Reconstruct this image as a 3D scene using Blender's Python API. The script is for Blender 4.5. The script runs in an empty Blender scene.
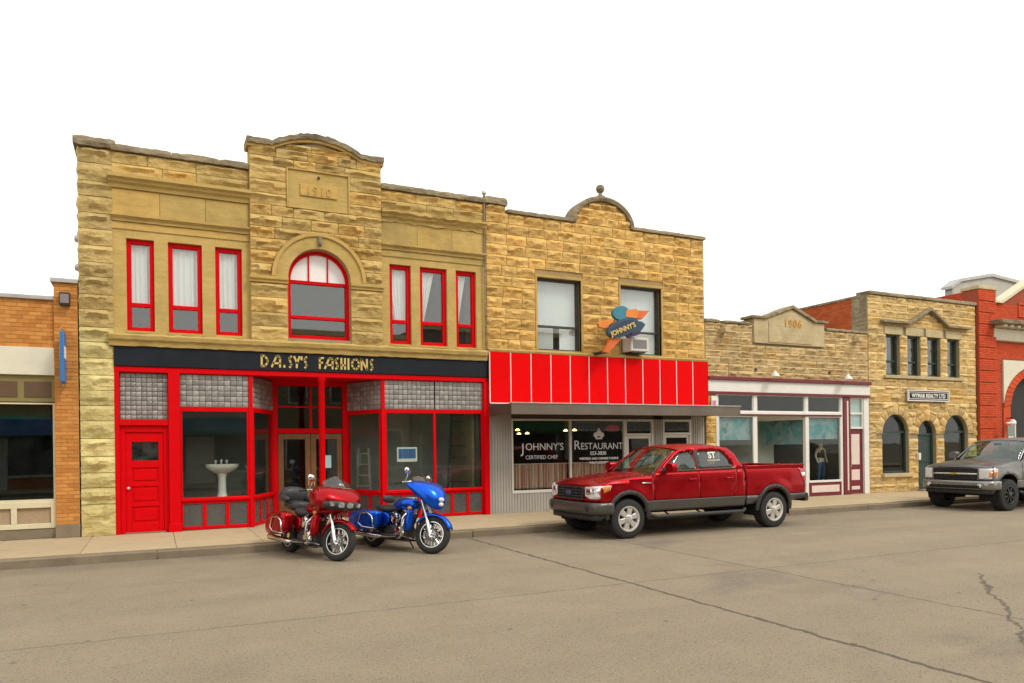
import bpy, bmesh, math, random
from mathutils import Vector, Matrix, geometry, noise
R = math.radians
scene = bpy.context.scene
COL = scene.collection

# ------------------------------------------------------------------ camera, sky, sun, exposure
CAM_D = 17.63                                     # metres from the shop fronts (plane y = 0)
cam = bpy.data.cameras.new('camera')
cam.sensor_width = 36.0
cam.lens = 36.0 * 741.7 / 1024.0
cam.shift_y = (446.7 - 341.5) / 1024.0            # perspective-corrected view: horizon below the middle
cam.clip_end = 3000.0
camo = bpy.data.objects.new('camera', cam); COL.objects.link(camo)
camo.matrix_world = (Matrix.Translation((0, -CAM_D, 1.9)) @ Matrix.Rotation(-R(25.64), 4, 'Z')
                     @ Matrix.Rotation(R(90), 4, 'X') @ Matrix.Rotation(-R(.714), 4, 'Z'))
scene.camera = camo

SUN_DIR = Vector((0.40, -0.62, 0.80)).normalized()     # towards the sun
world = bpy.data.worlds.new('World'); scene.world = world; world.use_nodes = True
wn = world.node_tree; wn.nodes.clear()
w_out = wn.nodes.new('ShaderNodeOutputWorld'); w_bg = wn.nodes.new('ShaderNodeBackground')
w_sky = wn.nodes.new('ShaderNodeTexSky'); w_sky.sky_type = 'NISHITA'; w_sky.sun_disc = False
w_sky.sun_elevation = math.asin(SUN_DIR.z); w_sky.sun_rotation = math.atan2(SUN_DIR.x, SUN_DIR.y)
w_sky.dust_density = 4.0; w_sky.ozone_density = 1.0
w_cl = wn.nodes.new('ShaderNodeRGB'); w_cl.outputs[0].default_value = (15.0, 14.7, 14.0, 1)   # thin bright overcast
w_mix = wn.nodes.new('ShaderNodeMixRGB'); w_mix.inputs[0].default_value = 0.86
wn.links.new(w_sky.outputs[0], w_mix.inputs[1]); wn.links.new(w_cl.outputs[0], w_mix.inputs[2])
wn.links.new(w_mix.outputs[0], w_bg.inputs[0]); w_bg.inputs[1].default_value = 0.10
wn.links.new(w_bg.outputs[0], w_out.inputs[0])
sun = bpy.data.lights.new('sun', 'SUN'); sun.energy = 1.5; sun.angle = R(14); sun.color = (1.0, .95, .86)
suno = bpy.data.objects.new('sun', sun); COL.objects.link(suno)
suno.rotation_euler = SUN_DIR.to_track_quat('Z', 'Y').to_euler()
vs = scene.view_settings; vs.view_transform = 'Standard'; vs.look = 'None'; vs.exposure = 0.14; vs.gamma = 1.0
vs.use_curve_mapping = False

# ------------------------------------------------------------------ objects
ORG = {}
def tag(o, label=None, cat=None, group=None, kind=None):
    if label: o['label'] = label
    if cat: o['category'] = cat
    if group: o['group'] = group
    if kind: o['kind'] = kind
    return o
def thing(name, label, cat, loc=(0, 0, 0), group=None):
    o = bpy.data.objects.new(name, None); COL.objects.link(o); o.empty_display_size = .2
    o.location = loc; ORG[o.name] = Vector(loc)
    return tag(o, label, cat, group)
def link(name, mesh, parent=None, mat=None):
    o = bpy.data.objects.new(name, mesh); COL.objects.link(o)
    if mat is not None and not mesh.materials: mesh.materials.append(mat)
    ORG[o.name] = ORG[parent.name] if parent is not None else Vector((0, 0, 0))
    if parent is not None: o.parent = parent
    return o
def smooth(me, ang=40):
    me.shade_smooth()
    me.set_sharp_from_angle(angle=R(ang))
class MB:
    """collects shapes in world (or thing) coordinates and builds ONE mesh object"""
    def __init__(s): s.v = []; s.f = []; s.m = []; s.cm = 0
    def add(s, vs_, fs):
        n = len(s.v); s.v += [tuple(p) for p in vs_]
        s.f += [tuple(i + n for i in f) for f in fs]; s.m += [s.cm] * len(fs); return s
    def box(s, x0, x1, y0, y1, z0, z1):
        return s.add([(x, y, z) for x in (x0, x1) for y in (y0, y1) for z in (z0, z1)],
                     [(0, 1, 3, 2), (4, 6, 7, 5), (0, 4, 5, 1), (2, 3, 7, 6), (0, 2, 6, 4), (1, 5, 7, 3)])
    def hexa(s, p):      # 8 points: bottom 4 ccw, top 4 ccw
        return s.add(p, [(3, 2, 1, 0), (4, 5, 6, 7), (0, 1, 5, 4), (1, 2, 6, 5), (2, 3, 7, 6), (3, 0, 4, 7)])
    def prism(s, poly, y0, y1, axis='y'):     # outline in (x,z) extruded along y (or (y,z) along x, (x,y) along z)
        def P(a, b, c): return (a, c, b) if axis == 'y' else ((c, a, b) if axis == 'x' else (a, b, c))
        n = len(poly); tris = geometry.tessellate_polygon([[Vector((a, b, 0)) for a, b in poly]])
        vs_ = [P(a, b, y0) for a, b in poly] + [P(a, b, y1) for a, b in poly]
        fs = [tuple(t) for t in tris] + [tuple(n + i for i in reversed(t)) for t in tris]
        fs += [(i, (i + 1) % n, n + (i + 1) % n, n + i) for i in range(n)]
        return s.add(vs_, fs)
    def profile(s, prof, x0, x1):             # moulding: (y,z) profile run along x
        return s.prism(prof, x0, x1, 'x')
    def ring(s, cx, cz, r0, r1, a0, a1, y0, y1, n=24):    # flat arch ring in xz plane
        vs_ = []; 
        for i in range(n + 1):
            a = a0 + (a1 - a0) * i / n; c, d = math.cos(a), math.sin(a)
            vs_ += [(cx + r0 * c, y0, cz + r0 * d), (cx + r1 * c, y0, cz + r1 * d), (cx + r1 * c, y1, cz + r1 * d), (cx + r0 * c, y1, cz + r0 * d)]
        fs = []
        for i in range(n):
            a = 4 * i
            for k in range(4): fs.append((a + k, a + (k + 1) % 4, a + 4 + (k + 1) % 4, a + 4 + k))
        if abs(a1 - a0) < 6.28: fs += [(0, 3, 2, 1), (4 * n, 4 * n + 1, 4 * n + 2, 4 * n + 3)]
        return s.add(vs_, fs)
    def tube(s, pts, r, n=8, caps=True):
        pts = [Vector(p) for p in pts]; rr = r if isinstance(r, (list, tuple)) else [r] * len(pts)
        vs_ = []; up = Vector((0, 0, 1)); prev = None
        for i, p in enumerate(pts):
            t = (pts[min(i + 1, len(pts) - 1)] - pts[max(i - 1, 0)]).normalized()
            a = prev if prev is not None else (up if abs(t.z) < .9 else Vector((1, 0, 0)))
            u = (a - t * a.dot(t)); u.normalize(); prev = u; w = t.cross(u)
            for k in range(n):
                q = 2 * math.pi * k / n; vs_.append(p + (u * math.cos(q) + w * math.sin(q)) * rr[i])
        fs = [(i * n + k, i * n + (k + 1) % n, (i + 1) * n + (k + 1) % n, (i + 1) * n + k) for i in range(len(pts) - 1) for k in range(n)]
        if caps: fs += [tuple(reversed(range(n))), tuple(range((len(pts) - 1) * n, len(pts) * n))]
        return s.add(vs_, fs)
    def lathe(s, prof, c=(0, 0, 0), axis='z', n=24, closed=False):   # prof: (r, h)
        vs_ = []; c = Vector(c)
        for r, h in prof:
            for k in range(n):
                q = 2 * math.pi * k / n; a, b = r * math.cos(q), r * math.sin(q)
                vs_.append(c + (Vector((a, b, h)) if axis == 'z' else (Vector((a, h, b)) if axis == 'y' else Vector((h, a, b)))))
        m = len(prof)
        fs = [(i * n + k, i * n + (k + 1) % n, ((i + 1) % m) * n + (k + 1) % n, ((i + 1) % m) * n + k) for i in range(m if closed else m - 1) for k in range(n)]
        return s.add(vs_, fs)
    def grid(s, P):          # P: rows of points
        n = len(P[0]); vs_ = [p for r_ in P for p in r_]
        return s.add(vs_, [(i * n + j, i * n + j + 1, (i + 1) * n + j + 1, (i + 1) * n + j) for i in range(len(P) - 1) for j in range(n - 1)])
    def loft(s, secs, caps=True):     # closed rings
        n = len(secs[0]); vs_ = [p for r_ in secs for p in r_]
        fs = [(i * n + k, i * n + (k + 1) % n, (i + 1) * n + (k + 1) % n, (i + 1) * n + k) for i in range(len(secs) - 1) for k in range(n)]
        if caps: fs += [tuple(reversed(range(n))), tuple(range((len(secs) - 1) * n, len(secs) * n))]
        return s.add(vs_, fs)
    def build(s, name, mat, parent=None, bevel=0, sm=None, sub=0, seg=2, recalc=True):
        me = bpy.data.meshes.new(name)
        o = ORG[parent.name] if parent is not None else Vector((0, 0, 0))
        me.from_pydata([(x - o.x, y - o.y, z - o.z) for x, y, z in s.v], [], s.f)
        mats = mat if isinstance(mat, (list, tuple)) else [mat]
        for k in mats: me.materials.append(k)
        if len(mats) > 1: me.polygons.foreach_set('material_index', s.m)
        if recalc:
            bm = bmesh.new(); bm.from_mesh(me); bmesh.ops.recalc_face_normals(bm, faces=bm.faces); bm.to_mesh(me); bm.free()
        if sm: smooth(me, sm)
        ob = link(name, me, parent)
        if bevel:
            md = ob.modifiers.new('bevel', 'BEVEL'); md.width = bevel; md.segments = seg; md.limit_method = 'ANGLE'; md.angle_limit = R(40)
            if not sm: smooth(me, 30)
        if sub:
            md = ob.modifiers.new('subsurf', 'SUBSURF'); md.levels = sub; md.render_levels = sub
            me.shade_smooth()
        return ob
def boxo(name, mat, parent, *b, bevel=0):
    return MB().box(*b).build(name, mat, parent, bevel=bevel)
def se(cx, cy, cz, a, b, n=16, e=2.0, axis='x'):    # superellipse ring
    out = []
    for k in range(n):
        t = 2 * math.pi * k / n; c, d = math.cos(t), math.sin(t)
        p = a * math.copysign(abs(c) ** (2 / e), c); q = b * math.copysign(abs(d) ** (2 / e), d)
        out.append((cx, cy + p, cz + q) if axis == 'x' else ((cx + p, cy, cz + q) if axis == 'y' else (cx + p, cy + q, cz)))
    return out
def rough_box(name, mat, parent, x0, x1, y0, y1, z0, z1, amt=.014, seed=0, step=.09):
    """weathered stone: box lofted along x with worn, uneven arrises"""
    rg = random.Random(seed * 131 + int(x0 * 977) + int(z0 * 53)); n = max(3, int((x1 - x0) / step)); secs = []; c = .022
    for i in range(n + 1):
        x = x0 + (x1 - x0) * i / n; j = lambda: rg.uniform(-1, .6) * amt
        e = amt * .8 if i in (0, n) else 0
        secs.append([(x, y0 + abs(j()), z0 + abs(j())), (x, y0 - j() * .6, (z0 + z1) / 2 + j()), (x, y0 + c + abs(j()), z1 - e - abs(j())), (x, y0 + .12, z1 - e + j()), (x, y1, z1 + j()), (x, y1, z0)])
    return MB().loft(secs).build(name, mat, parent, sm=28)
def copy_tree(o, parent=None):
    c = o.copy(); COL.objects.link(c); ORG[c.name] = ORG[o.name]
    if parent is not None: c.parent = parent
    for ch in list(o.children): copy_tree(ch, c)
    return c

# ------------------------------------------------------------------ materials
def nd(nt, t, **kw):
    n = nt.nodes.new(t)
    for k, v in kw.items():
        if k.startswith('i_'): n.inputs[k[2:].replace('_', ' ')].default_value = v
        else: setattr(n, k, v)
    return n
def new_mat(name):
    m = bpy.data.materials.new(name); m.use_nodes = True; nt = m.node_tree
    return m, nt, nt.nodes['Principled BSDF']
def coord(nt, space='pos'):
    if space == 'pos': return nt.nodes.new('ShaderNodeNewGeometry').outputs['Position']
    return nt.nodes.new('ShaderNodeTexCoord').outputs['Object']
def noise_n(nt, co, scale, detail=4, rough=.55, dist=0):
    n = nd(nt, 'ShaderNodeTexNoise'); n.inputs['Scale'].default_value = scale; n.inputs['Detail'].default_value = detail
    n.inputs['Roughness'].default_value = rough; n.inputs['Distortion'].default_value = dist
    nt.links.new(co, n.inputs['Vector']); return n.outputs['Fac']
def mapr(nt, v, a, b, c, d, clamp=True):
    n = nd(nt, 'ShaderNodeMapRange'); n.clamp = clamp
    for k, q in zip(('From Min', 'From Max', 'To Min', 'To Max'), (a, b, c, d)): n.inputs[k].default_value = q
    nt.links.new(v, n.inputs['Value']); return n.outputs[0]
def mixc(nt, fac, a, b, mode='MIX'):
    n = nd(nt, 'ShaderNodeMixRGB', blend_type=mode)
    for k, q in ((0, fac), (1, a), (2, b)):
        if isinstance(q, bpy.types.NodeSocket): nt.links.new(q, n.inputs[k])
        elif isinstance(q, (int, float)) and k == 0: n.inputs[0].default_value = q
        elif isinstance(q, (int, float)): n.inputs[k].default_value = (q, q, q, 1)
        else: n.inputs[k].default_value = (*q[:3], 1)
    return n.outputs[0]
def math_n(nt, op, a, b=0.0):
    n = nd(nt, 'ShaderNodeMath', operation=op)
    for k, q in ((0, a), (1, b)):
        if isinstance(q, bpy.types.NodeSocket): nt.links.new(q, n.inputs[k])
        else: n.inputs[k].default_value = q
    return n.outputs[0]
def bump(nt, p, h, dist=.01, strength=1.0):
    b = nd(nt, 'ShaderNodeBump'); b.inputs['Distance'].default_value = dist; b.inputs['Strength'].default_value = strength
    nt.links.new(h, b.inputs['Height']); nt.links.new(b.outputs[0], p.inputs['Normal'])
def pm(name, col, rough=.6, metal=0.0, var=.12, vs_=3.0, bmp=0.0, bs=60, coat=0.0, spec=.5, rnd=0.0, space='pos', dirt=0.0, emit=0, flake=0):
    m, nt, p = new_mat(name)
    co = coord(nt, space)
    c = col
    if var:
        f = noise_n(nt, co, vs_, 5, .6)
        c = mixc(nt, f, [min(1, k * (1 - var * 1.6)) for k in col], [min(1, k * (1 + var * 1.6)) for k in col])
    if rnd:
        oi = nd(nt, 'ShaderNodeObjectInfo')
        c = mixc(nt, 1.0, c, mapr(nt, oi.outputs['Random'], 0, 1, 1 - rnd, 1 + rnd), 'MULTIPLY')
    if dirt:
        f2 = mapr(nt, noise_n(nt, co, vs_ * 2.7, 6, .7), .5, .75, 0, dirt)
        c = mixc(nt, f2, c, [k * .4 + .02 for k in col])
    if isinstance(c, bpy.types.NodeSocket): nt.links.new(c, p.inputs['Base Color'])
    else: p.inputs['Base Color'].default_value = (*c, 1)
    p.inputs['Roughness'].default_value = rough; p.inputs['Metallic'].default_value = metal
    p.inputs['Specular IOR Level'].default_value = spec
    if var and rough > .15:
        nt.links.new(mapr(nt, noise_n(nt, co, vs_ * 4, 4), .3, .7, max(0, rough - .08), min(1, rough + .08)), p.inputs['Roughness'])
    if coat: p.inputs['Coat Weight'].default_value = coat; p.inputs['Coat Roughness'].default_value = .04
    if bmp: bump(nt, p, noise_n(nt, co, bs, 6, .65), bmp)
    if emit: p.inputs['Emission Color'].default_value = (*col, 1); p.inputs['Emission Strength'].default_value = emit
    return m
def stone_mat(name, light, dark, stain=(.10, .09, .07), rnd=.16, bmp=.04, stain_amt=.35, orange=None):
    m, nt, p = new_mat(name); co = coord(nt)
    oi = nd(nt, 'ShaderNodeObjectInfo').outputs['Random']
    off = nd(nt, 'ShaderNodeVectorMath', operation='ADD'); nt.links.new(co, off.inputs[0])
    sc = nd(nt, 'ShaderNodeVectorMath', operation='SCALE'); cx = nd(nt, 'ShaderNodeCombineXYZ')
    for k in range(3): nt.links.new(oi, cx.inputs[k])
    nt.links.new(cx.outputs[0], sc.inputs[0]); sc.inputs['Scale'].default_value = 37.0
    nt.links.new(sc.outputs[0], off.inputs[1]); pco = off.outputs[0]      # every block its own patch of stone
    f = noise_n(nt, pco, 2.2, 6, .62, .4)
    c = mixc(nt, mapr(nt, f, .3, .7, 0, 1), dark, light)
    if orange is not None:
        c = mixc(nt, mapr(nt, math_n(nt, 'FRACT', math_n(nt, 'MULTIPLY', oi, 7.31)), .62, 1.0, 0, .75), c, orange)
    c = mixc(nt, 1.0, c, mapr(nt, math_n(nt, 'FRACT', math_n(nt, 'MULTIPLY', oi, 3.77)), 0, 1, 1 - rnd, 1 + rnd), 'MULTIPLY')
    big = noise_n(nt, co, .8, 6, .7, .6)
    c = mixc(nt, mapr(nt, big, .52, .75, 0, stain_amt), c, stain)
    # bedding streaks and pits
    mp = nd(nt, 'ShaderNodeMapping'); mp.inputs['Scale'].default_value = (3, 3, 28); nt.links.new(pco, mp.inputs['Vector'])
    st = noise_n(nt, mp.outputs[0], 1.0, 4, .6)
    c = mixc(nt, mapr(nt, st, .52, .72, 0, .28), c, [k * .55 for k in dark])
    nt.links.new(c, p.inputs['Base Color']); p.inputs['Roughness'].default_value = .9
    p.inputs['Specular IOR Level'].default_value = .2
    h = math_n(nt, 'ADD', noise_n(nt, pco, 9, 8, .62), math_n(nt, 'MULTIPLY', st, .35))
    h = math_n(nt, 'ADD', h, math_n(nt, 'MULTIPLY', noise_n(nt, pco, 55, 5, .7), .25))
    vo = nd(nt, 'ShaderNodeTexVoronoi', feature='F1'); vo.inputs['Scale'].default_value = 1.0
    mv = nd(nt, 'ShaderNodeMapping'); mv.inputs['Scale'].default_value = (4.5, 4.5, 8.5); nt.links.new(pco, mv.inputs['Vector']); nt.links.new(mv.outputs[0], vo.inputs['Vector'])
    h = math_n(nt, 'ADD', h, math_n(nt, 'MULTIPLY', vo.outputs['Distance'], .9))
    bump(nt, p, h, bmp)
    return m
def glass_mat(name, tint=(.80, .86, .84), refl=1.0, dirty=.006, f0=.035):
    m = bpy.data.materials.new(name); m.use_nodes = True; nt = m.node_tree; nt.nodes.clear()
    out = nd(nt, 'ShaderNodeOutputMaterial'); tr = nd(nt, 'ShaderNodeBsdfTransparent'); tr.inputs[0].default_value = (*tint, 1)
    gl = nd(nt, 'ShaderNodeBsdfGlossy'); gl.inputs['Roughness'].default_value = .01; gl.inputs[0].default_value = (refl, refl, refl, 1)
    ge = nd(nt, 'ShaderNodeNewGeometry'); dt = nd(nt, 'ShaderNodeVectorMath', operation='DOT_PRODUCT')
    nt.links.new(ge.outputs['Incoming'], dt.inputs[0]); nt.links.new(ge.outputs['Normal'], dt.inputs[1])
    fac = math_n(nt, 'ADD', math_n(nt, 'MULTIPLY', math_n(nt, 'POWER', math_n(nt, 'SUBTRACT', 1.0, math_n(nt, 'ABSOLUTE', dt.outputs['Value'])), 5.0), 1 - f0), f0)   # Schlick, same from both faces
    co = coord(nt)
    b = nd(nt, 'ShaderNodeBump'); b.inputs['Distance'].default_value = .004; b.inputs['Strength'].default_value = .25
    nt.links.new(noise_n(nt, co, .9, 2), b.inputs['Height']); nt.links.new(b.outputs[0], gl.inputs['Normal'])
    mx = nd(nt, 'ShaderNodeMixShader')
    nt.links.new(fac, mx.inputs[0]); nt.links.new(tr.outputs[0], mx.inputs[1]); nt.links.new(gl.outputs[0], mx.inputs[2])
    df = nd(nt, 'ShaderNodeBsdfDiffuse'); df.inputs[0].default_value = (.45, .43, .38, 1)
    m2 = nd(nt, 'ShaderNodeMixShader'); nt.links.new(mapr(nt, noise_n(nt, co, 3.0, 5, .7), .35, .8, 0, dirty * 3), m2.inputs[0])
    nt.links.new(mx.outputs[0], m2.inputs[1]); nt.links.new(df.outputs[0], m2.inputs[2])
    nt.links.new(m2.outputs[0], out.inputs[0])
    return m

M = {}
M['stone_d'] = stone_mat('buff sandstone', (.60, .43, .165), (.45, .31, .105), orange=(.60, .36, .10), stain_amt=.22)
M['stone_pier'] = stone_mat('pale buff sandstone', (.71, .60, .27), (.55, .45, .18), stain_amt=.12)
M['stone_smooth'] = stone_mat('dressed sandstone', (.52, .37, .135), (.42, .295, .09), bmp=.008, rnd=.06, stain_amt=.4, orange=(.54, .33, .09))
M['stone_pier_top'] = stone_mat('olive buff sandstone', (.58, .43, .18), (.42, .30, .11), stain_amt=.3)
M['stone_cap'] = stone_mat('weathered coping stone', (.36, .29, .18), (.20, .16, .10), stain=(.04, .035, .03), stain_amt=.8)
M['stone_j'] = stone_mat('ochre sandstone', (.76, .50, .175), (.55, .34, .10), orange=(.74, .44, .125), stain_amt=.10, bmp=.04)
M['stone_n'] = stone_mat('grey buff sandstone', (.66, .50, .26), (.46, .32, .14), stain_amt=.3, bmp=.022, orange=(.52, .33, .12))
M['stone_plaque'] = stone_mat('grey dressed stone', (.56, .46, .27), (.44, .35, .19), bmp=.006, rnd=.05, stain_amt=.3)
M['stone_w'] = stone_mat('pale tan sandstone', (.70, .52, .24), (.52, .35, .14), orange=(.64, .40, .13), stain_amt=.1, bmp=.025)
M['mortar'] = pm('mortar', (.30, .24, .14), .95, var=.2, bmp=.004)
M['mortar_j'] = pm('ochre mortar', (.34, .23, .10), .95, var=.15, bmp=.004)
M['red'] = pm('red gloss paint', (.62, .001, .004), .45, var=.08, vs_=5, dirt=.14, spec=.08)
M['red_panel'] = pm('red enamel panel', (.74, .001, .002), .5, var=.05, vs_=1.5, rnd=.06, dirt=.10, spec=.05)
M['white_line'] = pm('white metal trim', (.75, .62, .58), .5, var=.05)
M['navy'] = pm('black sign board', (.016, .019, .025), .5, var=.25, vs_=2, spec=.12)
M['gold'] = pm('gold lettering', (.58, .42, .13), .5, var=.15, vs_=9)
M['glass'] = glass_mat('window glass', (.95, .97, .96), f0=.075)
M['glass_dark'] = glass_mat('shop glass', (.86, .90, .885), dirty=.004, f0=.03)
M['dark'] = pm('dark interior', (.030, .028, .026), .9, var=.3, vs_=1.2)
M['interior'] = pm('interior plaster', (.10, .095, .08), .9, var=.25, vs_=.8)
M['interior_floor'] = pm('interior boards', (.10, .07, .045), .7, var=.2)
M['curtain'] = pm('white sheer curtain', (.66, .67, .66), .9, var=.06, vs_=8)
M['wood'] = pm('varnished brown wood', (.18, .085, .028), .4, var=.3, vs_=6, bmp=.002, bs=40)
M['wood_red'] = M['red']
M['white'] = pm('white paint', (.74, .72, .66), .55, var=.06, dirt=.15)
M['cream'] = pm('cream fascia paint', (.66, .62, .48), .6, var=.08, dirt=.12)
M['olive'] = pm('olive trim paint', (.22, .175, .05), .6, var=.1, dirt=.1)
M['brown_panel'] = pm('brown panel', (.11, .062, .026), .6, var=.15)
M['tan_panel'] = pm('tan pebble panel', (.36, .26, .16), .9, var=.2, vs_=30, bmp=.005)
M['beige'] = pm('beige paint', (.60, .54, .36), .6, var=.08, dirt=.1)
M['alu'] = pm('aluminium', (.62, .62, .60), .35, metal=.8, var=.08)
M['white_alu'] = pm('pale aluminium frame', (.68, .66, .60), .45, metal=.2, var=.06)
M['steel'] = pm('galvanised steel', (.42, .41, .38), .45, metal=.6, var=.2)
M['black_metal'] = pm('black metal', (.022, .022, .022), .45, var=.2)
M['grey_side'] = pm('grey ribbed siding', (.36, .34, .30), .55, var=.1, vs_=2, dirt=.15)
M['canopy'] = pm('weathered canopy metal', (.14, .11, .08), .6, var=.25, vs_=2, dirt=.35)
M['brown_dark'] = pm('dark brown paint', (.075, .045, .030), .6, var=.2)
M['maroon'] = pm('maroon paint', (.16, .012, .022), .5, var=.1, dirt=.1)
M['pinkwhite'] = pm('pale pink paint', (.70, .58, .50), .6, var=.06, dirt=.1)
M['green_frame'] = pm('dark teal paint', (.012, .036, .030), .45, var=.15)
M['roof'] = pm('tar roof', (.06, .055, .05), .95, var=.2)
M['plaster'] = pm('grey render', (.42, .40, .35), .9, var=.15, bmp=.004)
M['bronze'] = pm('dark bronze frame', (.045,.042,.036), .45, var=.1)
M['paper'] = pm('paper', (.75, .74, .70), .8, var=.03)
# ------------------------------------------------------------------ ground, road, kerb, pavement
def road_mat():
    m, nt, p = new_mat('worn asphalt'); co = coord(nt)
    sep = nd(nt, 'ShaderNodeSeparateXYZ'); nt.links.new(co, sep.inputs[0]); X, Y = sep.outputs[0], sep.outputs[1]
    agg = noise_n(nt, co, 70, 4, .75); mid = noise_n(nt, co, 1.1, 7, .65, .3); big = noise_n(nt, co, .22, 4, .6)
    vor = nd(nt, 'ShaderNodeTexVoronoi'); vor.inputs['Scale'].default_value = 85; nt.links.new(co, vor.inputs['Vector'])
    c = mixc(nt, mapr(nt, mid, .3, .7, 0, 1), (.272, .220, .148), (.350, .290, .202))
    c = mixc(nt, mapr(nt, big, .35, .65, 0, .5), c, (.325, .265, .185))
    # traffic bands run along the street (world x): paler wheel paths, darker oil strip
    mpv = nd(nt, 'ShaderNodeMapping'); mpv.inputs['Scale'].default_value = (.03, .55, 0); nt.links.new(co, mpv.inputs['Vector'])
    band = noise_n(nt, mpv.outputs[0], 1.6, 3, .5)
    c = mixc(nt, mapr(nt, band, .40, .62, 0, .38), c, (.235, .192, .135))
    # darker patches of sealed repair, only between the two cross joints
    pm_ = nd(nt, 'ShaderNodeMapping'); pm_.inputs['Scale'].default_value = (.35, .5, 0); nt.links.new(co, pm_.inputs['Vector'])
    patch = mapr(nt, noise_n(nt, pm_.outputs[0], 1.3, 5, .6, .5), .56, .70, 0, .5)
    inx = math_n(nt, 'MULTIPLY', mapr(nt, X, 5.9, 6.6, 0, 1), mapr(nt, X, 9.2, 11.0, 1, 0))
    c = mixc(nt, math_n(nt, 'MULTIPLY', patch, inx), c, (.125, .113, .10))
    # stones in the aggregate
    c = mixc(nt, mapr(nt, agg, .35, .70, 0, .55), mixc(nt, 1.0, c, .72, 'MULTIPLY'), mixc(nt, 1.0, c, 1.36, 'MULTIPLY'))
    sepc = nd(nt, 'ShaderNodeSeparateColor'); nt.links.new(vor.outputs['Color'], sepc.inputs[0])
    c = mixc(nt, mapr(nt, sepc.outputs[0], .90, .97, 0, .6), c, (.34, .30, .24))
    c = mixc(nt, mapr(nt, sepc.outputs[1], .90, .97, 0, .6), c, (.07, .06, .05))
    # dark spots (gum, oil drops)
    v2 = nd(nt, 'ShaderNodeTexVoronoi'); v2.inputs['Scale'].default_value = 1.3; nt.links.new(co, v2.inputs['Vector'])
    c = mixc(nt, mapr(nt, v2.outputs['Distance'], .03, .055, .6, 0), c, (.06, .052, .045))
    # cracks: wobbling dark lines across the street at fixed places
    w1 = math_n(nt, 'MULTIPLY', math_n(nt, 'SUBTRACT', noise_n(nt, co, 2.2, 6, .7), .5), .22)
    def crack(expr, width, amt, col=(.035, .03, .026)):
        nonlocal c
        a = math_n(nt, 'ABSOLUTE', expr)
        c = mixc(nt, mapr(nt, a, width * .45, width, amt, 0), c, col)
        return a
    a1 = crack(math_n(nt, 'ADD', math_n(nt, 'SUBTRACT', X, 5.87), w1), .038, .70)
    a2 = crack(math_n(nt, 'ADD', math_n(nt, 'SUBTRACT', X, 8.28), w1), .030, .5)
    # meandering crack further right
    w2 = math_n(nt, 'MULTIPLY', math_n(nt, 'SUBTRACT', noise_n(nt, co, 1.3, 6, .65), .5), .9)
    lin = math_n(nt, 'SUBTRACT', math_n(nt, 'SUBTRACT', X, 10.64), math_n(nt, 'MULTIPLY', math_n(nt, 'ADD', Y, 10.91), 1.29))
    far_ = math_n(nt, 'ADD', math_n(nt, 'MULTIPLY', math_n(nt, 'ADD', lin, w2), .61), mapr(nt, Y, -10.9, -10.6, 0, 900))
    a3 = crack(far_, .032, .6)
    # long joint along the street
    a4 = crack(math_n(nt, 'ADD', math_n(nt, 'ADD', Y, 9.1), math_n(nt, 'MULTIPLY', w1, .8)), .035, .28)
    a5 = crack(math_n(nt, 'ADD', math_n(nt, 'ADD', Y, 5.9), math_n(nt, 'MULTIPLY', w1, 1.2)), .03, .14)
    # gutter dirt along the kerb
    g = math_n(nt, 'MULTIPLY', mapr(nt, Y, -4.1, -3.05, 0, 1), mapr(nt, noise_n(nt, co, 1.4, 6, .7), .35, .65, .15, .65))
    c = mixc(nt, g, c, (.085, .068, .050))
    nt.links.new(c, p.inputs['Base Color']); p.inputs['Roughness'].default_value = .88; p.inputs['Specular IOR Level'].default_value = .25
    h = math_n(nt, 'ADD', math_n(nt, 'MULTIPLY', agg, .5), noise_n(nt, co, 160, 3, .7))
    h = math_n(nt, 'SUBTRACT', h, math_n(nt, 'MULTIPLY', mapr(nt, a1, .02, .06, 1, 0), 1.5))
    bump(nt, p, h, .006)
    return m
def slab_mat():
    m, nt, p = new_mat('pavement concrete'); co = coord(nt)
    c = mixc(nt, noise_n(nt, co, 1.2, 7, .65), (.41, .315, .185), (.53, .42, .265))
    oi = nd(nt, 'ShaderNodeObjectInfo').outputs['Random']
    c = mixc(nt, 1.0, c, mapr(nt, oi, 0, 1, .93, 1.07), 'MULTIPLY')
    c = mixc(nt, mapr(nt, noise_n(nt, co, 3.5, 7, .75, .5), .52, .78, 0, .45), c, (.20, .15, .095))
    c = mixc(nt, mapr(nt, noise_n(nt, co, 90, 3, .7), .3, .7, 0, .3), c, (.30, .25, .17))
    nt.links.new(c, p.inputs['Base Color']); p.inputs['Roughness'].default_value = .9; p.inputs['Specular IOR Level'].default_value = .2
    bump(nt, p, noise_n(nt, co, 120, 4, .7), .003)
    return m
M['road'] = road_mat(); M['slab'] = slab_mat()
M['kerb'] = pm('kerb concrete', (.21, .165, .11), .9, var=.25, vs_=2, bmp=.004, dirt=.4)
M['soil'] = pm('dry ground', (.22, .18, .11), .95, var=.2, vs_=.2)

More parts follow.
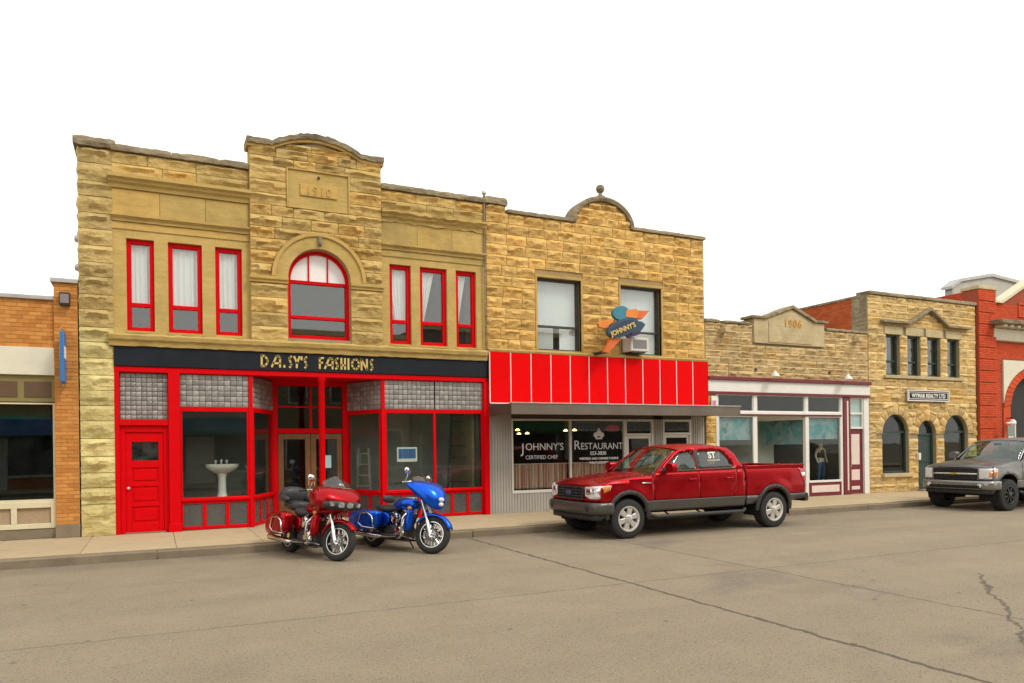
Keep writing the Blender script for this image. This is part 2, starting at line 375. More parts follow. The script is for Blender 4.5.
g = MB(); s_ = 900
g.add([(-s_, -s_, -.03), (s_, -s_, -.03), (s_, s_, -.03), (-s_, s_, -.03)], [(0, 1, 2, 3)])
tag(g.build('ground', M['soil']), kind='structure')
r_ = MB(); r_.grid([[(x, y, 0.0) for x in (-160, -40, -10, 0, 10, 20, 40, 160)] for y in (-20.2, -14, -9, -5, -2.9)])
tag(r_.build('road', M['road']), kind='structure')
rnd = random.Random(3)
def pavement(name, y0, y1, kerb_y, rows, x0=-24, x1=62):
    pv = MB().box(x0 - 100, x1 + 100, y0, y1, -.02, .135).build(name, M['mortar']); tag(pv, kind='structure')
    k = MB(); x = x0
    kb = tag(bpy.data.objects.new('kerb', None), kind='structure'); COL.objects.link(kb); ORG[kb.name] = Vector((0, 0, 0))
    i = 0
    while x < x1:
        w = 3.0
        q = MB(); ya, yb = sorted((kerb_y, kerb_y + (.16 if kerb_y > y0 - .01 and kerb_y < (y0 + y1) / 2 else -.16)))
        q.box(x + .005, x + w - .005, ya, yb, -.02, .142 + rnd.uniform(-.006, .006)).build('kerb_stone', M['kerb'], kb, bevel=.02)
        x += w
    ys = [y0 + (y1 - y0) * j / rows for j in range(rows + 1)]
    cell = MB(); w = 1.52; h = (y1 - y0) / rows
    cell.box(0, w - .009, 0, h - .009, -.03, 0)
    base = None
    n = int((x1 - x0) / w)
    for i in range(n):
        for j in range(rows):
            if base is None:
                o = cell.build('paving_slab', M['slab'], pv, bevel=.006); base = o
            else:
                o = base.copy(); COL.objects.link(o)
            o.location = (x0 + i * w, ys[j] + .007, .15 + rnd.uniform(-.002, .002))
pavement('pavement', -2.86, .06, -3.02, 2)
pavement('far_pavement', -24.6, -20.36, -20.2, 2)
# ------------------------------------------------------------------ masonry helpers
def rock_mesh(w, h, proud, rg, nx=7, nz=5, clip=None, org=None, thick=.06, depth_in=.03):
    """rock-faced block in local coords: x 0..w, z 0..h, face towards -y. clip: list of (cx,cz,r) in block coords"""
    P = []
    sx, sz, tl = rg.uniform(-.5, .5), rg.uniform(-.4, .6), rg.uniform(.3, .7)
    ridge = rg.uniform(.25, .75)
    for j in range(nz):
        row = []
        for i in range(nx):
            u, t = i / (nx - 1), j / (nz - 1)
            edge = i in (0, nx - 1) or j in (0, nz - 1)
            uu = u + (0 if edge else rg.uniform(-.25, .25) / nx); tt = t + (0 if edge else rg.uniform(-.25, .25) / nz)
            d = 0.0
            if not edge:
                pill = min(1, 3.2 * min(u, 1 - u) + .25) * min(1, 3.0 * min(t, 1 - t) + .2)
                d = proud * (pill * (.55 + .5 * sx * (u - .5) + .7 * sz * (t - .5)) + rg.uniform(-.42, .42) + (.35 if t > ridge else -.22))
                d = max(d, .004)
            else:
                d = rg.uniform(0, .22) * proud
            row.append([uu * w, -d, tt * h])
        P.append(row)
    if clip:
        for row in P:
            for q in row:
                for (cx, cz, r) in clip:
                    dx, dz = q[0] - cx, q[2] - cz; l = math.hypot(dx, dz)
                    if l < r:
                        if dz < 0 and abs(dx) < r:      # below the springing: push sideways
                            q[0] = cx + math.copysign(r, dx if abs(dx) > 1e-6 else 1)
                        else:
                            q[0] = cx + dx / l * r; q[2] = cz + dz / l * r
                        q[1] *= .5
    mb = MB(); mb.grid(P)
    n = nx; idx = [i for i in range(nx)] + [j * n + nx - 1 for j in range(1, nz)] + [(nz - 1) * n + i for i in range(nx - 2, -1, -1)] + [j * n for j in range(nz - 2, 0, -1)]
    k = len(mb.v); mb.v += [(mb.v[i][0], depth_in + thick * 0, mb.v[i][2]) for i in idx]
    L = len(idx)
    for a in range(L): mb.f.append((idx[a], k + a, k + (a + 1) % L, idx[(a + 1) % L])); mb.m.append(0)
    return mb
def mesh_of(mb, name, mat):
    me = bpy.data.meshes.new(name); me.from_pydata(mb.v, [], mb.f); me.materials.append(mat)
    bm = bmesh.new(); bm.from_mesh(me); bmesh.ops.recalc_face_normals(bm, faces=bm.faces)
    bm.to_mesh(me); bm.free(); smooth(me, 14)
    return me
class Blocks:
    def __init__(s, parent, mat, proud, seed, aspect=2.0, name='stone_block'):
        s.rg = random.Random(seed); s.mat = mat; s.parent = parent; s.proud = proud; s.name = name
        s.pool = [mesh_of(rock_mesh(1, 1, proud, s.rg), name, mat) for _ in range(16)]; s.n = 0
    def put(s, x0, x1, z0, z1, y=0.0, clip=None, gap=.012):
        if x1 - x0 < .06 or z1 - z0 < .04: return
        o0 = ORG[s.parent.name]; w, h = x1 - x0 - gap, z1 - z0 - gap
        if clip:
            c2 = [(cx - x0 - gap / 2, cz - z0 - gap / 2, r) for cx, cz, r in clip]
            me = mesh_of(rock_mesh(w, h, s.proud, s.rg, 9, 6, clip=c2), s.name, s.mat); sc = (1, 1, 1)
        else:
            me = s.pool[s.rg.randrange(16)]; sc = (w, s.rg.uniform(.75, 1.2), h)
        o = bpy.data.objects.new(s.name, me); COL.objects.link(o); o.parent = s.parent
        o.location = Vector((x0 + gap / 2, y, z0 + gap / 2)) - o0; o.scale = sc; s.n += 1
        return o
    def course(s, x0, x1, z0, z1, holes, wmin, wmax, y=0.0, arcs=()):
        """one course; holes = rectangles (xa,xb,za,zb) kept free; arcs = (cx,cz,r) circles kept free"""
        segs = [(x0, x1)]
        for xa, xb, za, zb in holes:
            if zb <= z0 + .02 or za >= z1 - .02: continue
            ns = []
            for a, b in segs:
                if xb <= a or xa >= b: ns.append((a, b)); continue
                if xa - a > .05: ns.append((a, xa))
                if b - xb > .05: ns.append((xb, b))
            segs = ns
        for cx, cz, r in arcs:        # cut where the arc fully crosses the course
            zz = z0 + .0
            if z1 > cz and zz < cz + r:
                lo = max(z0, cz)
                half_hi = math.sqrt(max(0, r * r - (z1 - cz) ** 2)) if z1 < cz + r else 0
                if half_hi > .02:
                    ns = []
                    for a, b in segs:
                        xa, xb = cx - half_hi, cx + half_hi
                        if xb <= a or xa >= b: ns.append((a, b)); continue
                        if xa - a > .03: ns.append((a, xa))
                        if b - xb > .03: ns.append((xb, b))
                    segs = ns
        for a, b in segs:
            n = max(1, round((b - a) / s.rg.uniform(wmin * .5 + wmax * .5, wmax * .6 + wmin * .4)))
            ws = [s.rg.uniform(wmin, wmax) for _ in range(n)]; t = sum(ws); x = a
            for w in ws:
                x2 = x + w / t * (b - a)
                near = [c for c in arcs if c[0] - c[2] < x2 and c[0] + c[2] > x and c[1] + c[2] > z0 and z1 > c[1] - .05]
                s.put(x, x2, z0, z1, y, near or None)
                x = x2
def wedge(parent, name, mat, cx, cz, r0, r1, a0, a1, y, proud, rg, gap=.008):
    """one voussoir, rock faced"""
    P = []; nx, nz = 4, 5
    for j in range(nz):
        row = []
        for i in range(nx):
            u, t = i / (nx - 1), j / (nz - 1)
            a = a0 + gap / r0 + (a1 - a0 - 2 * gap / r0) * u; r = r0 + (r1 - r0) * t
            e = i in (0, nx - 1) or j in (0, nz - 1)
            d = rg.uniform(0, .2) * proud if e else proud * rg.uniform(.5, 1.1)
            row.append((cx + r * math.cos(a), y - d, cz + r * math.sin(a)))
        P.append(row)
    mb = MB(); mb.grid(P); n = nx
    idx = [i for i in range(nx)] + [j * n + nx - 1 for j in range(1, nz)] + [(nz - 1) * n + i for i in range(nx - 2, -1, -1)] + [j * n for j in range(nz - 2, 0, -1)]
    k = len(mb.v); mb.v += [(mb.v[i][0], y + .03, mb.v[i][2]) for i in idx]; L = len(idx)
    for a in range(L): mb.f.append((idx[a], k + a, k + (a + 1) % L, idx[(a + 1) % L])); mb.m.append(0)
    return mb.build(name, mat, parent, sm=38)
def wall_with_holes(name, mat, parent, outline, holes, y0, y1):
    """outline, holes: lists of (x,z); slab between y0 and y1 with real openings"""
    pts = []; edges = []; 
    for lp in [outline] + holes:
        k = len(pts); pts += [Vector((a, b)) for a, b in lp]; edges += [(k + i, k + (i + 1) % len(lp)) for i in range(len(lp))]
    vo, eo, fo, ov, oe, of = geometry.delaunay_2d_cdt(pts, edges, [], 2, 1e-5)
    def inside(p, poly):
        c = False; j = len(poly) - 1
        for i in range(len(poly)):
            (xi, yi), (xj, yj) = poly[i], poly[j]
            if (yi > p[1]) != (yj > p[1]) and p[0] < (xj - xi) * (p[1] - yi) / (yj - yi) + xi: c = not c
            j = i
        return c
    tris = []
    for f in fo:
        cx = sum(vo[i].x for i in f) / len(f); cz = sum(vo[i].y for i in f) / len(f)
        if inside((cx, cz), outline) and not any(inside((cx, cz), h) for h in holes): tris.append(tuple(f))
    n = len(vo); mb = MB()
    mb.v = [(v.x, y0, v.y) for v in vo] + [(v.x, y1, v.y) for v in vo]
    mb.f = tris + [tuple(n + i for i in reversed(t)) for t in tris]
    cnt = {}
    for t in tris:
        for a, b in zip(t, t[1:] + t[:1]): cnt.setdefault((min(a, b), max(a, b)), []).append((a, b))
    for k, l in cnt.items():
        if len(l) == 1: a, b = l[0]; mb.f.append((a, b, n + b, n + a))
    mb.m = [0] * len(mb.f)
    return mb.build(name, mat, parent)
def rect(x0, x1, z0, z1): return [(x0, z0), (x1, z0), (x1, z1), (x0, z1)]
def archp(x0, x1, z0, zs, n=14):
    c, r = (x0 + x1) / 2, (x1 - x0) / 2
    return [(x0, z0), (x1, z0)] + [(c + r * math.cos(math.pi * i / n), zs + r * math.sin(math.pi * i / n)) for i in range(n + 1)]
def frame_rect(mb, x0, x1, z0, z1, t, y0, y1, tb=None, tt=None):
    tb = tb or t; tt = tt or t
    mb.box(x0, x0 + t, y0, y1, z0, z1); mb.box(x1 - t, x1, y0, y1, z0, z1)
    mb.box(x0 + t, x1 - t, y0, y1, z0, z0 + tb); mb.box(x0 + t, x1 - t, y0, y1, z1 - tt, z1)
def pane(name, parent, x0, x1, z0, z1, y, mat=None):
    return MB().box(x0, x1, y, y + .008, z0, z1).build(name, mat or M['glass'], parent)
def window(parent, x0, x1, z0, z1, y, mat, t=.07, rail=None, rail_t=.07, glass=None, name='window', depth=.10, mull=()):
    """window > frame, rail, panes. returns the window part"""
    w = MB(); frame_rect(w, x0, x1, z0, z1, t, y, y + depth)
    wo = w.build(name, mat, parent, bevel=.006)
    zs = [z0 + t, z1 - t]
    if rail: 
        MB().box(x0 + t, x1 - t, y + .012, y + depth - .01, rail - rail_t / 2, rail + rail_t / 2).build('rail', mat, wo, bevel=.006)
        zs = [z0 + t, rail - rail_t / 2, rail + rail_t / 2, z1 - t]
    for i in range(0, len(zs), 2):
        pane('pane', wo, x0 + t - .004, x1 - t + .004, zs[i] - .004, zs[i + 1] + .004, y + depth * .55, glass)
    return wo
def curtain(name, label, group, x0, x1, z0, z1, y, mat, amp=.03, waves=6, swoop=None, cat='curtain'):
    """wavy hanging cloth; swoop: function(t 0 top..1 bottom)->(a,b) fractions of width"""
    P = []; nz = 14; nx = waves * 8 + 1
    for j in range(nz + 1):
        t = j / nz; a, b = swoop(t) if swoop else (0, 1)
        row = []
        for i in range(nx):
            u = i / (nx - 1); x = x0 + (x1 - x0) * (a + (b - a) * u)
            yy = y + amp * math.sin(u * waves * 2 * math.pi + .6 * math.sin(3 * t)) * (.6 + .4 * t) + amp * .4 * math.sin(u * waves * 4.7)
            row.append((x, yy, z1 + (z0 - z1) * t))
        P.append(row)
    mb = MB(); mb.grid(P)
    e = thing(name, label, cat, ((x0 + x1) / 2, y, z0), group)
    o = mb.build('cloth', mat, e, recalc=False); o.data.shade_smooth()
    md = o.modifiers.new('solid', 'SOLIDIFY'); md.thickness = .004
    MB().tube([(x0 - .04, y, z1 + .01), (x1 + .04, y, z1 + .01)], .012, 8).build('rod', M['white_alu'], e)
    return e
def text(s, size, mat, parent, loc, rot=(R(90), 0, 0), align='CENTER', name='lettering', ext=.004, sx=1.0, offset=0.0, spacing=1.0):
    c = bpy.data.curves.new('t', 'FONT'); c.body = s; c.size = size; c.align_x = align; c.extrude = ext; c.resolution_u = 3
    c.offset = offset; c.space_character = spacing
    t = bpy.data.objects.new('t', c); COL.objects.link(t)
    dg = bpy.context.evaluated_depsgraph_get(); me = bpy.data.meshes.new_from_object(t.evaluated_get(dg))
    bpy.data.objects.remove(t); bpy.data.curves.remove(c)
    me.materials.clear(); me.materials.append(mat)
    o = link(name, me, parent); o0 = ORG[parent.name] if parent is not None else Vector((0, 0, 0))
    o.location = Vector(loc) - o0; o.rotation_euler = rot; o.scale = (sx, 1, 1)
    return o
def strokes(mb, lines, x, z, h, w, th, y, d=.012):
    """letters drawn as strokes; lines: polylines in unit box; flat bars with thickness"""
    for pl in lines:
        for (a, b), (c, e) in zip(pl, pl[1:]):
            p = Vector((x + a * w, z + b * h)); q = Vector((x + c * w, z + e * h)); t = (q - p)
            if t.length < 1e-6: continue
            t.normalize(); n = Vector((-t.y, t.x)) * th / 2; p = p - t * th * .35; q = q + t * th * .35
            mb.prism([(p.x + n.x, p.y + n.y), (p.x - n.x, p.y - n.y), (q.x - n.x, q.y - n.y), (q.x + n.x, q.y + n.y)], y - d, y)
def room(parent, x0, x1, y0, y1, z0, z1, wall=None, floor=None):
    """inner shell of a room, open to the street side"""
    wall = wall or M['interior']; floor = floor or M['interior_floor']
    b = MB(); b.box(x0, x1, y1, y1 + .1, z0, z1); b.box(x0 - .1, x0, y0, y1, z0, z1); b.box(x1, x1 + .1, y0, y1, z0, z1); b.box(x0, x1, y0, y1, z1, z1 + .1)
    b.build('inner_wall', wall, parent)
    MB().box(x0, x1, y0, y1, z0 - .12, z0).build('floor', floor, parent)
# ------------------------------------------------------------------ two-storey sandstone shop with red shopfront
DZ = thing('sandstone_shop', 'two storey buff sandstone shop with red shopfront, red window frames and arched central window', 'building', (3.2, 0, .15))
X0, X1 = -1.40, 7.76
wl = [(-.52, .01), (.28, .96), (1.23, 1.79)]; wr = [(5.20, 5.75), (5.98, 6.70), (6.94, 7.50)]
ZW0, ZW1 = 4.46, 6.42
ACX, ACZ, AR = 3.49, 5.83, .72
holes = [rect(a, b, ZW0, ZW1) for a, b in wl + wr] + [archp(ACX - AR, ACX + AR, ZW0, ACZ)]
outl = [(X0 + .02, 4.12), (X1, 4.12), (X1, 8.25), (4.98, 8.25), (4.98, 8.78), (4.3, 8.86), (3.5, 9.05), (2.6, 8.86), (1.97, 8.78), (1.97, 8.25), (X0 + .02, 8.25)]
# wings are set back a little behind the pier and the pavilion
wall_with_holes('wall', M['stone_smooth'], DZ, outl, holes, .02, .38)
# side and rear walls, roof
b = MB(); b.box(X0 + .02, X0 + .32, .40, 14, .15, 7.6); b.box(X0 + .32, X1, 13.7, 14, .15, 7.6); b.box(X1 - .28, X1, .40, 13.7, .15, 7.6)
b.build('side_wall', M['mortar'], DZ)
MB().box(X0 + .3, X1 - .28, .4, 13.7, 7.3, 7.42).build('roof', M['roof'], DZ)
boxo('pier_core', M['mortar'], DZ, X0 + .03, -.78, .025, .60, .15, 8.22)
# rock-faced pier on the left: one block per course, turning the corner
bk = Blocks(DZ, M['stone_pier'], .10, 11)
bkt = Blocks(DZ, M['stone_pier_top'], .10, 12)
z = .15; k = 0
bk.put(X0, -.77, z, .81, -.03); z = .81
hs = [bk.rg.uniform(.30, .37) for _ in range(22)]; t = sum(hs); hs = [h * (8.22 - .81) / t for h in hs]
side = [mesh_of(rock_mesh(1, 1, .06, bk.rg), 'stone_block', M['stone_pier']) for _ in range(6)]
zz = [.15, .81]
for h in hs:
    (bkt if z > 4.3 else bk).put(X0, -.77, z, z + h, 0)
    z += h; k += 1; zz.append(z)
for i in range(len(zz) - 1):      # return face of the pier
    o = bpy.data.objects.new('stone_block', side[i % 6]); COL.objects.link(o); o.parent = DZ
    o.location = Vector((X0 + .005, .595, zz[i] + .006)) - ORG[DZ.name]; o.rotation_euler = (0, 0, -R(90)); o.scale = (.60, .7, zz[i + 1] - zz[i] - .012)
# pavilion: rock-faced courses round the arched window
PV = -.10
boxo('pavilion_edge', M['stone_smooth'], DZ, 1.955, 1.975, PV + .02, .02, 4.40, 8.76)
boxo('pavilion_edge', M['stone_smooth'], DZ, 4.965, 4.985, PV + .02, .02, 4.40, 8.76)
pvh = [rect(2.77, 4.21, ZW0 - .2, 4.5)]
wall_with_holes('pavilion_backing', M['mortar'], DZ, [(1.975, 4.38), (4.965, 4.38), (4.965, 8.76), (4.3, 8.84), (3.5, 9.03), (2.6, 8.84), (1.975, 8.76)], [archp(ACX - AR, ACX + AR, ZW0, ACZ)], PV + .02, .018)
pb = Blocks(DZ, M['stone_d'], .09, 5)
plaque = (2.77, 4.20, 7.46, 8.36)
zs = [4.38, 4.70, 5.02, 5.36, 5.68]
for a, c in zip(zs, zs[1:]):
    pb.course(1.96, 2.76, a, c, [], .4, .85, PV); pb.course(4.22, 4.98, a, c, [], .4, .85, PV)
for a, c in ((1.93, 2.77), (4.21, 5.01)):
    q = MB(); q.profile([(PV + .01, 5.68), (PV - .05, 5.69), (PV - .05, 5.74), (PV - .09, 5.76), (PV - .09, 5.83), (PV + .01, 5.84)], a, c)
    q.build('impost', M['stone_smooth'], DZ, bevel=.008)
zs = [5.84, 6.12, 6.42, 6.70, 6.96, 7.22, 7.46, 7.72, 8.02, 8.36, 8.56]
for a, c in zip(zs, zs[1:]):
    pb.course(1.96, 4.98, a, c, [plaque], .38, .85, PV, arcs=[(ACX, 5.84, 1.085)])
pb.course(1.96, 4.98, 8.56, 8.78, [], .4, .8, PV)
pb.course(2.75, 4.25, 8.78, 8.92, [], .4, .8, PV)
# moulded arch ring
for r0, r1, y in ((AR + .0, 1.00, PV - .045), (1.00, 1.085, PV - .085)):
    MB().ring(ACX, 5.84, r0, r1, 0, math.pi, y, PV + .03, 32).build('arch_ring', M['stone_smooth'], DZ, sm=35)
MB().box(ACX - .045, ACX + .045, PV - .13, PV - .04, 6.62, 6.86).build('keystone', M['stone_cap'], DZ, bevel=.03)
# plaque with raised date
MB().box(2.78, 4.19, PV - .012, PV + .03, 7.47, 8.35).build('plaque', M['stone_smooth'], DZ, bevel=.01)
q = MB(); frame_rect(q, 2.76, 4.21, 7.45, 8.37, .035, PV - .05, PV + .0); q.build('plaque_border', M['stone_smooth'], DZ, bevel=.01)
dp = MB().box(3.06, 3.91, PV - .045, PV - .005, 7.76, 8.04).build('date_stone', M['stone_smooth'], DZ, bevel=.012)
text('1910', .27, M['stone_smooth'], dp, (3.485, PV - .045, 7.80), ext=.018, spacing=1.15, name='carved_date')
MB().lathe([(.0, -.03), (.03, -.02), (.03, .02)], (3.49, PV - .03, 8.22), 'y', 10).build('iron_boss', M['black_metal'], DZ)
# pavilion coping: shoulders and segmental crest
def crest(x): 
    t = abs(x - 3.47)
    return 8.80 if t > 1.0 else 8.80 + .29 * math.cos(t / 1.0 * math.pi / 2) ** .8
q = MB(); n = 40; xs = [1.90 + (5.04 - 1.90) * i / n for i in range(n + 1)]
secs = [[(x, PV - .11, crest(x)), (x, PV - .11, crest(x) + .12), (x, .40, crest(x) + .13), (x, .40, crest(x))] for x in xs]
co_ = q.loft(secs).build('coping', M['stone_cap'], DZ, sm=30)
q = MB(); secs = [[(x, PV - .055, crest(x) - .07), (x, PV - .055, crest(x) - .002), (x, .3, crest(x) - .002), (x, .3, crest(x) - .07)] for x in xs]
q.loft(secs).build('coping_moulding', M['stone_smooth'], DZ)
# wings: coping, two rock courses, cornice, frieze, moulding, window wall, sill band
def eroded(o, amt, seed):
    rg = random.Random(seed)
    for v in o.data.vertices:
        v.co += Vector((0, rg.uniform(-.2, 1) * amt, rg.uniform(-1, .3) * amt))
def moulding(name, prof, x0, x1, mat, erode=0, seed=0):
    n = max(2, int((x1 - x0) / .12)); q = MB()
    q.loft([[(x0 + (x1 - x0) * i / n, y, z) for y, z in prof] for i in range(n + 1)])
    o = q.build(name, mat, DZ, sm=30)
    if erode: eroded(o, erode, seed)
    return o
wb = Blocks(DZ, M['stone_d'], .075, 8)
for (a, c, sd) in ((-.78, 1.95, 1), (4.99, 7.76, 2)):
    for z0, z1 in ((7.74, 7.97), (7.97, 8.21)): wb.course(a, c, z0, z1, [], .55, 1.0, .0)
    x = a
    while x < c - .1:
        w = min(wb.rg.uniform(.8, 1.3), c - x); 
        if c - x - w < .3: w = c - x
        rough_box('coping_stone', M['stone_cap'], DZ, x + .003, x + w - .003, -.10, .42, 8.21, 8.36, .02); x += w
    moulding('cornice', [(.02, 7.44), (-.05, 7.45), (-.06, 7.52), (-.12, 7.56), (-.13, 7.60), (-.20, 7.64), (-.20, 7.71), (.02, 7.745)], a - (.06 if sd == 1 else 0), c + (.04 if sd == 1 else 0), M['stone_smooth'], .0 if sd == 1 else .035, sd)
    x = a; nfr = 3
    for i in range(nfr):
        w = (c - a) / nfr
        MB().box(a + i * w + .003, a + (i + 1) * w - .003, -.012, .02, 6.915, 7.435).build('frieze_block', M['stone_smooth'], DZ, bevel=.006)
    moulding('string_course', [(.02, 6.75), (-.04, 6.76), (-.045, 6.81), (-.11, 6.86), (-.11, 6.905), (.02, 6.912)], a, c, M['stone_smooth'], .008, sd + 4)
    MB().box(a, c, -.004, .02, 6.60, 6.745).build('lintel', M['stone_smooth'], DZ)
eroded(co_, .022, 77)
# pier cap
rough_box('pier_cap', M['stone_cap'], DZ, X0 - .07, -.70, -.12, .66, 8.22, 8.43, .025)
# sill band over the whole front
moulding('sill_band', [(.10, 4.12), (-.10, 4.13), (-.12, 4.22), (-.17, 4.26), (-.19, 4.34), (-.16, 4.385), (.10, 4.40)], -.86, 7.74, M['stone_smooth'], .012, 9)
for i in range(6): pass
# upper windows
for i, (a, c) in enumerate(wl + wr):
    w = window(DZ, a, c, ZW0, ZW1, .10, M['red'], .092, rail=5.03, rail_t=.085)
    MB().box(a - .02, c + .02, .0, .10, ZW0 - .05, ZW0 - .002).build('sill', M['stone_smooth'], w)
# arched window
aw = MB(); aw.ring(ACX, ACZ, AR - .085, AR, 0, math.pi, .06, .17, 32)
frame_rect(aw, ACX - AR, ACX + AR, ZW0, ACZ, .085, .06, .17, tb=.10, tt=.001)
awo = aw.build('arched_window', M['red'], DZ, bevel=.006)
for zc, th in ((5.80, .075), (4.98, .075)):
    MB().box(ACX - AR + .085, ACX + AR - .085, .072, .16, zc - th / 2, zc + th / 2).build('rail', M['red'], awo, bevel=.005)
for dx in (-.22, .22):
    h = math.sqrt((AR - .085) ** 2 - dx * dx)
    MB().box(ACX + dx - .016, ACX + dx + .016, .08, .14, 5.84, ACZ + h + .01).build('glazing_bar', M['red'], awo)
MB().prism(archp(ACX - AR + .08, ACX + AR - .08, 5.83, ACZ), .11, .133).build('pane', pm('white painted pane', (.80, .77, .75), .3, var=.04), awo)
pane('pane', awo, ACX - AR + .08, ACX + AR - .08, 5.01, 5.77, .12); pane('pane', awo, ACX - AR + .08, ACX + AR - .08, 4.55, 4.95, .12)
# upper rooms
room(DZ, X0 + .5, X1 - .4, .40, 5.5, 4.0, 7.1, wall=M['interior'])
for i, (a, c) in enumerate(wl):
    curtain('curtain', ['white sheer curtain in the narrow upper window beside the left stone pier', 'white sheer curtain in the wide middle upper window on the left wing', 'white sheer curtain in the upper window just left of the arched window'][i],
            'sheer curtains upstairs', a + .02, c - .02, 5.0, 6.38, 0.225, M['curtain'], .018, 5)
for i, (a, c) in enumerate(wr):
    sw = (lambda t: (0, .95 - .1 * t) if t < .3 else (.0 + .42 * (t - .3), .92 - .12 * (t - .3))) if i == 0 else (lambda t: (0, .62 - .45 * t))
    curtain('curtain', ['white sheer curtain tied aside in the upper window just right of the arched window', 'white sheer curtain tied aside in the wide middle upper window on the right wing', 'white sheer curtain tied aside in the upper window nearest the ochre stone building'][i],
            'sheer curtains upstairs', a + .02, c - .02, 5.0, 6.38, 0.225, M['curtain'], .018, 5, swoop=sw)
# ---------- red shopfront
FZ = 3.64
boxo('fascia_beam', M['red'], DZ, -.78, 7.78, -.02, .30, 3.58, 3.70, bevel=.01)
boxo('lintel_core', M['mortar'], DZ, -.76, 7.70, .06, .38, 3.70, 4.12)
boxo('soffit', M['red'], DZ, .28, 7.66, .30, 2.2, 3.60, 3.66)
boxo('post', M['red'], DZ, -.775, -.685, -.02, .20, .15, 3.58, bevel=.008)
boxo('pilaster', M['red'], DZ, .25, .475, -.06, .22, .15, 3.58, bevel=.008)
boxo('pilaster_base', M['red'], DZ, .235, .49, -.075, .22, .15, .33, bevel=.008)
boxo('post', M['red'], DZ, 7.655, 7.80, -.05, .22, .15, 3.58, bevel=.008)
boxo('corner_post', M['red'], DZ, 1.90, 1.985, .02, .11, .15, 3.58, bevel=.006)
boxo('corner_post', M['red'], DZ, 4.96, 5.045, .02, .11, .15, 3.58, bevel=.006)
MB().lathe([(.10, .15), (.10, .24), (.072, .26), (.072, 3.46), (.10, 3.50), (.10, 3.58)], (3.53, .06, 0), 'z', 20).build('column', M['red'], DZ, sm=40)
# door bay
boxo('transom_rail', M['red'], DZ, -.685, .25, -.03, .16, 2.45, 2.57, bevel=.006)
dfm = MB(); frame_rect(dfm, -.685, .25, .16, 2.45, .10, .04, .16, tb=.03, tt=.14); dfm.build('door_frame', M['red'], DZ, bevel=.006)
DR = MB().box(-.585, .15, .10, .145, .19, 2.31)
dro = thing('x', 'x', 'x') if False else DR.build('door', M['red'], DZ, bevel=.004)
st = MB(); st.box(-.585, -.47, .075, .10, .19, 2.31); st.box(.05, .15, .075, .10, .19, 2.31)
for z0, z1 in ((.19, .37), (.72, .80), (1.15, 1.23), (1.55, 1.70), (2.10, 2.31)): st.box(-.47, .05, .075, .10, z0, z1)
st.build('door_rails', M['red'], dro, bevel=.006)
for z0, z1 in ((.40, .70), (.83, 1.13), (1.26, 1.53)): MB().box(-.43, .01, .082, .10, z0 + .02, z1 - .02).build('door_panel', M['red'], dro, bevel=.012)
MB().box(-.47, .05, .086, .092, 1.70, 2.10).build('pane', glass_mat('dusty glass', (.5, .55, .55), dirty=.05), dro)
MB().box(-.46, .04, .099, .1005, 1.70, 2.10).build('door_backing', M['dark'], dro)
MB().lathe([(0, -.075), (.028, -.065), (.030, -.045), (.014, -.03), (.014, 0)], (-.53, .075, 1.12), 'y', 12).build('knob', M['alu'], dro, sm=40)
boxo('threshold', M['kerb'], DZ, -.60, .17, .0, .2, .152, .18)
# glass block transoms
def glassblock_mat():
    m, nt, p = new_mat('prism glass tile'); co = coord(nt); oi = nd(nt, 'ShaderNodeObjectInfo').outputs['Random']
    c = mixc(nt, oi, (.20, .19, .17), (.36, .34, .31)); c = mixc(nt, mapr(nt, noise_n(nt, co, 14, 3), .4, .7, 0, .4), c, (.14, .14, .13))
    nt.links.new(c, p.inputs['Base Color']); p.inputs['Roughness'].default_value = .22; p.inputs['Specular IOR Level'].default_value = .7
    bump(nt, p, noise_n(nt, co, 25, 2), .01); return m
M['gblock'] = glassblock_mat(); M['lead'] = pm('lead came', (.10, .095, .09), .6, var=.2)
def prism_tiles(p0, p1, z0, z1, nx, nz):
    p0, p1 = Vector(p0), Vector(p1); d = (p1 - p0); L = d.length; d.normalize(); ang = math.atan2(d.y, d.x)
    bk_ = MB(); nrm = Vector((d.y, -d.x))
    a = p0 - nrm * .01; b_ = p1 - nrm * .01; a2 = p0 - nrm * .035; b2 = p1 - nrm * .035
    back = bk_.hexa([(a.x, a.y, z0), (b_.x, b_.y, z0), (b2.x, b2.y, z0), (a2.x, a2.y, z0), (a.x, a.y, z1), (b_.x, b_.y, z1), (b2.x, b2.y, z1), (a2.x, a2.y, z1)]).build('tile_transom', M['lead'], DZ)
    w, h = L / nx, (z1 - z0) / nz
    me = mesh_of(MB().add([(0, 0, 0), (1, 0, 0), (1, 0, 1), (0, 0, 1), (.10, -.012, .10), (.90, -.012, .10), (.90, -.012, .90), (.10, -.012, .90)],
                          [(4, 5, 6, 7), (0, 1, 5, 4), (1, 2, 6, 5), (2, 3, 7, 6), (3, 0, 4, 7)]), 'glass_tile', M['gblock'])
    for i in range(nx):
        for j in range(nz):
            o = bpy.data.objects.new('glass_tile', me); COL.objects.link(o); o.parent = back
            q = p0 + d * (i * w + .006)
            o.location = Vector((q.x, q.y, z0 + j * h + .006)) - ORG[DZ.name]; o.rotation_euler = (0, 0, ang); o.scale = (w - .012, .5, h - .012)
prism_tiles((-.68, .10), (.245, .10), 2.575, 3.575, 9, 10)
prism_tiles((.48, .06), (1.90, .06), 2.86, 3.575, 11, 6)
prism_tiles((1.985, .10), (2.60, 1.36), 2.86, 3.575, 10, 6)
prism_tiles((4.43, 1.36), (4.96, .10), 2.86, 3.575, 10, 6)
prism_tiles((5.045, .06), (6.33, .06), 2.86, 3.575, 11, 6)
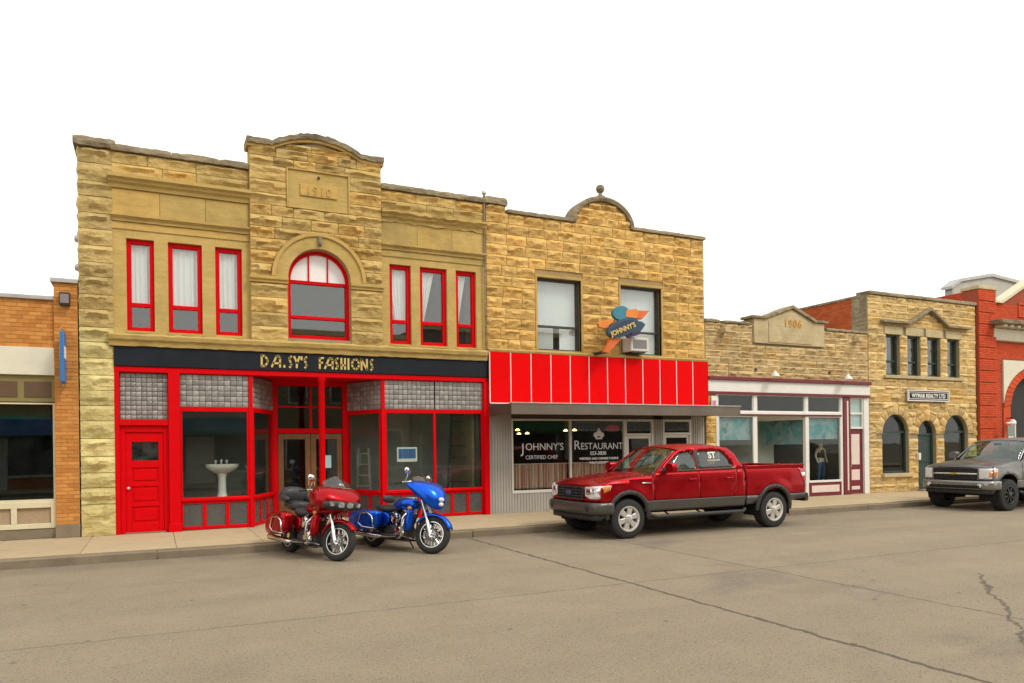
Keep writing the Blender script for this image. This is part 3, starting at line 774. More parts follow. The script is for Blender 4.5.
prism_tiles((6.355, .06), (7.655, .06), 2.86, 3.575, 11, 6)
# display windows along a path
def shopbay(p0, p1, mulls, nb, y_off=0):
    p0, p1 = Vector(p0), Vector(p1); d = p1 - p0; L = d.length; d.normalize(); ang = math.atan2(d.y, d.x)
    e = MB()
    def bx(mb, s0, s1, y0, y1, z0, z1): mb.box(s0, s1, y0, y1, z0, z1)
    fr = MB(); frame_rect(fr, 0, L, .78, 2.86, .045, -.02, .05, tb=.09, tt=.10)
    for m_ in mulls: fr.box(m_ - .03, m_ + .03, -.02, .05, .87, 2.76)
    bay = fr
    me_parts = [('display_window', fr, M['red'], .006)]
    xs = [.045] + [v for m_ in mulls for v in (m_ - .03, m_ + .03)] + [L - .045]
    objs = []
    def place(o):
        o.location = Vector((p0.x, p0.y, 0)) - ORG[DZ.name]; o.rotation_euler = (0, 0, ang); return o
    ORG_bak = ORG[DZ.name]; ORG[DZ.name] = Vector((0, 0, 0))
    wo = fr.build('display_window', M['red'], DZ, bevel=.006)
    for i in range(0, len(xs), 2): MB().box(xs[i] - .004, xs[i + 1] + .004, .012, .022, .865, 2.765).build('pane', M['glass_dark'], wo)
    MB().box(-.01, L + .01, -.06, .05, .79, .86).build('sill', M['red'], wo, bevel=.012)
    bh = MB(); frame_rect(bh, 0, L, .17, .785, .05, -.015, .05, tb=.07, tt=.05)
    for i in range(1, nb): bh.box(L * i / nb - .04, L * i / nb + .04, -.015, .05, .24, .735)
    bo = bh.build('bulkhead', M['red'], DZ, bevel=.006)
    for i in range(nb): MB().box(max(.05, L * i / nb + .04) - .004, min(L - .05, L * (i + 1) / nb - .04) + .004, .012, .03, .235, .74).build('bulkhead_panel', M['bulk_panel'], bo)
    ORG[DZ.name] = ORG_bak
    place(wo); place(bo)
M['bulk_panel'] = pm('grey glass panel', (.085, .085, .08), .25, var=.25, vs_=4, dirt=.2)
shopbay((.478, .06), (1.90, .06), [], 3)
shopbay((1.985, .10), (2.60, 1.36), [], 3)
shopbay((4.43, 1.36), (4.96, .10), [], 3)
shopbay((5.045, .06), (7.655, .06), [1.285], 6)
# recessed entrance: pale floor, door frame, timber doors
boxo('entrance_floor', M['slab'], DZ, .3, 7.6, .062, 2.0, .0, .158)
boxo('door_post', M['red'], DZ, 2.585, 2.71, 1.34, 1.50, .158, 3.60, bevel=.006)
boxo('door_post', M['red'], DZ, 4.31, 4.435, 1.34, 1.50, .158, 3.60, bevel=.006)
boxo('door_head', M['red'], DZ, 2.71, 4.31, 1.36, 1.48, 2.30, 2.42, bevel=.006)
boxo('door_head', M['red'], DZ, 2.71, 4.31, 1.36, 1.48, 3.48, 3.60, bevel=.006)
ft = MB(); ft.box(3.49, 3.55, 1.38, 1.46, 2.42, 3.48); ft.box(2.71, 3.49, 1.39, 1.45, 2.94, 2.98); ft.box(3.55, 4.31, 1.39, 1.45, 2.94, 2.98)
fo = ft.build('fanlight', M['red'], DZ)
for a, c in ((2.71, 3.49), (3.55, 4.31)): pane('pane', fo, a, c, 2.42, 3.48, 1.41, M['glass_dark'])
for a, c, hs_ in ((2.72, 3.505, 1), (3.515, 4.30, 0)):
    q = MB(); frame_rect(q, a, c, .17, 2.29, .13, 1.39, 1.44, tb=.32, tt=.14); do = q.build('timber_door', M['wood'], DZ, bevel=.008)
    pane('pane', do, a + .125, c - .125, .485, 2.155, 1.41, M['glass_dark'])
    hx = c - .065 if hs_ else a + .065
    MB().tube([(hx, 1.38, .98), (hx, 1.33, 1.0), (hx, 1.33, 1.22), (hx, 1.38, 1.24)], .012, 8).build('door_handle', M['gold'], do)
# shop interior behind the glass
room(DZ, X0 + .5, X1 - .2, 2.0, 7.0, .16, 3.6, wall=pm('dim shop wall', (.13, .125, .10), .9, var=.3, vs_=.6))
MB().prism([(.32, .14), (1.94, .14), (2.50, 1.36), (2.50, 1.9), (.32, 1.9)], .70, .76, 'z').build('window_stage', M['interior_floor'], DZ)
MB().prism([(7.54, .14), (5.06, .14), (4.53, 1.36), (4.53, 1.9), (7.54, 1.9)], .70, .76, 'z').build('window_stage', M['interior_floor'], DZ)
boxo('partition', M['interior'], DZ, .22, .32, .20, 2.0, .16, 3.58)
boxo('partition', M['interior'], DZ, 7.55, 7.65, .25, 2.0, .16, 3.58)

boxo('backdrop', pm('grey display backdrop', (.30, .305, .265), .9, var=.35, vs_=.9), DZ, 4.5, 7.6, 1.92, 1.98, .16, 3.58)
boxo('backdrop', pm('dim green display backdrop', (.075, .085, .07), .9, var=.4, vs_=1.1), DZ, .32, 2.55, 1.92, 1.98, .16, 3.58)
# ---------- black sign board with gold deco letters
SG = thing('sign_board', 'long black fascia board with gold deco lettering above the red shopfront', 'sign', (3.5, -.05, 3.71))
MB().box(-.775, 7.765, -.05, .05, 3.705, 4.118).build('board', M['navy'], SG, bevel=.006)
L_ = {'D': [[(.12, 0), (.12, 1), (.6, .95), (.95, .62), (.95, .38), (.6, .05), (.12, 0)]],
      'A': [[(.0, 0), (.55, .95), (.85, 1), (1, .8), (1, 0)], [(.2, .33), (1, .33)]],
      '.': [[(.5, 0), (.5, .12)]],
      'S': [[(.85, 1), (.5, .92), (.35, .72), (.75, .38), (.8, .15), (.45, 0)]],
      'Y': [[(.0, 1), (.5, .42), (1, 1)], [(.5, .45), (.45, 0)]],
      "'": [[(.5, 1), (.4, .75)]],
      'F': [[(.2, 0), (.2, .95), (.95, 1)], [(.2, .52), (.75, .55)]],
      'H': [[(.12, 0), (.12, 1)], [(.88, 0), (.88, 1)], [(.12, .36), (.88, .36)]],
      'I': [[(.5, 0), (.5, 1)]],
      'O': [[(.5, 0), (.85, .15), (1, .5), (.85, .85), (.5, 1), (.15, .85), (0, .5), (.15, .15), (.5, 0)]],
      'N': [[(.1, 0), (.1, 1), (.9, 0), (.9, 1)]]}
def at_u(u):      # photo column -> x on the front
    k = math.tan(math.atan((u - 512) / 741.7) + R(25.64)); return k * (CAM_D - .06)
for ch, u0, u1 in (('D', 261, 269.5), ('A', 272, 281.5), ('.', 283.3, 287), ('S', 288, 293.5), ('Y', 294.5, 301), ("'", 301, 304), ('S', 303.5, 308.5),
                   ('F', 319, 325), ('A', 325, 334), ('S', 334, 340), ('H', 341, 347), ('I', 347.5, 351), ('O', 352, 360.5), ('N', 361, 369), ('S', 369.5, 374.5)):
    q = MB(); a, c = at_u(u0), at_u(u1); strokes(q, L_[ch], a + .02, 3.79, .245, c - a - .03, .044, -.052, .014)
    q.build('letter', M['gold'], SG)
# lower rim lamps left out of sight
# ---------- things inside the shop windows
SK = thing('pedestal_sink', 'white pedestal sink standing in the left display window', 'sink', (1.36, .62, .76))
white_c = pm('white ceramic', (.80, .78, .72), .2, var=.03, coat=.3)
ORG[SK.name] = Vector((0, 0, 0))
MB().lathe([(.15, 0), (.16, .03), (.12, .07), (.09, .20), (.085, .50), (.12, .62), (.13, .64)], n=20).build('pedestal', white_c, SK, sm=50)
q = MB(); secs = []
for z_, a, b_ in ((.62, .16, .12), (.70, .30, .20), (.77, .36, .245), (.82, .37, .25), (.82, .33, .21), (.74, .25, .15), (.72, .05, .04)): secs.append(se(0, 0, z_, a, b_, 28, 3.0, 'z'))
q.loft(secs).build('basin', white_c, SK, sm=50)
for x_ in (-.12, 0, .12): MB().lathe([(.022, .82), (.022, .87), (.035, .885), (.03, .91), (0, .92)], (x_, .19, 0), 'z', 12).build('tap', M['alu'], SK, sm=40)
MB().tube([(0, .19, .88), (0, .15, .93), (0, .06, .92), (0, .05, .88)], .013, 8).build('spout', M['alu'], SK)
def ladder(name, label, loc, h, w0, w1, mat, rot, spread=.0, n=6):
    T = thing(name, label, 'ladder', loc)
    ORG[T.name] = Vector((0, 0, 0))
    for s in (-1, 1): MB().box(-.03, .03, -.02, .02, 0, 1).build('rail', mat, T)
    rails = [c for c in T.children]
    for o, s in zip(rails, (-1, 1)):
        o.location = (s * w0 / 2, 0, 0); dx = s * (w1 - w0) / 2; L = math.sqrt(dx * dx + h * h + spread ** 2 / 4)
        v = Vector((dx, spread / 2, h)); o.rotation_euler = v.to_track_quat('Z', 'Y').to_euler(); o.scale = (1, 1, L)
    for i in range(n):
        t_ = (i + .7) / (n + .2); w = w0 + (w1 - w0) * t_
        MB().box(-w / 2, w / 2, spread / 2 * t_ - .04, spread / 2 * t_ + .04, h * t_ - .015, h * t_ + .015).build('step', mat, T)
    if spread:
        for s in (-1, 1): MB().tube([(s * w0 / 2, spread, 0), (s * w1 / 2, spread / 2 + .02, h)], .018, 6).build('rear_leg', mat, T)
        MB().box(-w1 / 2 - .06, w1 / 2 + .06, spread / 2 - .1, spread / 2 + .12, h, h + .03).build('top_step', mat, T)
    T.rotation_euler = (0, 0, rot); return T
ladder('step_ladder', 'tall dark step ladder standing behind the right display window', (7.25, .75, .76), 2.0, .62, .32, M['black_metal'], R(-20), .7)
ladder('aluminium_ladder', 'short pale ladder leaning inside the glass right of the entrance', (4.75, .95, .76), 1.15, .40, .30, M['alu'], R(-50), .0, 4)
NT = thing('window_notice', 'blue and white paper notice taped inside the right display window', 'notice', (5.62, .10, 1.72))
MB().box(5.36, 5.88, .100, .104, 1.56, 1.92).build('paper', M['paper'], NT)
MB().box(5.40, 5.84, .096, .0995, 1.64, 1.88).build('print', pm('blue print', (.04, .13, .32), .6, var=.1), NT)
N2 = thing('door_notice', 'pale blue paper notice on the right timber entrance door', 'notice', (3.92, 1.385, 1.5))
MB().box(3.72, 4.02, 1.398, 1.402, 1.42, 1.74).build('paper', pm('pale blue paper', (.42, .66, .72), .7, var=.05), N2)
# ------------------------------------------------------------------ ochre stone restaurant with red panels
JB = thing('ochre_stone_building', 'two storey ochre stone restaurant with round gable, ball finial and row of red panels', 'building', (11.3, 0, .15))
J0, J1 = 7.775, 14.93
jw = [(9.26, 10.63), (11.93, 13.35)]
gout = [(11.38 + .92 * math.cos(math.pi * i / 16), 8.06 + .70 * math.sin(math.pi * i / 16)) for i in range(17)]
wall_with_holes('wall', M['mortar_j'], JB, [(J0, 4.30), (J1, 4.30), (J1, 8.04)] + gout + [(8.36, 8.04), (8.36, 8.22), (J0, 8.22)], [rect(a, b, 4.49, 6.45) for a, b in jw], .015, .38)
b = MB(); b.box(J0, J0 + .25, .40, 14, .15, 7.5); b.box(J1 - .27, J1 - .01, .40, 14, .15, 7.6); b.box(J0 + .25, J1 - .27, 13.7, 14, .15, 7.5)
b.build('side_wall', M['mortar_j'], JB)
boxo('roof', M['roof'], JB, J0 + .25, J1 - .27, .4, 13.7, 7.2, 7.3)
boxo('corner_return', M['stone_j'], JB, J1 - .012, J1 + .012, .0, .40, 4.38, 8.04)
jb = Blocks(JB, M['stone_j'], .085, 21)
nz = 13; h = (8.04 - 4.45) / nz
for i in range(nz):
    z0 = 4.45 + i * h
    jb.course(J0 + .01, J1, z0, z0 + h, [(9.20, 10.69, 4.4, 6.52), (11.87, 13.41, 4.4, 6.52)], .40, .68, 0)
jb.course(J0 + .01, 8.34, 8.04, 8.22, [], .3, .6, 0)
for z0, z1 in ((8.05, 8.28), (8.28, 8.50)):
    hw = .92 * math.sqrt(max(0, 1 - ((z1 - 8.06) / .70) ** 2)) + .06
    jb.course(11.38 - hw, 11.38 + hw, z0, z1, [], .4, .65, 0)
jb.course(10.92, 11.84, 8.50, 8.66, [], .4, .6, 0)
# window trims
for a, c in jw:
    q = MB(); q.box(a - .07, c + .07, -.03, .10, 6.45, 6.52); q.box(a - .06, a, -.025, .10, 4.47, 6.45); q.box(c, c + .06, -.025, .10, 4.47, 6.45)
    q.build('window_surround', M['stone_smooth'], JB, bevel=.008)
    w = window(JB, a, c, 4.49, 6.45, .12, M['bronze'] if 'bronze' in M else M['black_metal'], .055, rail=5.16, rail_t=.06, glass=M['glass'])
    MB().box(a - .05, c + .05, -.05, .12, 4.43, 4.49).build('sill', M['stone_smooth'], w, bevel=.008)
room(JB, J0 + .3, J1 - .3, .40, 5.5, 4.0, 7.0)
vb = pm('white vertical blind', (.72, .76, .74), .8, var=.05, vs_=10)
for i, (a, c) in enumerate(jw):
    B_ = thing('vertical_blind', ['white vertical blind in the upper window left of the hanging sign', 'white vertical blind in the upper window behind the air conditioner'][i], 'blind', ((a + c) / 2, .30, 4.6), 'vertical blinds upstairs')
    n = 13
    for k in range(n):
        if i == 0 and k in (6, 7): 
            z0 = 5.15
        else: z0 = 4.56
        x = a + .08 + (c - a - .16) * k / (n - 1)
        MB().hexa([(x - .045, .31, z0), (x + .045, .28, z0), (x + .046, .283, z0), (x - .044, .313, z0), (x - .045, .31, 6.40), (x + .045, .28, 6.40), (x + .046, .283, 6.40), (x - .044, .313, 6.40)]).build('slat', vb, B_)
    MB().box(a + .02, c - .02, .27, .33, 6.40, 6.44).build('head_rail', M['white_alu'], B_)
# copings
rough_box('pier_cap', M['stone_cap'], JB, J0 - .05, 8.38, -.10, .46, 8.22, 8.42, .022)
for a, c in ((8.38, 10.43), (12.33, 14.97)):
    x = a
    while x < c - .1:
        w = min(.95, c - x); 
        if c - x - w < .3: w = c - x
        rough_box('coping_stone', M['stone_cap'], JB, x + .003, x + w - .003, -.09, .44, 8.04, 8.15, .014); x += w
secs = []
for i in range(25):
    a = math.pi * i / 24; c_, s_ = math.cos(a), math.sin(a)
    secs.append([(11.38 + (.90 + d) * c_, y, 8.06 + (.68 + d) * s_) for d, y in ((0, -.08), (.075, -.10), (.13, -.07), (.13, .44), (0, .44))])
MB().loft(secs).build('gable_coping', M['stone_cap'], JB, sm=30)
fin = MB().lathe([(.13, 8.86), (.13, 8.92), (.07, 8.95), (.05, 8.99), (.05, 9.02), (.09, 9.05), (.125, 9.12), (.115, 9.19), (.07, 9.24), (0, 9.26)], (11.38, .12, 0), 'z', 18)
fin.build('ball_finial', M['stone_cap'], JB, sm=50)
moul = MB().profile([(.06, 4.36), (-.13, 4.37), (-.15, 4.42), (-.10, 4.45), (.06, 4.452)], J0, J1 + .03); moul.build('ledge', M['stone_smooth'], JB)
# drain pipe in the joint with the neighbour
MB().tube([(7.72, -.06, 4.42), (7.72, -.06, 8.34), (7.72, -.06, 8.44)], .025, 8).build('drain_pipe', M['stone_cap'], JB)
MB().lathe([(.03, 8.40), (.06, 8.46), (.05, 8.52), (0, 8.53)], (7.72, -.06, 0), 'z', 10).build('pipe_cap', M['steel'], JB)
# red panels, each separate, pale trim between
n = 12; x0, x1 = 7.79, 14.97; w = (x1 - x0) / n
boxo('panel_box', M['brown_dark'], JB, x0 + .02, x1 - .02, -.10, .015, 3.06, 4.355)
for i in range(n):
    MB().box(x0 + i * w + .012, x0 + (i + 1) * w - .012, -.13, -.10, 3.05, 4.36).build('red_panel', M['red_panel'], JB, bevel=.004)
    MB().box(x0 + i * w - .011, x0 + i * w + .011, -.138, -.10, 3.04, 4.36).build('panel_trim', M['white_line'], JB)
boxo('panel_trim', M['white_line'], JB, x0, x1, -.145, -.10, 3.022, 3.048)
# canopy
cn = MB(); cn.box(7.81, 15.02, -1.35, -.005, 2.76, 2.94); cno = cn.build('canopy', M['brown_dark'], JB, bevel=.01)
boxo('fascia', M['canopy'], cno, 7.80, 15.04, -1.385, -1.35, 2.69, 2.955, bevel=.006)
boxo('drip_edge', M['steel'], cno, 7.79, 15.05, -1.40, -1.32, 2.955, 2.985, bevel=.004)
boxo('roof_sheet', M['steel'], cno, 7.82, 15.02, -1.32, -.145, 2.945, 2.965)
boxo('end_board', M['brown_dark'], cno, 7.785, 7.81, -1.38, -.0, 2.70, 2.96)
for i in range(13): boxo('batten', M['brown_dark'], cno, 8.1 + i * .56, 8.15 + i * .56, -1.34, -.02, 2.735, 2.759)
# street level front: ribbed siding, windows, doors
def ribbed(x0_, x1_, z0_, z1_):
    n_ = max(1, int(round((x1_ - x0_) / .085))); p = (x1_ - x0_) / n_; rows = []
    pr = []
    for i in range(n_):
        a = x0_ + i * p; pr += [(a, .0), (a + p * .70, .0), (a + p * .78, .014), (a + p * .96, .014)]
    pr.append((x1_, 0)); 
    m_ = MB(); m_.grid([[(x, y, z0_) for x, y in pr], [(x, y, z1_) for x, y in pr]])
    m_.box(x0_, x1_, .016, .12, z0_, z1_)
    m_.build('ribbed_siding', M['grey_side'], JB)
ribbed(7.805, 8.45, .15, 2.76); ribbed(8.45, 12.04, .15, .66); ribbed(13.02, 13.36, .15, 2.76); ribbed(14.40, J1 - .02, .15, 2.76)
boxo('shopfront_head', M['brown_dark'], JB, 8.45, 14.40, .0, .12, 2.64, 3.06)
boxo('shopfront_head', M['grey_side'], JB, 7.80, 8.45, .0, .12, 2.76, 3.06)
JW = MB(); frame_rect(JW, 8.45, 12.04, .66, 2.64, .045, -.015, .09, tb=.075, tt=.05); JW.box(10.225, 10.275, -.012, .088, .73, 2.59)
jwo = JW.build('restaurant_window', M['white_alu'], JB, bevel=.005)
pane('pane', jwo, 8.49, 10.23, .73, 2.595, .04, M['glass_dark']); pane('pane', jwo, 10.27, 12.0, .73, 2.595, .04, M['glass_dark'])
for a, c, zt in ((12.04, 13.02, 2.20), (13.36, 14.40, 2.22)):
    q = MB(); frame_rect(q, a, c, .15, 2.64, .06, .0, .10, tb=.03); q.box(a + .06, c - .06, .002, .098, zt - .03, zt + .04); fo = q.build('entrance_frame', M['white_alu'], JB, bevel=.005)
    pane('pane', fo, a + .056, c - .056, zt + .036, 2.585, .05, M['glass_dark'])
    q = MB(); frame_rect(q, a + .065, c - .065, .19, zt - .035, .075, .03, .075, tb=.22); do = q.build('glass_door', M['white_alu'], JB, bevel=.006)
    pane('pane', do, a + .136, c - .136, .405, zt - .105, .05, M['glass_dark'])
    MB().tube([(a + .12, -.02, 1.0), (a + .12, -.02, 1.3)], .014, 8).build('door_handle', M['alu'], do)
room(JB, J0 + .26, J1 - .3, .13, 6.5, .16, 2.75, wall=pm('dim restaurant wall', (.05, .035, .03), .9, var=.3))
# lettering on the glass
gl = pm('white window lettering', (.72, .72, .72), .7, var=.1)
LT = thing('window_lettering', 'white lettering and chef hat emblem applied to the restaurant window glass', 'lettering', (10.2, .036, 1.7))
yg = .036
text('J', .37, gl, LT, (8.80, yg, 1.73), ext=.001, name='large_letter'); text("OHNNY'S", .27, gl, LT, (9.46, yg, 1.80), ext=.001)
text('CERTIFIED CHEF', .145, gl, LT, (9.37, yg, 1.56), ext=.001, sx=.93)
text('R', .36, gl, LT, (10.47, yg, 1.80), ext=.001, name='large_letter'); text('ESTAURANT', .26, gl, LT, (11.28, yg, 1.80), ext=.001, sx=.96)
text('553-3838', .14, gl, LT, (11.15, yg, 1.645), ext=.001, offset=.003)
text('WESTERN AND CHINESE CUISINE', .085, gl, LT, (11.18, yg, 1.515), ext=.001, offset=.003)
text('FULLY LICENSED', .085, gl, LT, (11.18, yg, 1.40), ext=.001, offset=.003)
em = MB(); em.prism([(11.07, 2.08), (11.29, 2.08), (11.29, 2.13), (11.07, 2.13)], yg - .001, yg + .001)
for cx_, cz_, r_ in ((11.08, 2.20, .075), (11.18, 2.25, .09), (11.28, 2.20, .075), (11.18, 2.35, .035)): em.prism([(cx_ + r_ * math.cos(a * math.pi / 6), cz_ + r_ * math.sin(a * math.pi / 6)) for a in range(12)], yg - .0012 - r_ * .005, yg + .001)
em.build('emblem', gl, LT)
# striped cafe curtains
def stripe_mat():
    m, nt, p = new_mat('striped cafe curtain'); co = coord(nt)
    mp = nd(nt, 'ShaderNodeMapping'); mp.inputs['Scale'].default_value = (1, 0, 0); nt.links.new(co, mp.inputs['Vector'])
    n1 = noise_n(nt, mp.outputs[0], 14, 2)
    c = mixc(nt, mapr(nt, n1, .46, .54, 0, 1), (.66, .50, .38), (.45, .13, .09))
    c = mixc(nt, mapr(nt, noise_n(nt, mp.outputs[0], 23, 1), .58, .64, 0, .7), c, (.75, .66, .5))
    nt.links.new(c, p.inputs['Base Color']); p.inputs['Roughness'].default_value = .9; return m
M['stripe'] = stripe_mat()
curtain('cafe_curtain', 'striped red and cream cafe curtain under the left half of the restaurant window', 'cafe curtains', 8.52, 10.21, .76, 1.42, .15, M['stripe'], .03, 14)
curtain('cafe_curtain', 'striped red and cream cafe curtain in the right half of the restaurant window', 'cafe curtains', 10.29, 11.98, .76, 1.42, .15, M['stripe'], .03, 14)
# lit lamps hanging in the restaurant
warm = pm('lit lamp glass', (1.0, .55, .18), .5, var=0, emit=7)
for i, (x, y, z) in enumerate(((8.95, 1.2, 2.36), (9.22, 1.2, 2.37), (9.95, 2.6, 2.29), (10.23, 2.6, 2.30), (10.78, 1.2, 2.35), (11.08, 1.2, 2.36))):
    P = thing('pendant_lamp', ['lit pendant lamp nearest the left edge of the restaurant window', 'lit pendant lamp second from the left edge of the restaurant window', 'lower lit pendant lamp, left of the deeper pair inside the restaurant', 'lower lit pendant lamp, right of the deeper pair inside the restaurant', 'lit pendant lamp just right of the restaurant window mullion', 'lit pendant lamp under the red glow inside the restaurant'][i], 'lamp', (x, y, z), 'lit lamps in the restaurant')
    MB().lathe([(.02, z + .04), (.065, z), (.065, z - .015), (0, z - .02)], (x, y, 0), 'z', 14).build('shade', warm, P, sm=40)
    MB().tube([(x, y, z + .05), (x, y, 2.75)], .006, 6).build('cord', M['black_metal'], P)
ne = thing('neon_oval', 'red glowing oval sign inside the top right of the restaurant window', 'sign', (11.75, .5, 2.3))
MB().loft([se(11.95, .50, 2.40, .24, .10, 24, 2, 'y'), se(11.95, .53, 2.40, .24, .10, 24, 2, 'y')]).build('oval', pm('red neon', (.40, .004, .03), .5, var=0, emit=.12), ne)
# air conditioner
AC = thing('air_conditioner', 'white window air conditioner sticking out of the upper right restaurant window', 'air conditioner', (12.2, -.1, 4.5))
M['acw'] = pm('beige enamel', (.62, .58, .52), .5, var=.08, dirt=.1)
MB().box(11.98, 12.60, -.40, .2, 4.53, 4.93).build('case', M['acw'], AC, bevel=.015)
q = MB(); frame_rect(q, 12.00, 12.58, 4.55, 4.91, .05, -.415, -.40); q.build('grille_frame', M['acw'], AC)
for k in range(10): MB().box(12.05, 12.53, -.412, -.402, 4.605 + k * .026, 4.617 + k * .026).build('louvre', M['steel'], AC)
boxo('grille_back', M['black_metal'], AC, 12.05, 12.53, -.404, -.400, 4.60, 4.86)
boxo('bracket', M['black_metal'], AC, 12.05, 12.5, -.38, .05, 4.49, 4.53)
# hanging googie sign
HS = thing('hanging_sign', 'colourful metal sign with orange arrows, teal disc and blue lettered oval above the red panels', 'sign', (11.5, -.6, 4.46))
def px(u, v, y=-.6):
    k = (u - 512) / 741.7; q = (v - 446.7) / 741.7; cr, sr = math.cos(R(.714)), math.sin(R(.714)); k, q = cr * k - sr * q, sr * k + cr * q
    xx = k * math.cos(R(25.64)) + math.sin(R(25.64)); yy = -k * math.sin(R(25.64)) + math.cos(R(25.64)); t_ = (CAM_D + y) / yy
    return (xx * t_, 1.9 - q * t_)
def zp(a, b): return px(580 + a / 8.54, 290 + b / 8.54)
def plate(name, pts, y, mat, th=.10, z=True): return MB().prism([zp(*p) for p in pts], y - th / 2, y + th / 2).build(name, mat, HS, bevel=.012)
orange = pm('orange enamel', (.72, .22, .02), .4, var=.12, vs_=4, dirt=.12); orange2 = pm('red orange enamel', (.66, .13, .02), .4, var=.12, vs_=4, dirt=.12)
teal = pm('teal enamel', (.03, .20, .27), .35, var=.12, vs_=4, dirt=.1); dkblue = pm('dark blue enamel', (.025, .06, .11), .35, var=.15, dirt=.1); purple = pm('purple enamel', (.09, .02, .10), .4, var=.1)
plate('disc', [(345 + 72 * math.cos(a * math.pi / 10), 200 + 62 * math.sin(a * math.pi / 10)) for a in range(20)], -.60, teal, .12)
plate('right_arrow', [(385, 172), (470, 165), (480, 178), (578, 180), (512, 252), (440, 240), (380, 230)], -.62, orange, .10)
plate('right_arrow_tip', [(500, 178), (580, 181), (514, 254), (470, 246)], -.64, orange2, .09)  # redder enamel plate over the tip of the right arrow
plate('left_fin', [(153, 285), (180, 262), (275, 252), (285, 275), (215, 328), (160, 318)], -.57, orange, .10)
plate('leg', [(255, 410), (345, 420), (232, 540), (190, 532)], -.60, orange2, .10)
plate('tail', [(455, 262), (525, 270), (556, 296), (515, 355), (430, 385)], -.58, dkblue, .10)
plate('under_fin', [(380, 380), (500, 340), (520, 375), (420, 410)], -.56, purple, .09)
def tilt(cx_, cy_, rx, ry, an): return [(cx_ + rx * math.cos(t) * math.cos(an) - ry * math.sin(t) * math.sin(an), cy_ + rx * math.cos(t) * math.sin(an) + ry * math.sin(t) * math.cos(an)) for t in [2 * math.pi * k / 28 for k in range(28)]]
plate('oval', tilt(350, 325, 140, 72, -.42), -.66, dkblue, .12)
plate('oval_rim', tilt(350, 325, 122, 55, -.42), -.70, pm('deep blue enamel', (.015, .035, .075), .3, var=.1), .06)
c0 = zp(350, 332); text("JOHNNY'S", .185, M['gold_y'] if 'gold_y' in M else M['gold'], HS, (c0[0], -.745, c0[1] - .09), rot=(R(90), -R(22), 0), ext=.012, offset=.006)
MB().tube([(11.55, .02, 5.30), (11.55, -.60, 5.30)], .025, 8).build('bracket', M['black_metal'], HS)
MB().tube([(11.75, .02, 5.55), (11.75, -.60, 5.55)], .02, 8).build('bracket', M['black_metal'], HS)
pb0 = zp(210, 535); MB().box(pb0[0] - .05, pb0[0] + .05, -.64, -.05, 4.40, 4.47).build('foot_plate', M['black_metal'], HS)
# ------------------------------------------------------------------ one-storey stone shop with gabled date stone
NB = thing('low_stone_shop', 'one storey grey buff stone shop with gabled date stone and white and maroon shopfront', 'building', (18.5, 0, .15))
N0, N1 = 14.95, 22.02
wall_with_holes('wall', M['mortar'], NB, [(N0, 3.84), (N1, 3.84), (N1, 5.60), (N0, 5.60)], [], .015, .40)
b = MB(); b.box(N0, N0 + .25, .4, 12, .15, 5.2); b.box(N0 + .25, N1, 11.7, 12, .15, 5.2); b.build('side_wall', M['mortar'], NB)
boxo('roof', M['roof'], NB, N0 + .25, N1, .4, 11.7, 4.6, 4.7)
nb = Blocks(NB, M['stone_n'], .065, 31)
n = 8; h = (5.60 - 3.96) / n
for i in range(n):
    z0 = 3.96 + i * h; nb.course(N0 + .01, N1, z0, z0 + h, [(16.84, 19.92, 5.05, 6)], .34, .66, 0)
# pier of ochre blocks under the fascia, left
pj = Blocks(NB, M['stone_j'], .05, 33)
boxo('pier', M['mortar_j'], NB, N0, 15.33, .02, .4, .15, 3.5)
zq = .15
while zq < 3.45:
    hh = pj.rg.uniform(.26, .33); pj.put(N0 + .01, 15.34, zq, min(3.48, zq + hh), 0); zq += hh
# coping with a gap where a stone is missing
for a, c, zt in ((N0, 15.5, 5.70), (15.62, 16.72, 5.68), (20.02, 21.0, 5.69), (21.0, N1, 5.68)):
    rough_box('coping_stone', M['stone_cap'], NB, a, c - .006, -.07, .42, 5.60, zt + .01, .016)
pl = MB().prism([(16.86, 5.05), (19.90, 5.05), (19.90, 5.82), (19.45, 5.82), (18.46, 6.20), (17.30, 5.82), (16.86, 5.82)], -.07, .38).build('date_stone', M['stone_plaque'], NB, bevel=.012)
MB().prism([(17.45, 5.10), (19.30, 5.10), (19.30, 5.78), (18.46, 6.10), (17.45, 5.78)], -.09, -.068).build('panel', M['stone_plaque'], pl, bevel=.008)
q = MB().prism([(16.72, 5.82), (17.30, 5.82), (18.46, 6.22), (19.46, 5.82), (20.02, 5.82), (20.02, 5.90), (19.48, 5.91), (18.46, 6.33), (17.28, 5.90), (16.72, 5.90)], -.14, .40)
q.build('gable_coping', M['stone_cap'], pl, bevel=.012)
text('1906', .34, pm('ochre numerals', (.48, .24, .03), .8, var=.1), pl, (18.46, -.092, 5.62), ext=.012, spacing=1.2, offset=.008, name='carved_date')
for x in (15.60, 21.36):
    MB().prism([(x - .10, 5.28), (x + .10, 5.28), (x + .12, 5.42), (x - .12, 5.42)], -.30, .0).build('scupper', M['stone_plaque'], NB, bevel=.01)
    MB().box(x - .05, x + .05, -.045, -.0, 5.42, 5.60).build('scupper_chute', M['stone_cap'], NB)
# fascia
boxo('cornice', M['maroon'], NB, N0 + .02, N1 - .0, -.16, .02, 3.85, 3.955, bevel=.008)
boxo('fascia', M['white'], NB, N0 + .03, N1 - .01, -.09, .10, 3.50, 3.85, bevel=.006)
boxo('fascia_trim', M['maroon'], NB, N0 + .03, N1 - .01, -.10, .08, 3.43, 3.50, bevel=.004)
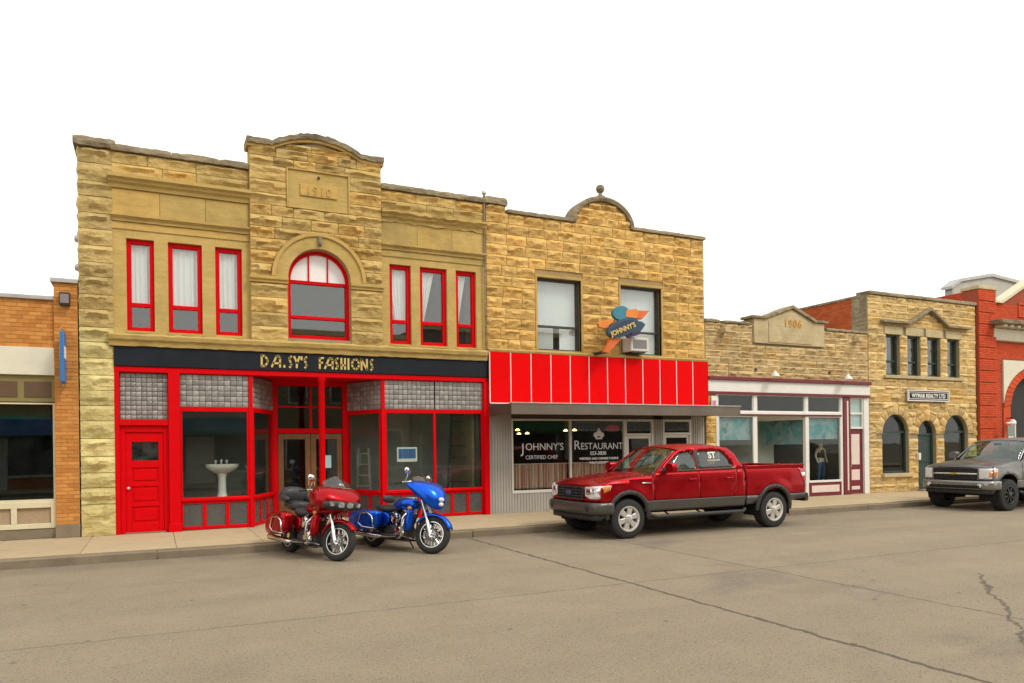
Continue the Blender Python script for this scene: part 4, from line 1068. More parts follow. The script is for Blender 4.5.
# frame members
def wpost(x0, x1, z0, z1, mat='white', y0=-.02, y1=.10): boxo('frame_post', M[mat], NB, x0, x1, y0, y1, z0, z1, bevel=.005)
wpost(15.34, 15.42, .15, 3.43); wpost(16.85, 16.98, .15, 3.43); wpost(19.05, 19.17, .15, 3.43); wpost(20.68, 20.76, .15, 3.43)
boxo('transom_bar', M['white'], NB, 15.42, 20.68, -.07, .06, 2.82, 2.90, bevel=.005)
boxo('transom_trim', M['maroon'], NB, 15.42, 20.68, -.05, .06, 2.77, 2.82)
for a, c in ((15.42, 16.85), (16.98, 19.05), (19.17, 20.68)):
    q = MB(); frame_rect(q, a, c, 2.90, 3.43, .03, .0, .06); to = q.build('transom_window', M['white'], NB); pane('pane', to, a + .026, c - .026, 2.926, 3.404, .03, M['glass_dark'])
for a, c in ((15.42, 16.85), (19.17, 20.68)):
    q = MB(); frame_rect(q, a, c, .60, 2.77, .035, -.02, .06, tb=.07); to = q.build('display_window', M['white'], NB, bevel=.005); pane('pane', to, a + .03, c - .03, .665, 2.74, .02, M['glass_dark'])
    bo = MB().box(a, c, .0, .10, .15, .60).build('bulkhead', M['maroon'], NB); boxo('bulkhead_panel', M['pinkwhite'], bo, a + .14, c - .10, -.015, .0, .27, .50, bevel=.006)
# recessed entrance
e_ = NB
boxo('entrance_floor', M['slab'], NB, 16.98, 19.05, .062, 2.2, 0, .157)
boxo('entrance_ceiling', M['white'], NB, 16.98, 19.05, .06, 2.2, 2.80, 2.90)
q = MB(); q.box(16.98, 17.02, .10, 1.6, .60, 2.77); q.box(16.98, 17.04, .10, 1.6, .15, .60); q.build('return_frame', M['white'], NB)
boxo('entrance_back', M['white'], NB, 16.98, 19.3, 1.62, 1.70, .15, 2.80)
dm = MB().box(17.45, 18.25, 1.56, 1.62, .17, 2.25).build('entrance_door', M['maroon'], NB, bevel=.005); boxo('pane', M['glass_dark'], dm, 17.57, 18.13, 1.55, 1.558, .95, 2.1)
boxo('door_light', M['dark'], NB, 17.45, 18.25, 1.60, 1.618, 2.32, 2.76)
q = MB()
for (xa, ya, xb, yb) in ((18.40, 1.6, 19.05, .10),):
    d = Vector((xb - xa, yb - ya)).normalized(); nn = Vector((-d.y, d.x)) * .03
    def quad(z0, z1, t0, t1, wd=1.0):
        L = Vector((xb - xa, yb - ya)); p0 = Vector((xa, ya)) + L * t0; p1 = Vector((xa, ya)) + L * t1; m_ = nn * wd
        return [(p0.x - m_.x, p0.y - m_.y, z0), (p1.x - m_.x, p1.y - m_.y, z0), (p1.x + m_.x, p1.y + m_.y, z0), (p0.x + m_.x, p0.y + m_.y, z0),
                (p0.x - m_.x, p0.y - m_.y, z1), (p1.x - m_.x, p1.y - m_.y, z1), (p1.x + m_.x, p1.y + m_.y, z1), (p0.x + m_.x, p0.y + m_.y, z1)]
    MB().hexa(quad(.157, .60, 0, 1)).hexa(quad(.60, 2.80, 0, .08)).hexa(quad(2.66, 2.80, .08, 1)).build('angled_frame', M['white'], NB)
    MB().hexa(quad(.60, 2.66, .08, 1, .15)).build('angled_pane', M['glass_dark'], NB)
# maroon post, side door
boxo('door_post', M['maroon'], NB, 20.77, 21.10, -.05, .12, .15, 3.43, bevel=.006); boxo('door_post_stripe', M['pinkwhite'], NB, 20.92, 20.99, -.06, -.05, .30, 3.30)
q = MB(); frame_rect(q, 21.10, 21.78, 2.36, 3.43, .05, .0, .10, tb=.06); q.box(21.15, 21.73, .01, .09, 2.85, 2.91); to = q.build('door_transom', M['white'], NB, bevel=.005); pane('pane', to, 21.14, 21.74, 2.41, 3.39, .05)
boxo('blind', pm('teal blind', (.30, .44, .40), .8, var=.1), to, 21.14, 21.74, .085, .09, 2.41, 3.39)
sd = MB().box(21.10, 21.78, .05, .11, .17, 2.36).build('side_door', M['maroon'], NB, bevel=.005)
for z0, z1 in ((1.15, 2.18), (.62, .98), (.30, .42)): boxo('door_panel', M['pinkwhite'], sd, 21.22, 21.62, .035, .05, z0, z1, bevel=.01)
MB().lathe([(0, -.05), (.03, -.04), (.015, -.02), (.015, 0)], (21.17, .05, 1.1), 'y', 10).build('knob', M['gold'], sd)
wpost(21.78, 22.015, .15, 3.43, y0=-.03)
boxo('step', M['kerb'], NB, 21.05, 21.85, -.02, .12, .151, .175)
room(NB, N0 + .3, N1 - .1, .42, 6.5, .16, 3.5, wall=pm('dim shop plaster', (.09, .085, .08), .9, var=.3)) if False else None
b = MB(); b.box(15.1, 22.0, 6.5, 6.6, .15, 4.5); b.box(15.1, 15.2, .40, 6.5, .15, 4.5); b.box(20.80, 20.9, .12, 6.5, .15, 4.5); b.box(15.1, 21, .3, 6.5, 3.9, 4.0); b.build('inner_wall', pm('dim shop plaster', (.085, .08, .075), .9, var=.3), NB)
boxo('floor', M['interior_floor'], NB, 15.1, 16.95, .12, 6.5, .10, .56); boxo('floor', M['interior_floor'], NB, 19.10, 20.8, .12, 6.5, .10, .56); boxo('floor', M['interior_floor'], NB, 16.95, 19.1, 1.75, 6.5, .1, .16)
# teal banners inside the glass
def banner_mat():
    m, nt, p = new_mat('printed teal banner'); co = coord(nt)
    c = mixc(nt, mapr(nt, noise_n(nt, co, 2.2, 4, .6, .8), .4, .62, 0, 1), (.06, .30, .34), (.34, .42, .42))
    c = mixc(nt, mapr(nt, noise_n(nt, co, 3.7, 3, .5, .5), .56, .66, 0, .8), c, (.02, .14, .22))
    nt.links.new(c, p.inputs['Base Color']); p.inputs['Roughness'].default_value = .6; return m
M['banner'] = banner_mat()
for i, (a, c, y) in enumerate(((15.46, 16.82, .10), (17.25, 18.9, 1.52), (19.21, 20.65, .10))):
    lab = ['teal printed banner at the top of the shop window behind the pickup cab', 'teal printed banner at the back of the recessed shop entrance', 'teal printed banner in the shop window with the mannequin'][i]
    if i == 1: continue
    t_ = thing('window_banner', lab, 'banner', ((a + c) / 2, y, 2.0), 'teal window banners'); MB().box(a, c, y, y + .006, 2.02, 2.72).build('sheet', M['banner'], t_)
t_ = thing('window_banner', 'teal printed banner hanging on the angled glass of the recessed shop entrance', 'banner', (18.75, .8, 2.0), 'teal window banners')
MB().hexa([(x + .06, y + .05, z) if k % 4 < 2 else (x + .066, y + .053, z) for k, (x, y, z) in enumerate(quad(1.86, 2.64, .12, .98, .01))]).build('sheet', M['banner'], t_)
# notice on the pier
t_ = thing('pier_notice', 'small white and pink notice on the stone pier right of the red panels', 'notice', (15.2, -.06, 3.0)); MB().box(15.12, 15.32, -.075, -.06, 3.0, 3.36).build('plate', M['paper'], t_); MB().box(15.15, 15.29, -.078, -.0755, 3.08, 3.22).build('print', pm('pink print', (.6, .2, .25), .7), t_)
# gooseneck lamps
for i, (x, lab) in enumerate(((17.40, 'white gooseneck lamp over the left part of the white fascia'), (20.62, 'white gooseneck lamp over the right part of the white fascia, near the side door'))):
    t_ = thing('gooseneck_lamp', lab, 'lamp', (x, 0, 4.05), 'gooseneck lamps')
    MB().tube([(x - .45, -.02, 4.22), (x - .40, -.20, 4.36), (x - .2, -.32, 4.36), (x - .05, -.36, 4.22), (x, -.37, 4.14)], .007, 6).build('arm', M['steel'], t_)
    MB().lathe([(.03, 4.16), (.05, 4.12), (.15, 4.00), (.15, 3.985), (.04, 4.10)], (x, -.37, 0), 'z', 18).build('shade', M['white'], t_, sm=40)
    MB().lathe([(0, -.03), (.05, -.03), (.05, 0)], (x - .45, 0, 4.22), 'y', 12).build('wall_plate', M['black_metal'], t_)
# mannequin
MN = thing('mannequin', 'mannequin in hat, dark waistcoat and blue jeans in the right shop window', 'mannequin', (20.36, .55, .56)); ORG[MN.name] = Vector((0, 0, 0)); MN.scale = (.84, .84, .80)
def skin_body(name, verts, edges, radii, mat, parent, root=0, sub=2):
    me = bpy.data.meshes.new(name); me.from_pydata(verts, edges, []); me.materials.append(mat); o = link(name, me, parent)
    md = o.modifiers.new('skin', 'SKIN'); 
    bm = bmesh.new(); bm.from_mesh(me); sl = bm.verts.layers.skin.verify()
    for v, r in zip(bm.verts, radii): v[sl].radius = (r, r) if not isinstance(r, tuple) else r; 
    bm.verts.ensure_lookup_table(); bm.verts[root][sl].use_root = True; bm.to_mesh(me); bm.free()
    md.use_smooth_shade = True; s2 = o.modifiers.new('sub', 'SUBSURF'); s2.levels = sub; s2.render_levels = sub
    return o
vv = [(0, 0, .92), (0, 0, 1.10), (0, 0, 1.36), (0, -.01, 1.47), (0, -.02, 1.55), (0, -.02, 1.68), (.19, 0, 1.40), (.27, .02, 1.14), (.26, -.06, .92), (-.19, 0, 1.40), (-.28, .02, 1.14), (-.27, -.06, .92), (.10, 0, .84), (.12, -.01, .46), (.12, .02, .06), (-.10, 0, .84), (-.13, -.01, .46), (-.14, .02, .06), (.13, -.12, .03), (-.15, -.12, .03), (.25, -.09, .82), (-.26, -.09, .82)]
ee = [(0, 1), (1, 2), (2, 3), (3, 4), (4, 5), (2, 6), (6, 7), (7, 8), (2, 9), (9, 10), (10, 11), (0, 12), (12, 13), (13, 14), (0, 15), (15, 16), (16, 17), (14, 18), (17, 19), (8, 20), (11, 21)]
rr = [(.15, .11), (.13, .10), (.16, .11), .06, .085, .075, .06, .045, .035, .06, .045, .035, .085, .06, .045, .085, .06, .045, .04, .04, .03, .03]
skin_body('body', vv, ee, rr, pm('pale mannequin', (.62, .50, .42), .5, var=.05), MN)
skin_body('jeans', [(0, 0, .96), (0, 0, .90), (.10, 0, .82), (.12, -.01, .46), (.12, .02, .10), (-.10, 0, .82), (-.13, -.01, .46), (-.14, .02, .10)], [(0, 1), (1, 2), (2, 3), (3, 4), (1, 5), (5, 6), (6, 7)], [(.165, .125), (.165, .12), .10, .075, .065, .10, .075, .065], pm('blue denim', (.05, .09, .20), .9, var=.3, vs_=12), MN)
skin_body('waistcoat', [(0, 0, .98), (0, 0, 1.12), (0, 0, 1.34), (0, 0, 1.42)], [(0, 1), (1, 2), (2, 3)], [(.165, .13), (.15, .12), (.18, .13), (.11, .09)], pm('dark waistcoat', (.03, .022, .02), .8), MN)
MB().lathe([(.17, 1.70), (.175, 1.705), (.10, 1.715), (.09, 1.80), (.06, 1.83), (0, 1.82)], (0, -.02, 0), 'z', 20).build('hat', pm('straw hat', (.55, .48, .34), .8), MN, sm=50)

# ------------------------------------------------------------------ stone office with arched openings
WB = thing('arched_stone_office', 'two storey pale stone office with three arched openings and small pediment', 'building', (25, 0, .15))
W0, W1 = 22.03, 27.90
uw = [(22.95, 23.66), (24.06, 24.75), (25.14, 25.85), (26.25, 26.93)]
aw_ = [(22.70, 24.08, .80, 2.18), (24.57, 25.56, .20, 2.17), (26.01, 27.39, .80, 2.18)]
wall_with_holes('wall', M['mortar'], WB, [(W0, .15), (W1, .15), (W1, 7.0), (W0, 7.0)], [rect(a, b_, 4.24, 5.66) for a, b_ in uw] + [archp(a, b_, z0, zs_) for a, b_, z0, zs_ in aw_], .015, .34)
wk = Blocks(WB, M['stone_w'], .07, 41)
arcs = [((a + b_) / 2, zs_, (b_ - a) / 2 + .30) for a, b_, z0, zs_ in aw_]
hol = [(a, b_, z0, zs_) for a, b_, z0, zs_ in aw_]
zc = .15; hts = []
while zc < 3.28: hh = wk.rg.uniform(.30, .38); hts.append((zc, zc + hh)); zc += hh
sc_ = (3.30 - .15) / (hts[-1][1] - .15); hts = [(.15 + (a - .15) * sc_, .15 + (b_ - .15) * sc_) for a, b_ in hts]
for z0, z1 in hts:
    hh = list(hol)
    if z0 < .8 < z1 or z1 <= .8: hh = [(24.57, 25.56, .0, 3)] if z1 <= .85 else hh
    near_arc = z1 > 2.18 + .05
    if near_arc: hh = []
    wk.course(W0 + .02, W1 - .01, z0, z1, hh, .42, .80, 0, arcs=arcs if near_arc else ())
for (a, b_, z0, zs_), nv in zip(aw_, (9, 7, 9)):
    cx_, r = (a + b_) / 2, (b_ - a) / 2
    for i in range(nv): wedge(WB, 'voussoir', M['stone_w'], cx_, zs_, r, r + .30 + (.08 if i == nv // 2 else 0), math.pi * i / nv, math.pi * (i + 1) / nv, -.01, .07, wk.rg)
zrow = [3.30, 3.60, 3.86, 4.12]
for z0, z1 in zip(zrow, zrow[1:]): wk.course(W0 + .02, W1 - .01, z0, z1, [], .42, .85, 0)
boxo('sill_band', M['stone_smooth_w'] if 'stone_smooth_w' in M else M['stone_plaque'], WB, 22.80, 27.05, -.10, .06, 4.125, 4.235, bevel=.012)
zrow = [4.12, 4.42, 4.72, 5.02, 5.34, 5.66]
for z0, z1 in zip(zrow, zrow[1:]):
    wk.course(W0 + .02, W1 - .01, z0, z1, [(22.80, 27.05, 4.12, 4.24)] if z1 < 4.3 else [(a - .01, b_ + .01, 4.24, 5.66) for a, b_ in uw], .40, .70, 0)
for a, b_ in ((22.85, 23.78), (23.95, 24.87), (25.03, 25.97), (26.14, 27.05)): MB().box(a, b_, -.035, .02, 5.665, 5.95).build('lintel', M['stone_plaque'], WB, bevel=.01)
wk.course(W0 + .02, 22.84, 5.66, 5.96, [], .4, .8, 0); wk.course(27.06, W1 - .01, 5.66, 5.96, [], .4, .8, 0)
zrow = [5.96, 6.24, 6.50, 6.76, 6.98]
for z0, z1 in zip(zrow, zrow[1:]): wk.course(W0 + .02, W1 - .01, z0, z1, [], .42, .85, 0)
q = MB().prism([(22.62, 6.04), (24.02, 6.04), (25.15, 6.60), (26.12, 6.04), (27.40, 6.04), (27.40, 6.13), (26.15, 6.13), (25.15, 6.72), (24.0, 6.13), (22.62, 6.13)], -.20, .0); q.build('pediment_moulding', M['stone_cap'], WB, bevel=.015)
x = W0
for w_ in (1.0, .95, 1.05, .9, 1.0, .97): rough_box('coping_stone', M['stone_cap'], WB, x + .003, min(W1, x + w_) - .003, -.09, .44, 6.985, 7.11, .014); x += w_
# windows
wi = [0]
for a, b_ in uw:
    window(WB, a, b_, 4.24, 5.66, .12, M['green_frame'], .07, rail=4.74, rail_t=.07)
for k, (a, b_, z0, zs_) in enumerate(aw_):
    cx_, r = (a + b_) / 2, (b_ - a) / 2
    q = MB(); q.ring(cx_, zs_, r - .08, r, 0, math.pi, .13, .21, 20)
    if k != 1:
        frame_rect(q, a, b_, z0, zs_, .08, .13, .21, tt=.001); wo = q.build('arched_window', M['green_frame'], WB, bevel=.005)
        boxo('rail', M['alu_teal'] if 'alu_teal' in M else M['green_frame'], wo, a + .08, b_ - .08, .12, .20, 2.21, 2.29)
        MB().prism(archp(a + .075, b_ - .075, z0 + .075, zs_), .17, .178).build('pane', M['glass_dark'], wo)
        boxo('sill', M['stone_plaque'], wo, a - .05, b_ + .05, -.13, .13, z0 - .13, z0 - .005, bevel=.012)
    else:
        q.box(a, a + .08, .13, .21, z0, zs_); q.box(b_ - .08, b_, .13, .21, z0, zs_); q.box(a + .08, b_ - .08, .13, .21, 2.12, 2.2); wo = q.build('door_frame', M['green_frame'], WB, bevel=.005)
        MB().prism(archp(a + .075, b_ - .075, 2.19, 2.20), .17, .178).build('pane', M['glass_dark'], wo)
        d_ = boxo('door', M['green_frame'], WB, a + .085, b_ - .085, .16, .20, .2, 2.11, bevel=.005)
        for zz0, zz1 in ((.35, .95), (1.15, 1.95)): boxo('door_panel', M['green_frame'], d_, a + .22, b_ - .22, .14, .16, zz0, zz1, bevel=.012)
        boxo('door_step', M['kerb'], WB, a - .1, b_ + .1, -.25, .13, .152, .20, bevel=.01)
boxo('mail_box', M['white'], WB, 24.46, 24.56, -.12, -.02, 1.25, 1.5, bevel=.01)
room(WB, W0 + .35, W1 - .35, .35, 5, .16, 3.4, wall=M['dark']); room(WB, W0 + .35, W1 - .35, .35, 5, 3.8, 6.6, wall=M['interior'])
for i, (a, b_) in enumerate(uw):
    curtain('curtain', ['pale curtain in the leftmost small upper window of the arched stone office', 'pale curtain in the second small upper window of the arched stone office', 'pale curtain in the third small upper window of the arched stone office', 'pale curtain in the small upper window next to the red brick building'][i], 'curtains of the stone office', a + .08, b_ - .06, 4.45, 5.6, .28, M['curtain'], .02, 4, swoop=lambda t: (0, .52))
# side wall: stone return, then brick
for i in range(10):
    z0 = 5.0 + i * .2
boxo('side_return', M['stone_cap'], WB, W0 - .012, W0 + .018, .02, .62, 4.4, 7.0)
brk = MB()
def brick_mat(name, c1, c2, rn=.25):
    m, nt, p = new_mat(name); co = coord(nt)
    rpi = nt.nodes.new('ShaderNodeNewGeometry').outputs['Random Per Island']
    c = mixc(nt, rpi, c1, c2); c = mixc(nt, mapr(nt, noise_n(nt, co, 1.2, 6, .7), .5, .75, 0, .5), c, [k * .6 for k in c1])
    nt.links.new(c, p.inputs['Base Color']); p.inputs['Roughness'].default_value = .85; p.inputs['Specular IOR Level'].default_value = .25
    bump(nt, p, noise_n(nt, co, 60, 5, .7), .004); return m
M['brick_o'] = brick_mat('orange brick', (.44, .165, .032), (.60, .265, .065)); M['brick_r'] = brick_mat('red brick', (.42, .085, .022), (.54, .13, .035))
M['brick_p'] = brick_mat('painted red brick', (.50, .060, .018), (.58, .085, .025))
M['mortar_b'] = pm('brick mortar', (.40, .27, .14), .95, var=.2)
M['mortar_r'] = pm('red mortar', (.30, .06, .025), .95, var=.2)
def bricks(mb, x0, x1, z0, z1, y, holes=(), bw=.215, bh=.072, proud=.008, axis='x', th=.05):
    """bricks laid in running bond as real boxes on the face (5 faces each)"""
    nrow = int((z1 - z0) / bh); bh = (z1 - z0) / max(1, nrow)
    rg = random.Random(int(abs(x0 * 100 + z0 * 10)) + 7)
    for j in range(nrow):
        za, zb = z0 + j * bh + .005, z0 + (j + 1) * bh - .005
        x = x0 - (bw / 2 if j % 2 else 0)
        while x < x1 - .02:
            a, c = max(x0, x) + .005, min(x1, x + bw) - .005; x += bw
            if c - a < .03: continue
            if any(a < h[1] and c > h[0] and za < h[3] and zb > h[2] for h in holes): continue
            p = proud + rg.uniform(-.003, .003)
            if axis == 'x': v = [(a, y - p, za), (c, y - p, za), (c, y - p, zb), (a, y - p, zb), (a, y, za), (c, y, za), (c, y, zb), (a, y, zb)]
            else: v = [(y - p, c, za), (y - p, a, za), (y - p, a, zb), (y - p, c, zb), (y, c, za), (y, a, za), (y, a, zb), (y, c, zb)]
            mb.add(v, [(0, 1, 2, 3), (1, 0, 4, 5), (2, 1, 5, 6), (3, 2, 6, 7), (0, 3, 7, 4)])
    return mb
brk_w = MB().box(W0, W0 + .25, .62, 12, .15, 6.92).build('side_wall', M['mortar_r'], WB)
bb = bricks(MB(), .62, 7.0, 4.4, 6.92, W0, axis='y').build('brickwork', M['brick_r'], WB); bb['kind'] = 'stuff'
b = MB(); b.box(W0 - .04, W0 + .30, .45, 12, 6.925, 7.0); b.build('side_coping', M['stone_cap'], WB)
b = MB(); b.box(W1 - .25, W1 - .01, .4, 12, .15, 6.8); b.box(W0 + .25, W1 - .25, 11.7, 12, .15, 6.8); b.build('rear_wall', M['mortar_r'], WB); boxo('roof', M['roof'], WB, W0 + .25, W1 - .25, .4, 11.7, 6.6, 6.7)
# sign
SW = thing('office_sign', 'small black sign with white letters in a white frame on the arched stone office', 'sign', (25, -.08, 3.35))
MB().box(23.92, 26.12, -.115, -.075, 3.36, 3.72).build('board', M['navy'], SW); q = MB(); frame_rect(q, 23.90, 26.14, 3.34, 3.74, .035, -.13, -.075); q.build('sign_frame', M['white'], SW)
q = MB(); frame_rect(q, 23.97, 26.07, 3.41, 3.67, .02, -.120, -.115); q.build('inner_line', M['white'], SW)
text('WYMAR REALTY LTD', .205, M['white'], SW, (25.02, -.118, 3.465), ext=.004, sx=.93, offset=.006)
# ------------------------------------------------------------------ painted red brick hall on the right
RB = thing('red_brick_hall', 'bright red painted brick hall with banded corner pier, white cornice and big white arch', 'building', (31, 0, .15))
R0 = 27.915
wall_with_holes('wall', M['mortar_r'], RB, [(28.95, .15), (37.5, .15), (37.5, 7.2), (34.7, 7.2), (32.0, 8.5), (29.35, 7.2), (28.95, 7.2)], [archp(30.0, 34.0, .16, 3.3, 20)], .03, .40)
boxo('pier', M['mortar_r'], RB, R0, 28.95, -.10, .5, .15, 7.62)
bb = MB(); 
for i in range(17):
    z0 = .15 + i * .44; bricks(bb, R0, 28.96, z0 + .02, z0 + .425, -.10, proud=.035)
bb.build('pier_brickwork', M['brick_p'], RB)['kind'] = 'stuff'
b2 = MB(); bricks(b2, 28.96, 32, .15, 7.18, .03, holes=[(29.50, 34.3, .2, 5.05), (28.4, 40, 5.72, 6.5)], proud=.01); b2.build('wall_brickwork', M['brick_p'], RB)['kind'] = 'stuff'
b3 = MB(); bricks(b3, .5, 8, 5.5, 7.6, R0 + .02, proud=.01, axis='y'); boxo('side_wall', M['mortar_r'], RB, R0 + .02, R0 + .3, .5, 14, .15, 7.6); b3.build('side_brickwork', M['brick_p'], RB)['kind'] = 'stuff'
boxo('pier_cap', M['stone_plaque'], RB, R0 - .04, 29.0, -.17, .56, 7.62, 7.76, bevel=.02)
boxo('coping', M['beige'], RB, 29.0, 29.4, -.06, .44, 7.2, 7.30, bevel=.015)
MB().prism([(29.25, 7.2), (29.5, 7.2), (32.0, 8.46), (34.55, 7.2), (34.75, 7.2), (32.0, 8.58)], -.08, .44).build('gable_coping', M['beige'], RB)
q = MB(); frame_rect(q, 30.6, 33.4, 6.75, 7.3, .06, -.02, .03); q.build('name_panel', M['brick_p'], RB)
cb = MB().profile([(.03, 5.74), (-.10, 5.76), (-.14, 5.90), (-.18, 6.08), (-.18, 6.18), (.03, 6.20)], 28.80, 37.5).build('cornice', M['cream'], RB)
boxo('cornice_shelf', M['stone_cap'], cb, 28.55, 37.5, -.62, .03, 6.30, 6.46, bevel=.02)
for i in range(18): boxo('bracket', M['cream'], cb, 28.85 + i * .42, 29.05 + i * .42, -.50, -.0, 6.20, 6.305, bevel=.01)
wall_with_holes('arch_panel', M['white'], RB, [(29.56, .16), (34.44, .16), (34.44, 5.02), (29.56, 5.02)], [archp(30.0, 34.0, .14, 3.1, 24)[:1] + archp(30.0, 34.0, .14, 3.1, 24)[1:]] if False else [], .005, .03) if False else None
ap = [(29.56, 3.35)] + [(29.56, 5.02), (34.44, 5.02), (34.44, 3.35)] + [(32.0 + 2.44 * math.cos(a), 3.20 + 1.70 * math.sin(a)) for a in [math.pi * k / 24 for k in range(25)]][1:-1]
MB().prism(ap, -.03, .03).build('arch_spandrel', M['cream'], RB)
bq = MB()
for k in range(26):
    a0, a1 = math.pi * k / 26, math.pi * (k + 1) / 26; g_ = .006
    P = [(32.0 + (2.0 + .44 * t) * math.cos(a), (3.3 if t == 0 else 3.2) + (1.30 + .36 * t) * math.sin(a)) for a, t in ((a0 + g_, 0), (a1 - g_, 0), (a1 - g_, 1), (a0 + g_, 1))]
    bq.prism(P, -.05, .02)
bq.build('arch_brickwork', M['brick_p'], RB)['kind'] = 'stuff'
boxo('arch_pier', M['brick_p'], RB, 29.56, 30.0, -.012, .03, .16, 3.25)
boxo('hall_doors', M['dark'], RB, 30.0, 34.0, .28, .36, .16, 5.3)
lamp = thing('globe_lamp', 'white globe lamp on the red brick hall beside the big arch', 'lamp', (29.75, -.15, 2.55)); MB().lathe([(0, 2.42), (.07, 2.44), (.12, 2.54), (.12, 2.62), (.07, 2.70), (0, 2.72)], (29.76, -.22, 0), 'z', 16).build('globe', M['white'], lamp, sm=60); MB().tube([(29.76, .0, 2.76), (29.76, -.22, 2.78), (29.76, -.22, 2.70)], .02, 8).build('arm', M['black_metal'], lamp)
nbd = thing('notice_board', 'pale framed notice board on a bent white post in front of the red brick hall', 'notice board', (29.1, -.5, .15))
MB().tube([(29.42, -.5, .15), (29.42, -.5, 2.48), (29.36, -.5, 2.56), (28.92, -.5, 2.56)], .035, 8).build('post', M['white'], nbd); MB().box(28.95, 29.34, -.52, -.48, 1.78, 2.46).build('board', pm('grey green board', (.20, .24, .20), .6), nbd); MB().box(28.98, 29.30, -.525, -.52, 1.80, 2.05).build('notice', M['paper'], nbd)
b = MB(); b.box(37.2, 37.5, .4, 14, .15, 7); b.box(28.2, 37.5, 13.7, 14, .15, 7); b.build('rear_wall', M['mortar_r'], RB); boxo('roof', M['roof'], RB, 28.2, 37.2, .5, 13.7, 6.5, 6.6)
# grey building rising behind
GB = thing('grey_rear_building', 'pale grey rendered building rising behind the red brick hall', 'building', (38, 8, 0))
MB().prism([(35.9, 0), (50, 0), (50, 8.8), (44.5, 10.0), (39.0, 10.40), (36.6, 9.95), (35.95, 9.6)], 6.2, 6.6).build('wall', M['plaster'], GB)
MB().prism([(35.8, 9.50), (36.55, 9.92), (39.0, 10.38), (44.5, 9.98), (50, 8.78), (50, 8.92), (44.5, 10.14), (39, 10.54), (36.5, 10.06), (35.8, 9.64)], 6.1, 6.7).build('roof_edge', M['steel'], GB)
for x, z in ((36.9, 9.2), (38.3, 9.5)): boxo('vent', M['white'], GB, x, x + .35, 6.15, 6.22, z, z + .25)

# ------------------------------------------------------------------ orange brick shop on the left
LB = thing('orange_brick_shop', 'low orange brick shop with cream fascia and dark teal window at the left edge', 'building', (-4, 0, .15))
lx0 = -9.0
boxo('pilaster', M['mortar_b'], LB, -1.84, -1.425, .0, .4, .42, 5.36); boxo('pilaster_base', M['kerb'], LB, -1.86, -1.42, -.03, .4, .15, .42, bevel=.012)
bb = bricks(MB(), -1.845, -1.42, .42, 5.36, .0, bw=.21, bh=.075); bricks(bb, .005, .12, .42, 5.36, -1.84, axis='y'); bb.build('pilaster_brickwork', M['brick_o'], LB)['kind'] = 'stuff'
boxo('pilaster_cap', M['steel'], LB, -1.90, -1.41, -.07, .45, 5.36, 5.45, bevel=.01)
boxo('wall', M['mortar_b'], LB, lx0, -1.84, .09, .42, 4.0, 5.0)
bb = bricks(MB(), lx0, -1.84, 4.03, 5.0, .09, bw=.21, bh=.075); bb.build('wall_brickwork', M['brick_o'], LB)['kind'] = 'stuff'
boxo('coping', M['steel'], LB, lx0, -1.84, .02, .46, 5.0, 5.09, bevel=.012)
boxo('fascia', M['cream'], LB, lx0, -1.845, .03, .30, 3.47, 4.03, bevel=.008)
boxo('transom', M['olive'], LB, lx0, -1.845, .10, .24, 2.91, 3.47)
x = -2.72
for k in range(8):
    a = -2.52 - .78 * k if k else -2.42
k = 0
for xa, xb in ((-2.38, -1.92), (-3.22, -2.50), (-4.06, -3.34), (-4.9, -4.18), (-5.74, -5.02)):
    boxo('transom_panel', M['brown_panel'], LB, xa, xb, .085, .10, 3.02, 3.34, bevel=.006)
q = MB(); frame_rect(q, -6.5, -1.845, .90, 2.93, .05, .10, .20); wo = q.build('shop_window', M['beige'], LB); 
gt = glass_mat('teal tinted glass', (.42, .62, .60), dirty=.006)
pane('pane', wo, -6.45, -1.895, .95, 2.88, .15, gt)
q = MB(); frame_rect(q, -6.5, -1.845, .36, .90, .10, .08, .22, tt=.12); 
for xx in (-2.58, -3.45, -4.32, -5.2): q.box(xx - .05, xx + .05, .08, .22, .46, .78)
bo = q.build('bulkhead', M['beige'], LB, bevel=.006)
boxo('bulkhead_panel', M['tan_panel'], bo, -6.4, -1.94, .14, .18, .455, .785)
boxo('base', M['kerb'], LB, lx0, -1.86, .10, .3, .15, .36)
b = MB(); b.box(-9.0, -8.7, .42, 12, .15, 4.8); b.box(-9, -1.45, 11.7, 12, .15, 4.8); b.box(-1.7, -1.42, .42, 11.7, .15, 4.9); b.build('rear_wall', M['mortar_b'], LB); boxo('roof', M['roof'], LB, -8.7, -1.7, .42, 11.7, 4.4, 4.5)
boxo('end_pier', M['mortar_b'], LB, lx0, -6.5, .1, .42, .15, 4.0)
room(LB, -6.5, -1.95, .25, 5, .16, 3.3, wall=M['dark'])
gs = thing('shop_awning_blind', 'green roller blind behind the top of the dark teal window', 'blind', (-4, .4, 2.6)); MB().box(-6.4, -1.95, .30, .31, 2.58, 2.90).build('cloth', pm('green blind', (.02, .20, .12), .8), gs)
bx_ = thing('wall_lamp_box', 'square grey lamp box high on the orange brick pilaster', 'lamp', (-1.63, -.1, 4.9)); MB().box(-1.735, -1.545, -.16, -.01, 4.89, 5.15).build('case', M['black_metal'], bx_, bevel=.01); MB().box(-1.715, -1.565, -.175, -.16, 4.93, 5.11).build('lens', pm('dull lens', (.20, .17, .17), .4), bx_)
bs = thing('blade_sign', 'narrow blue blade sign with white lettering on the orange brick pilaster', 'sign', (-1.66, -.3, 3.3))
blu = pm('blue enamel', (.03, .16, .42), .4, var=.1, dirt=.1)
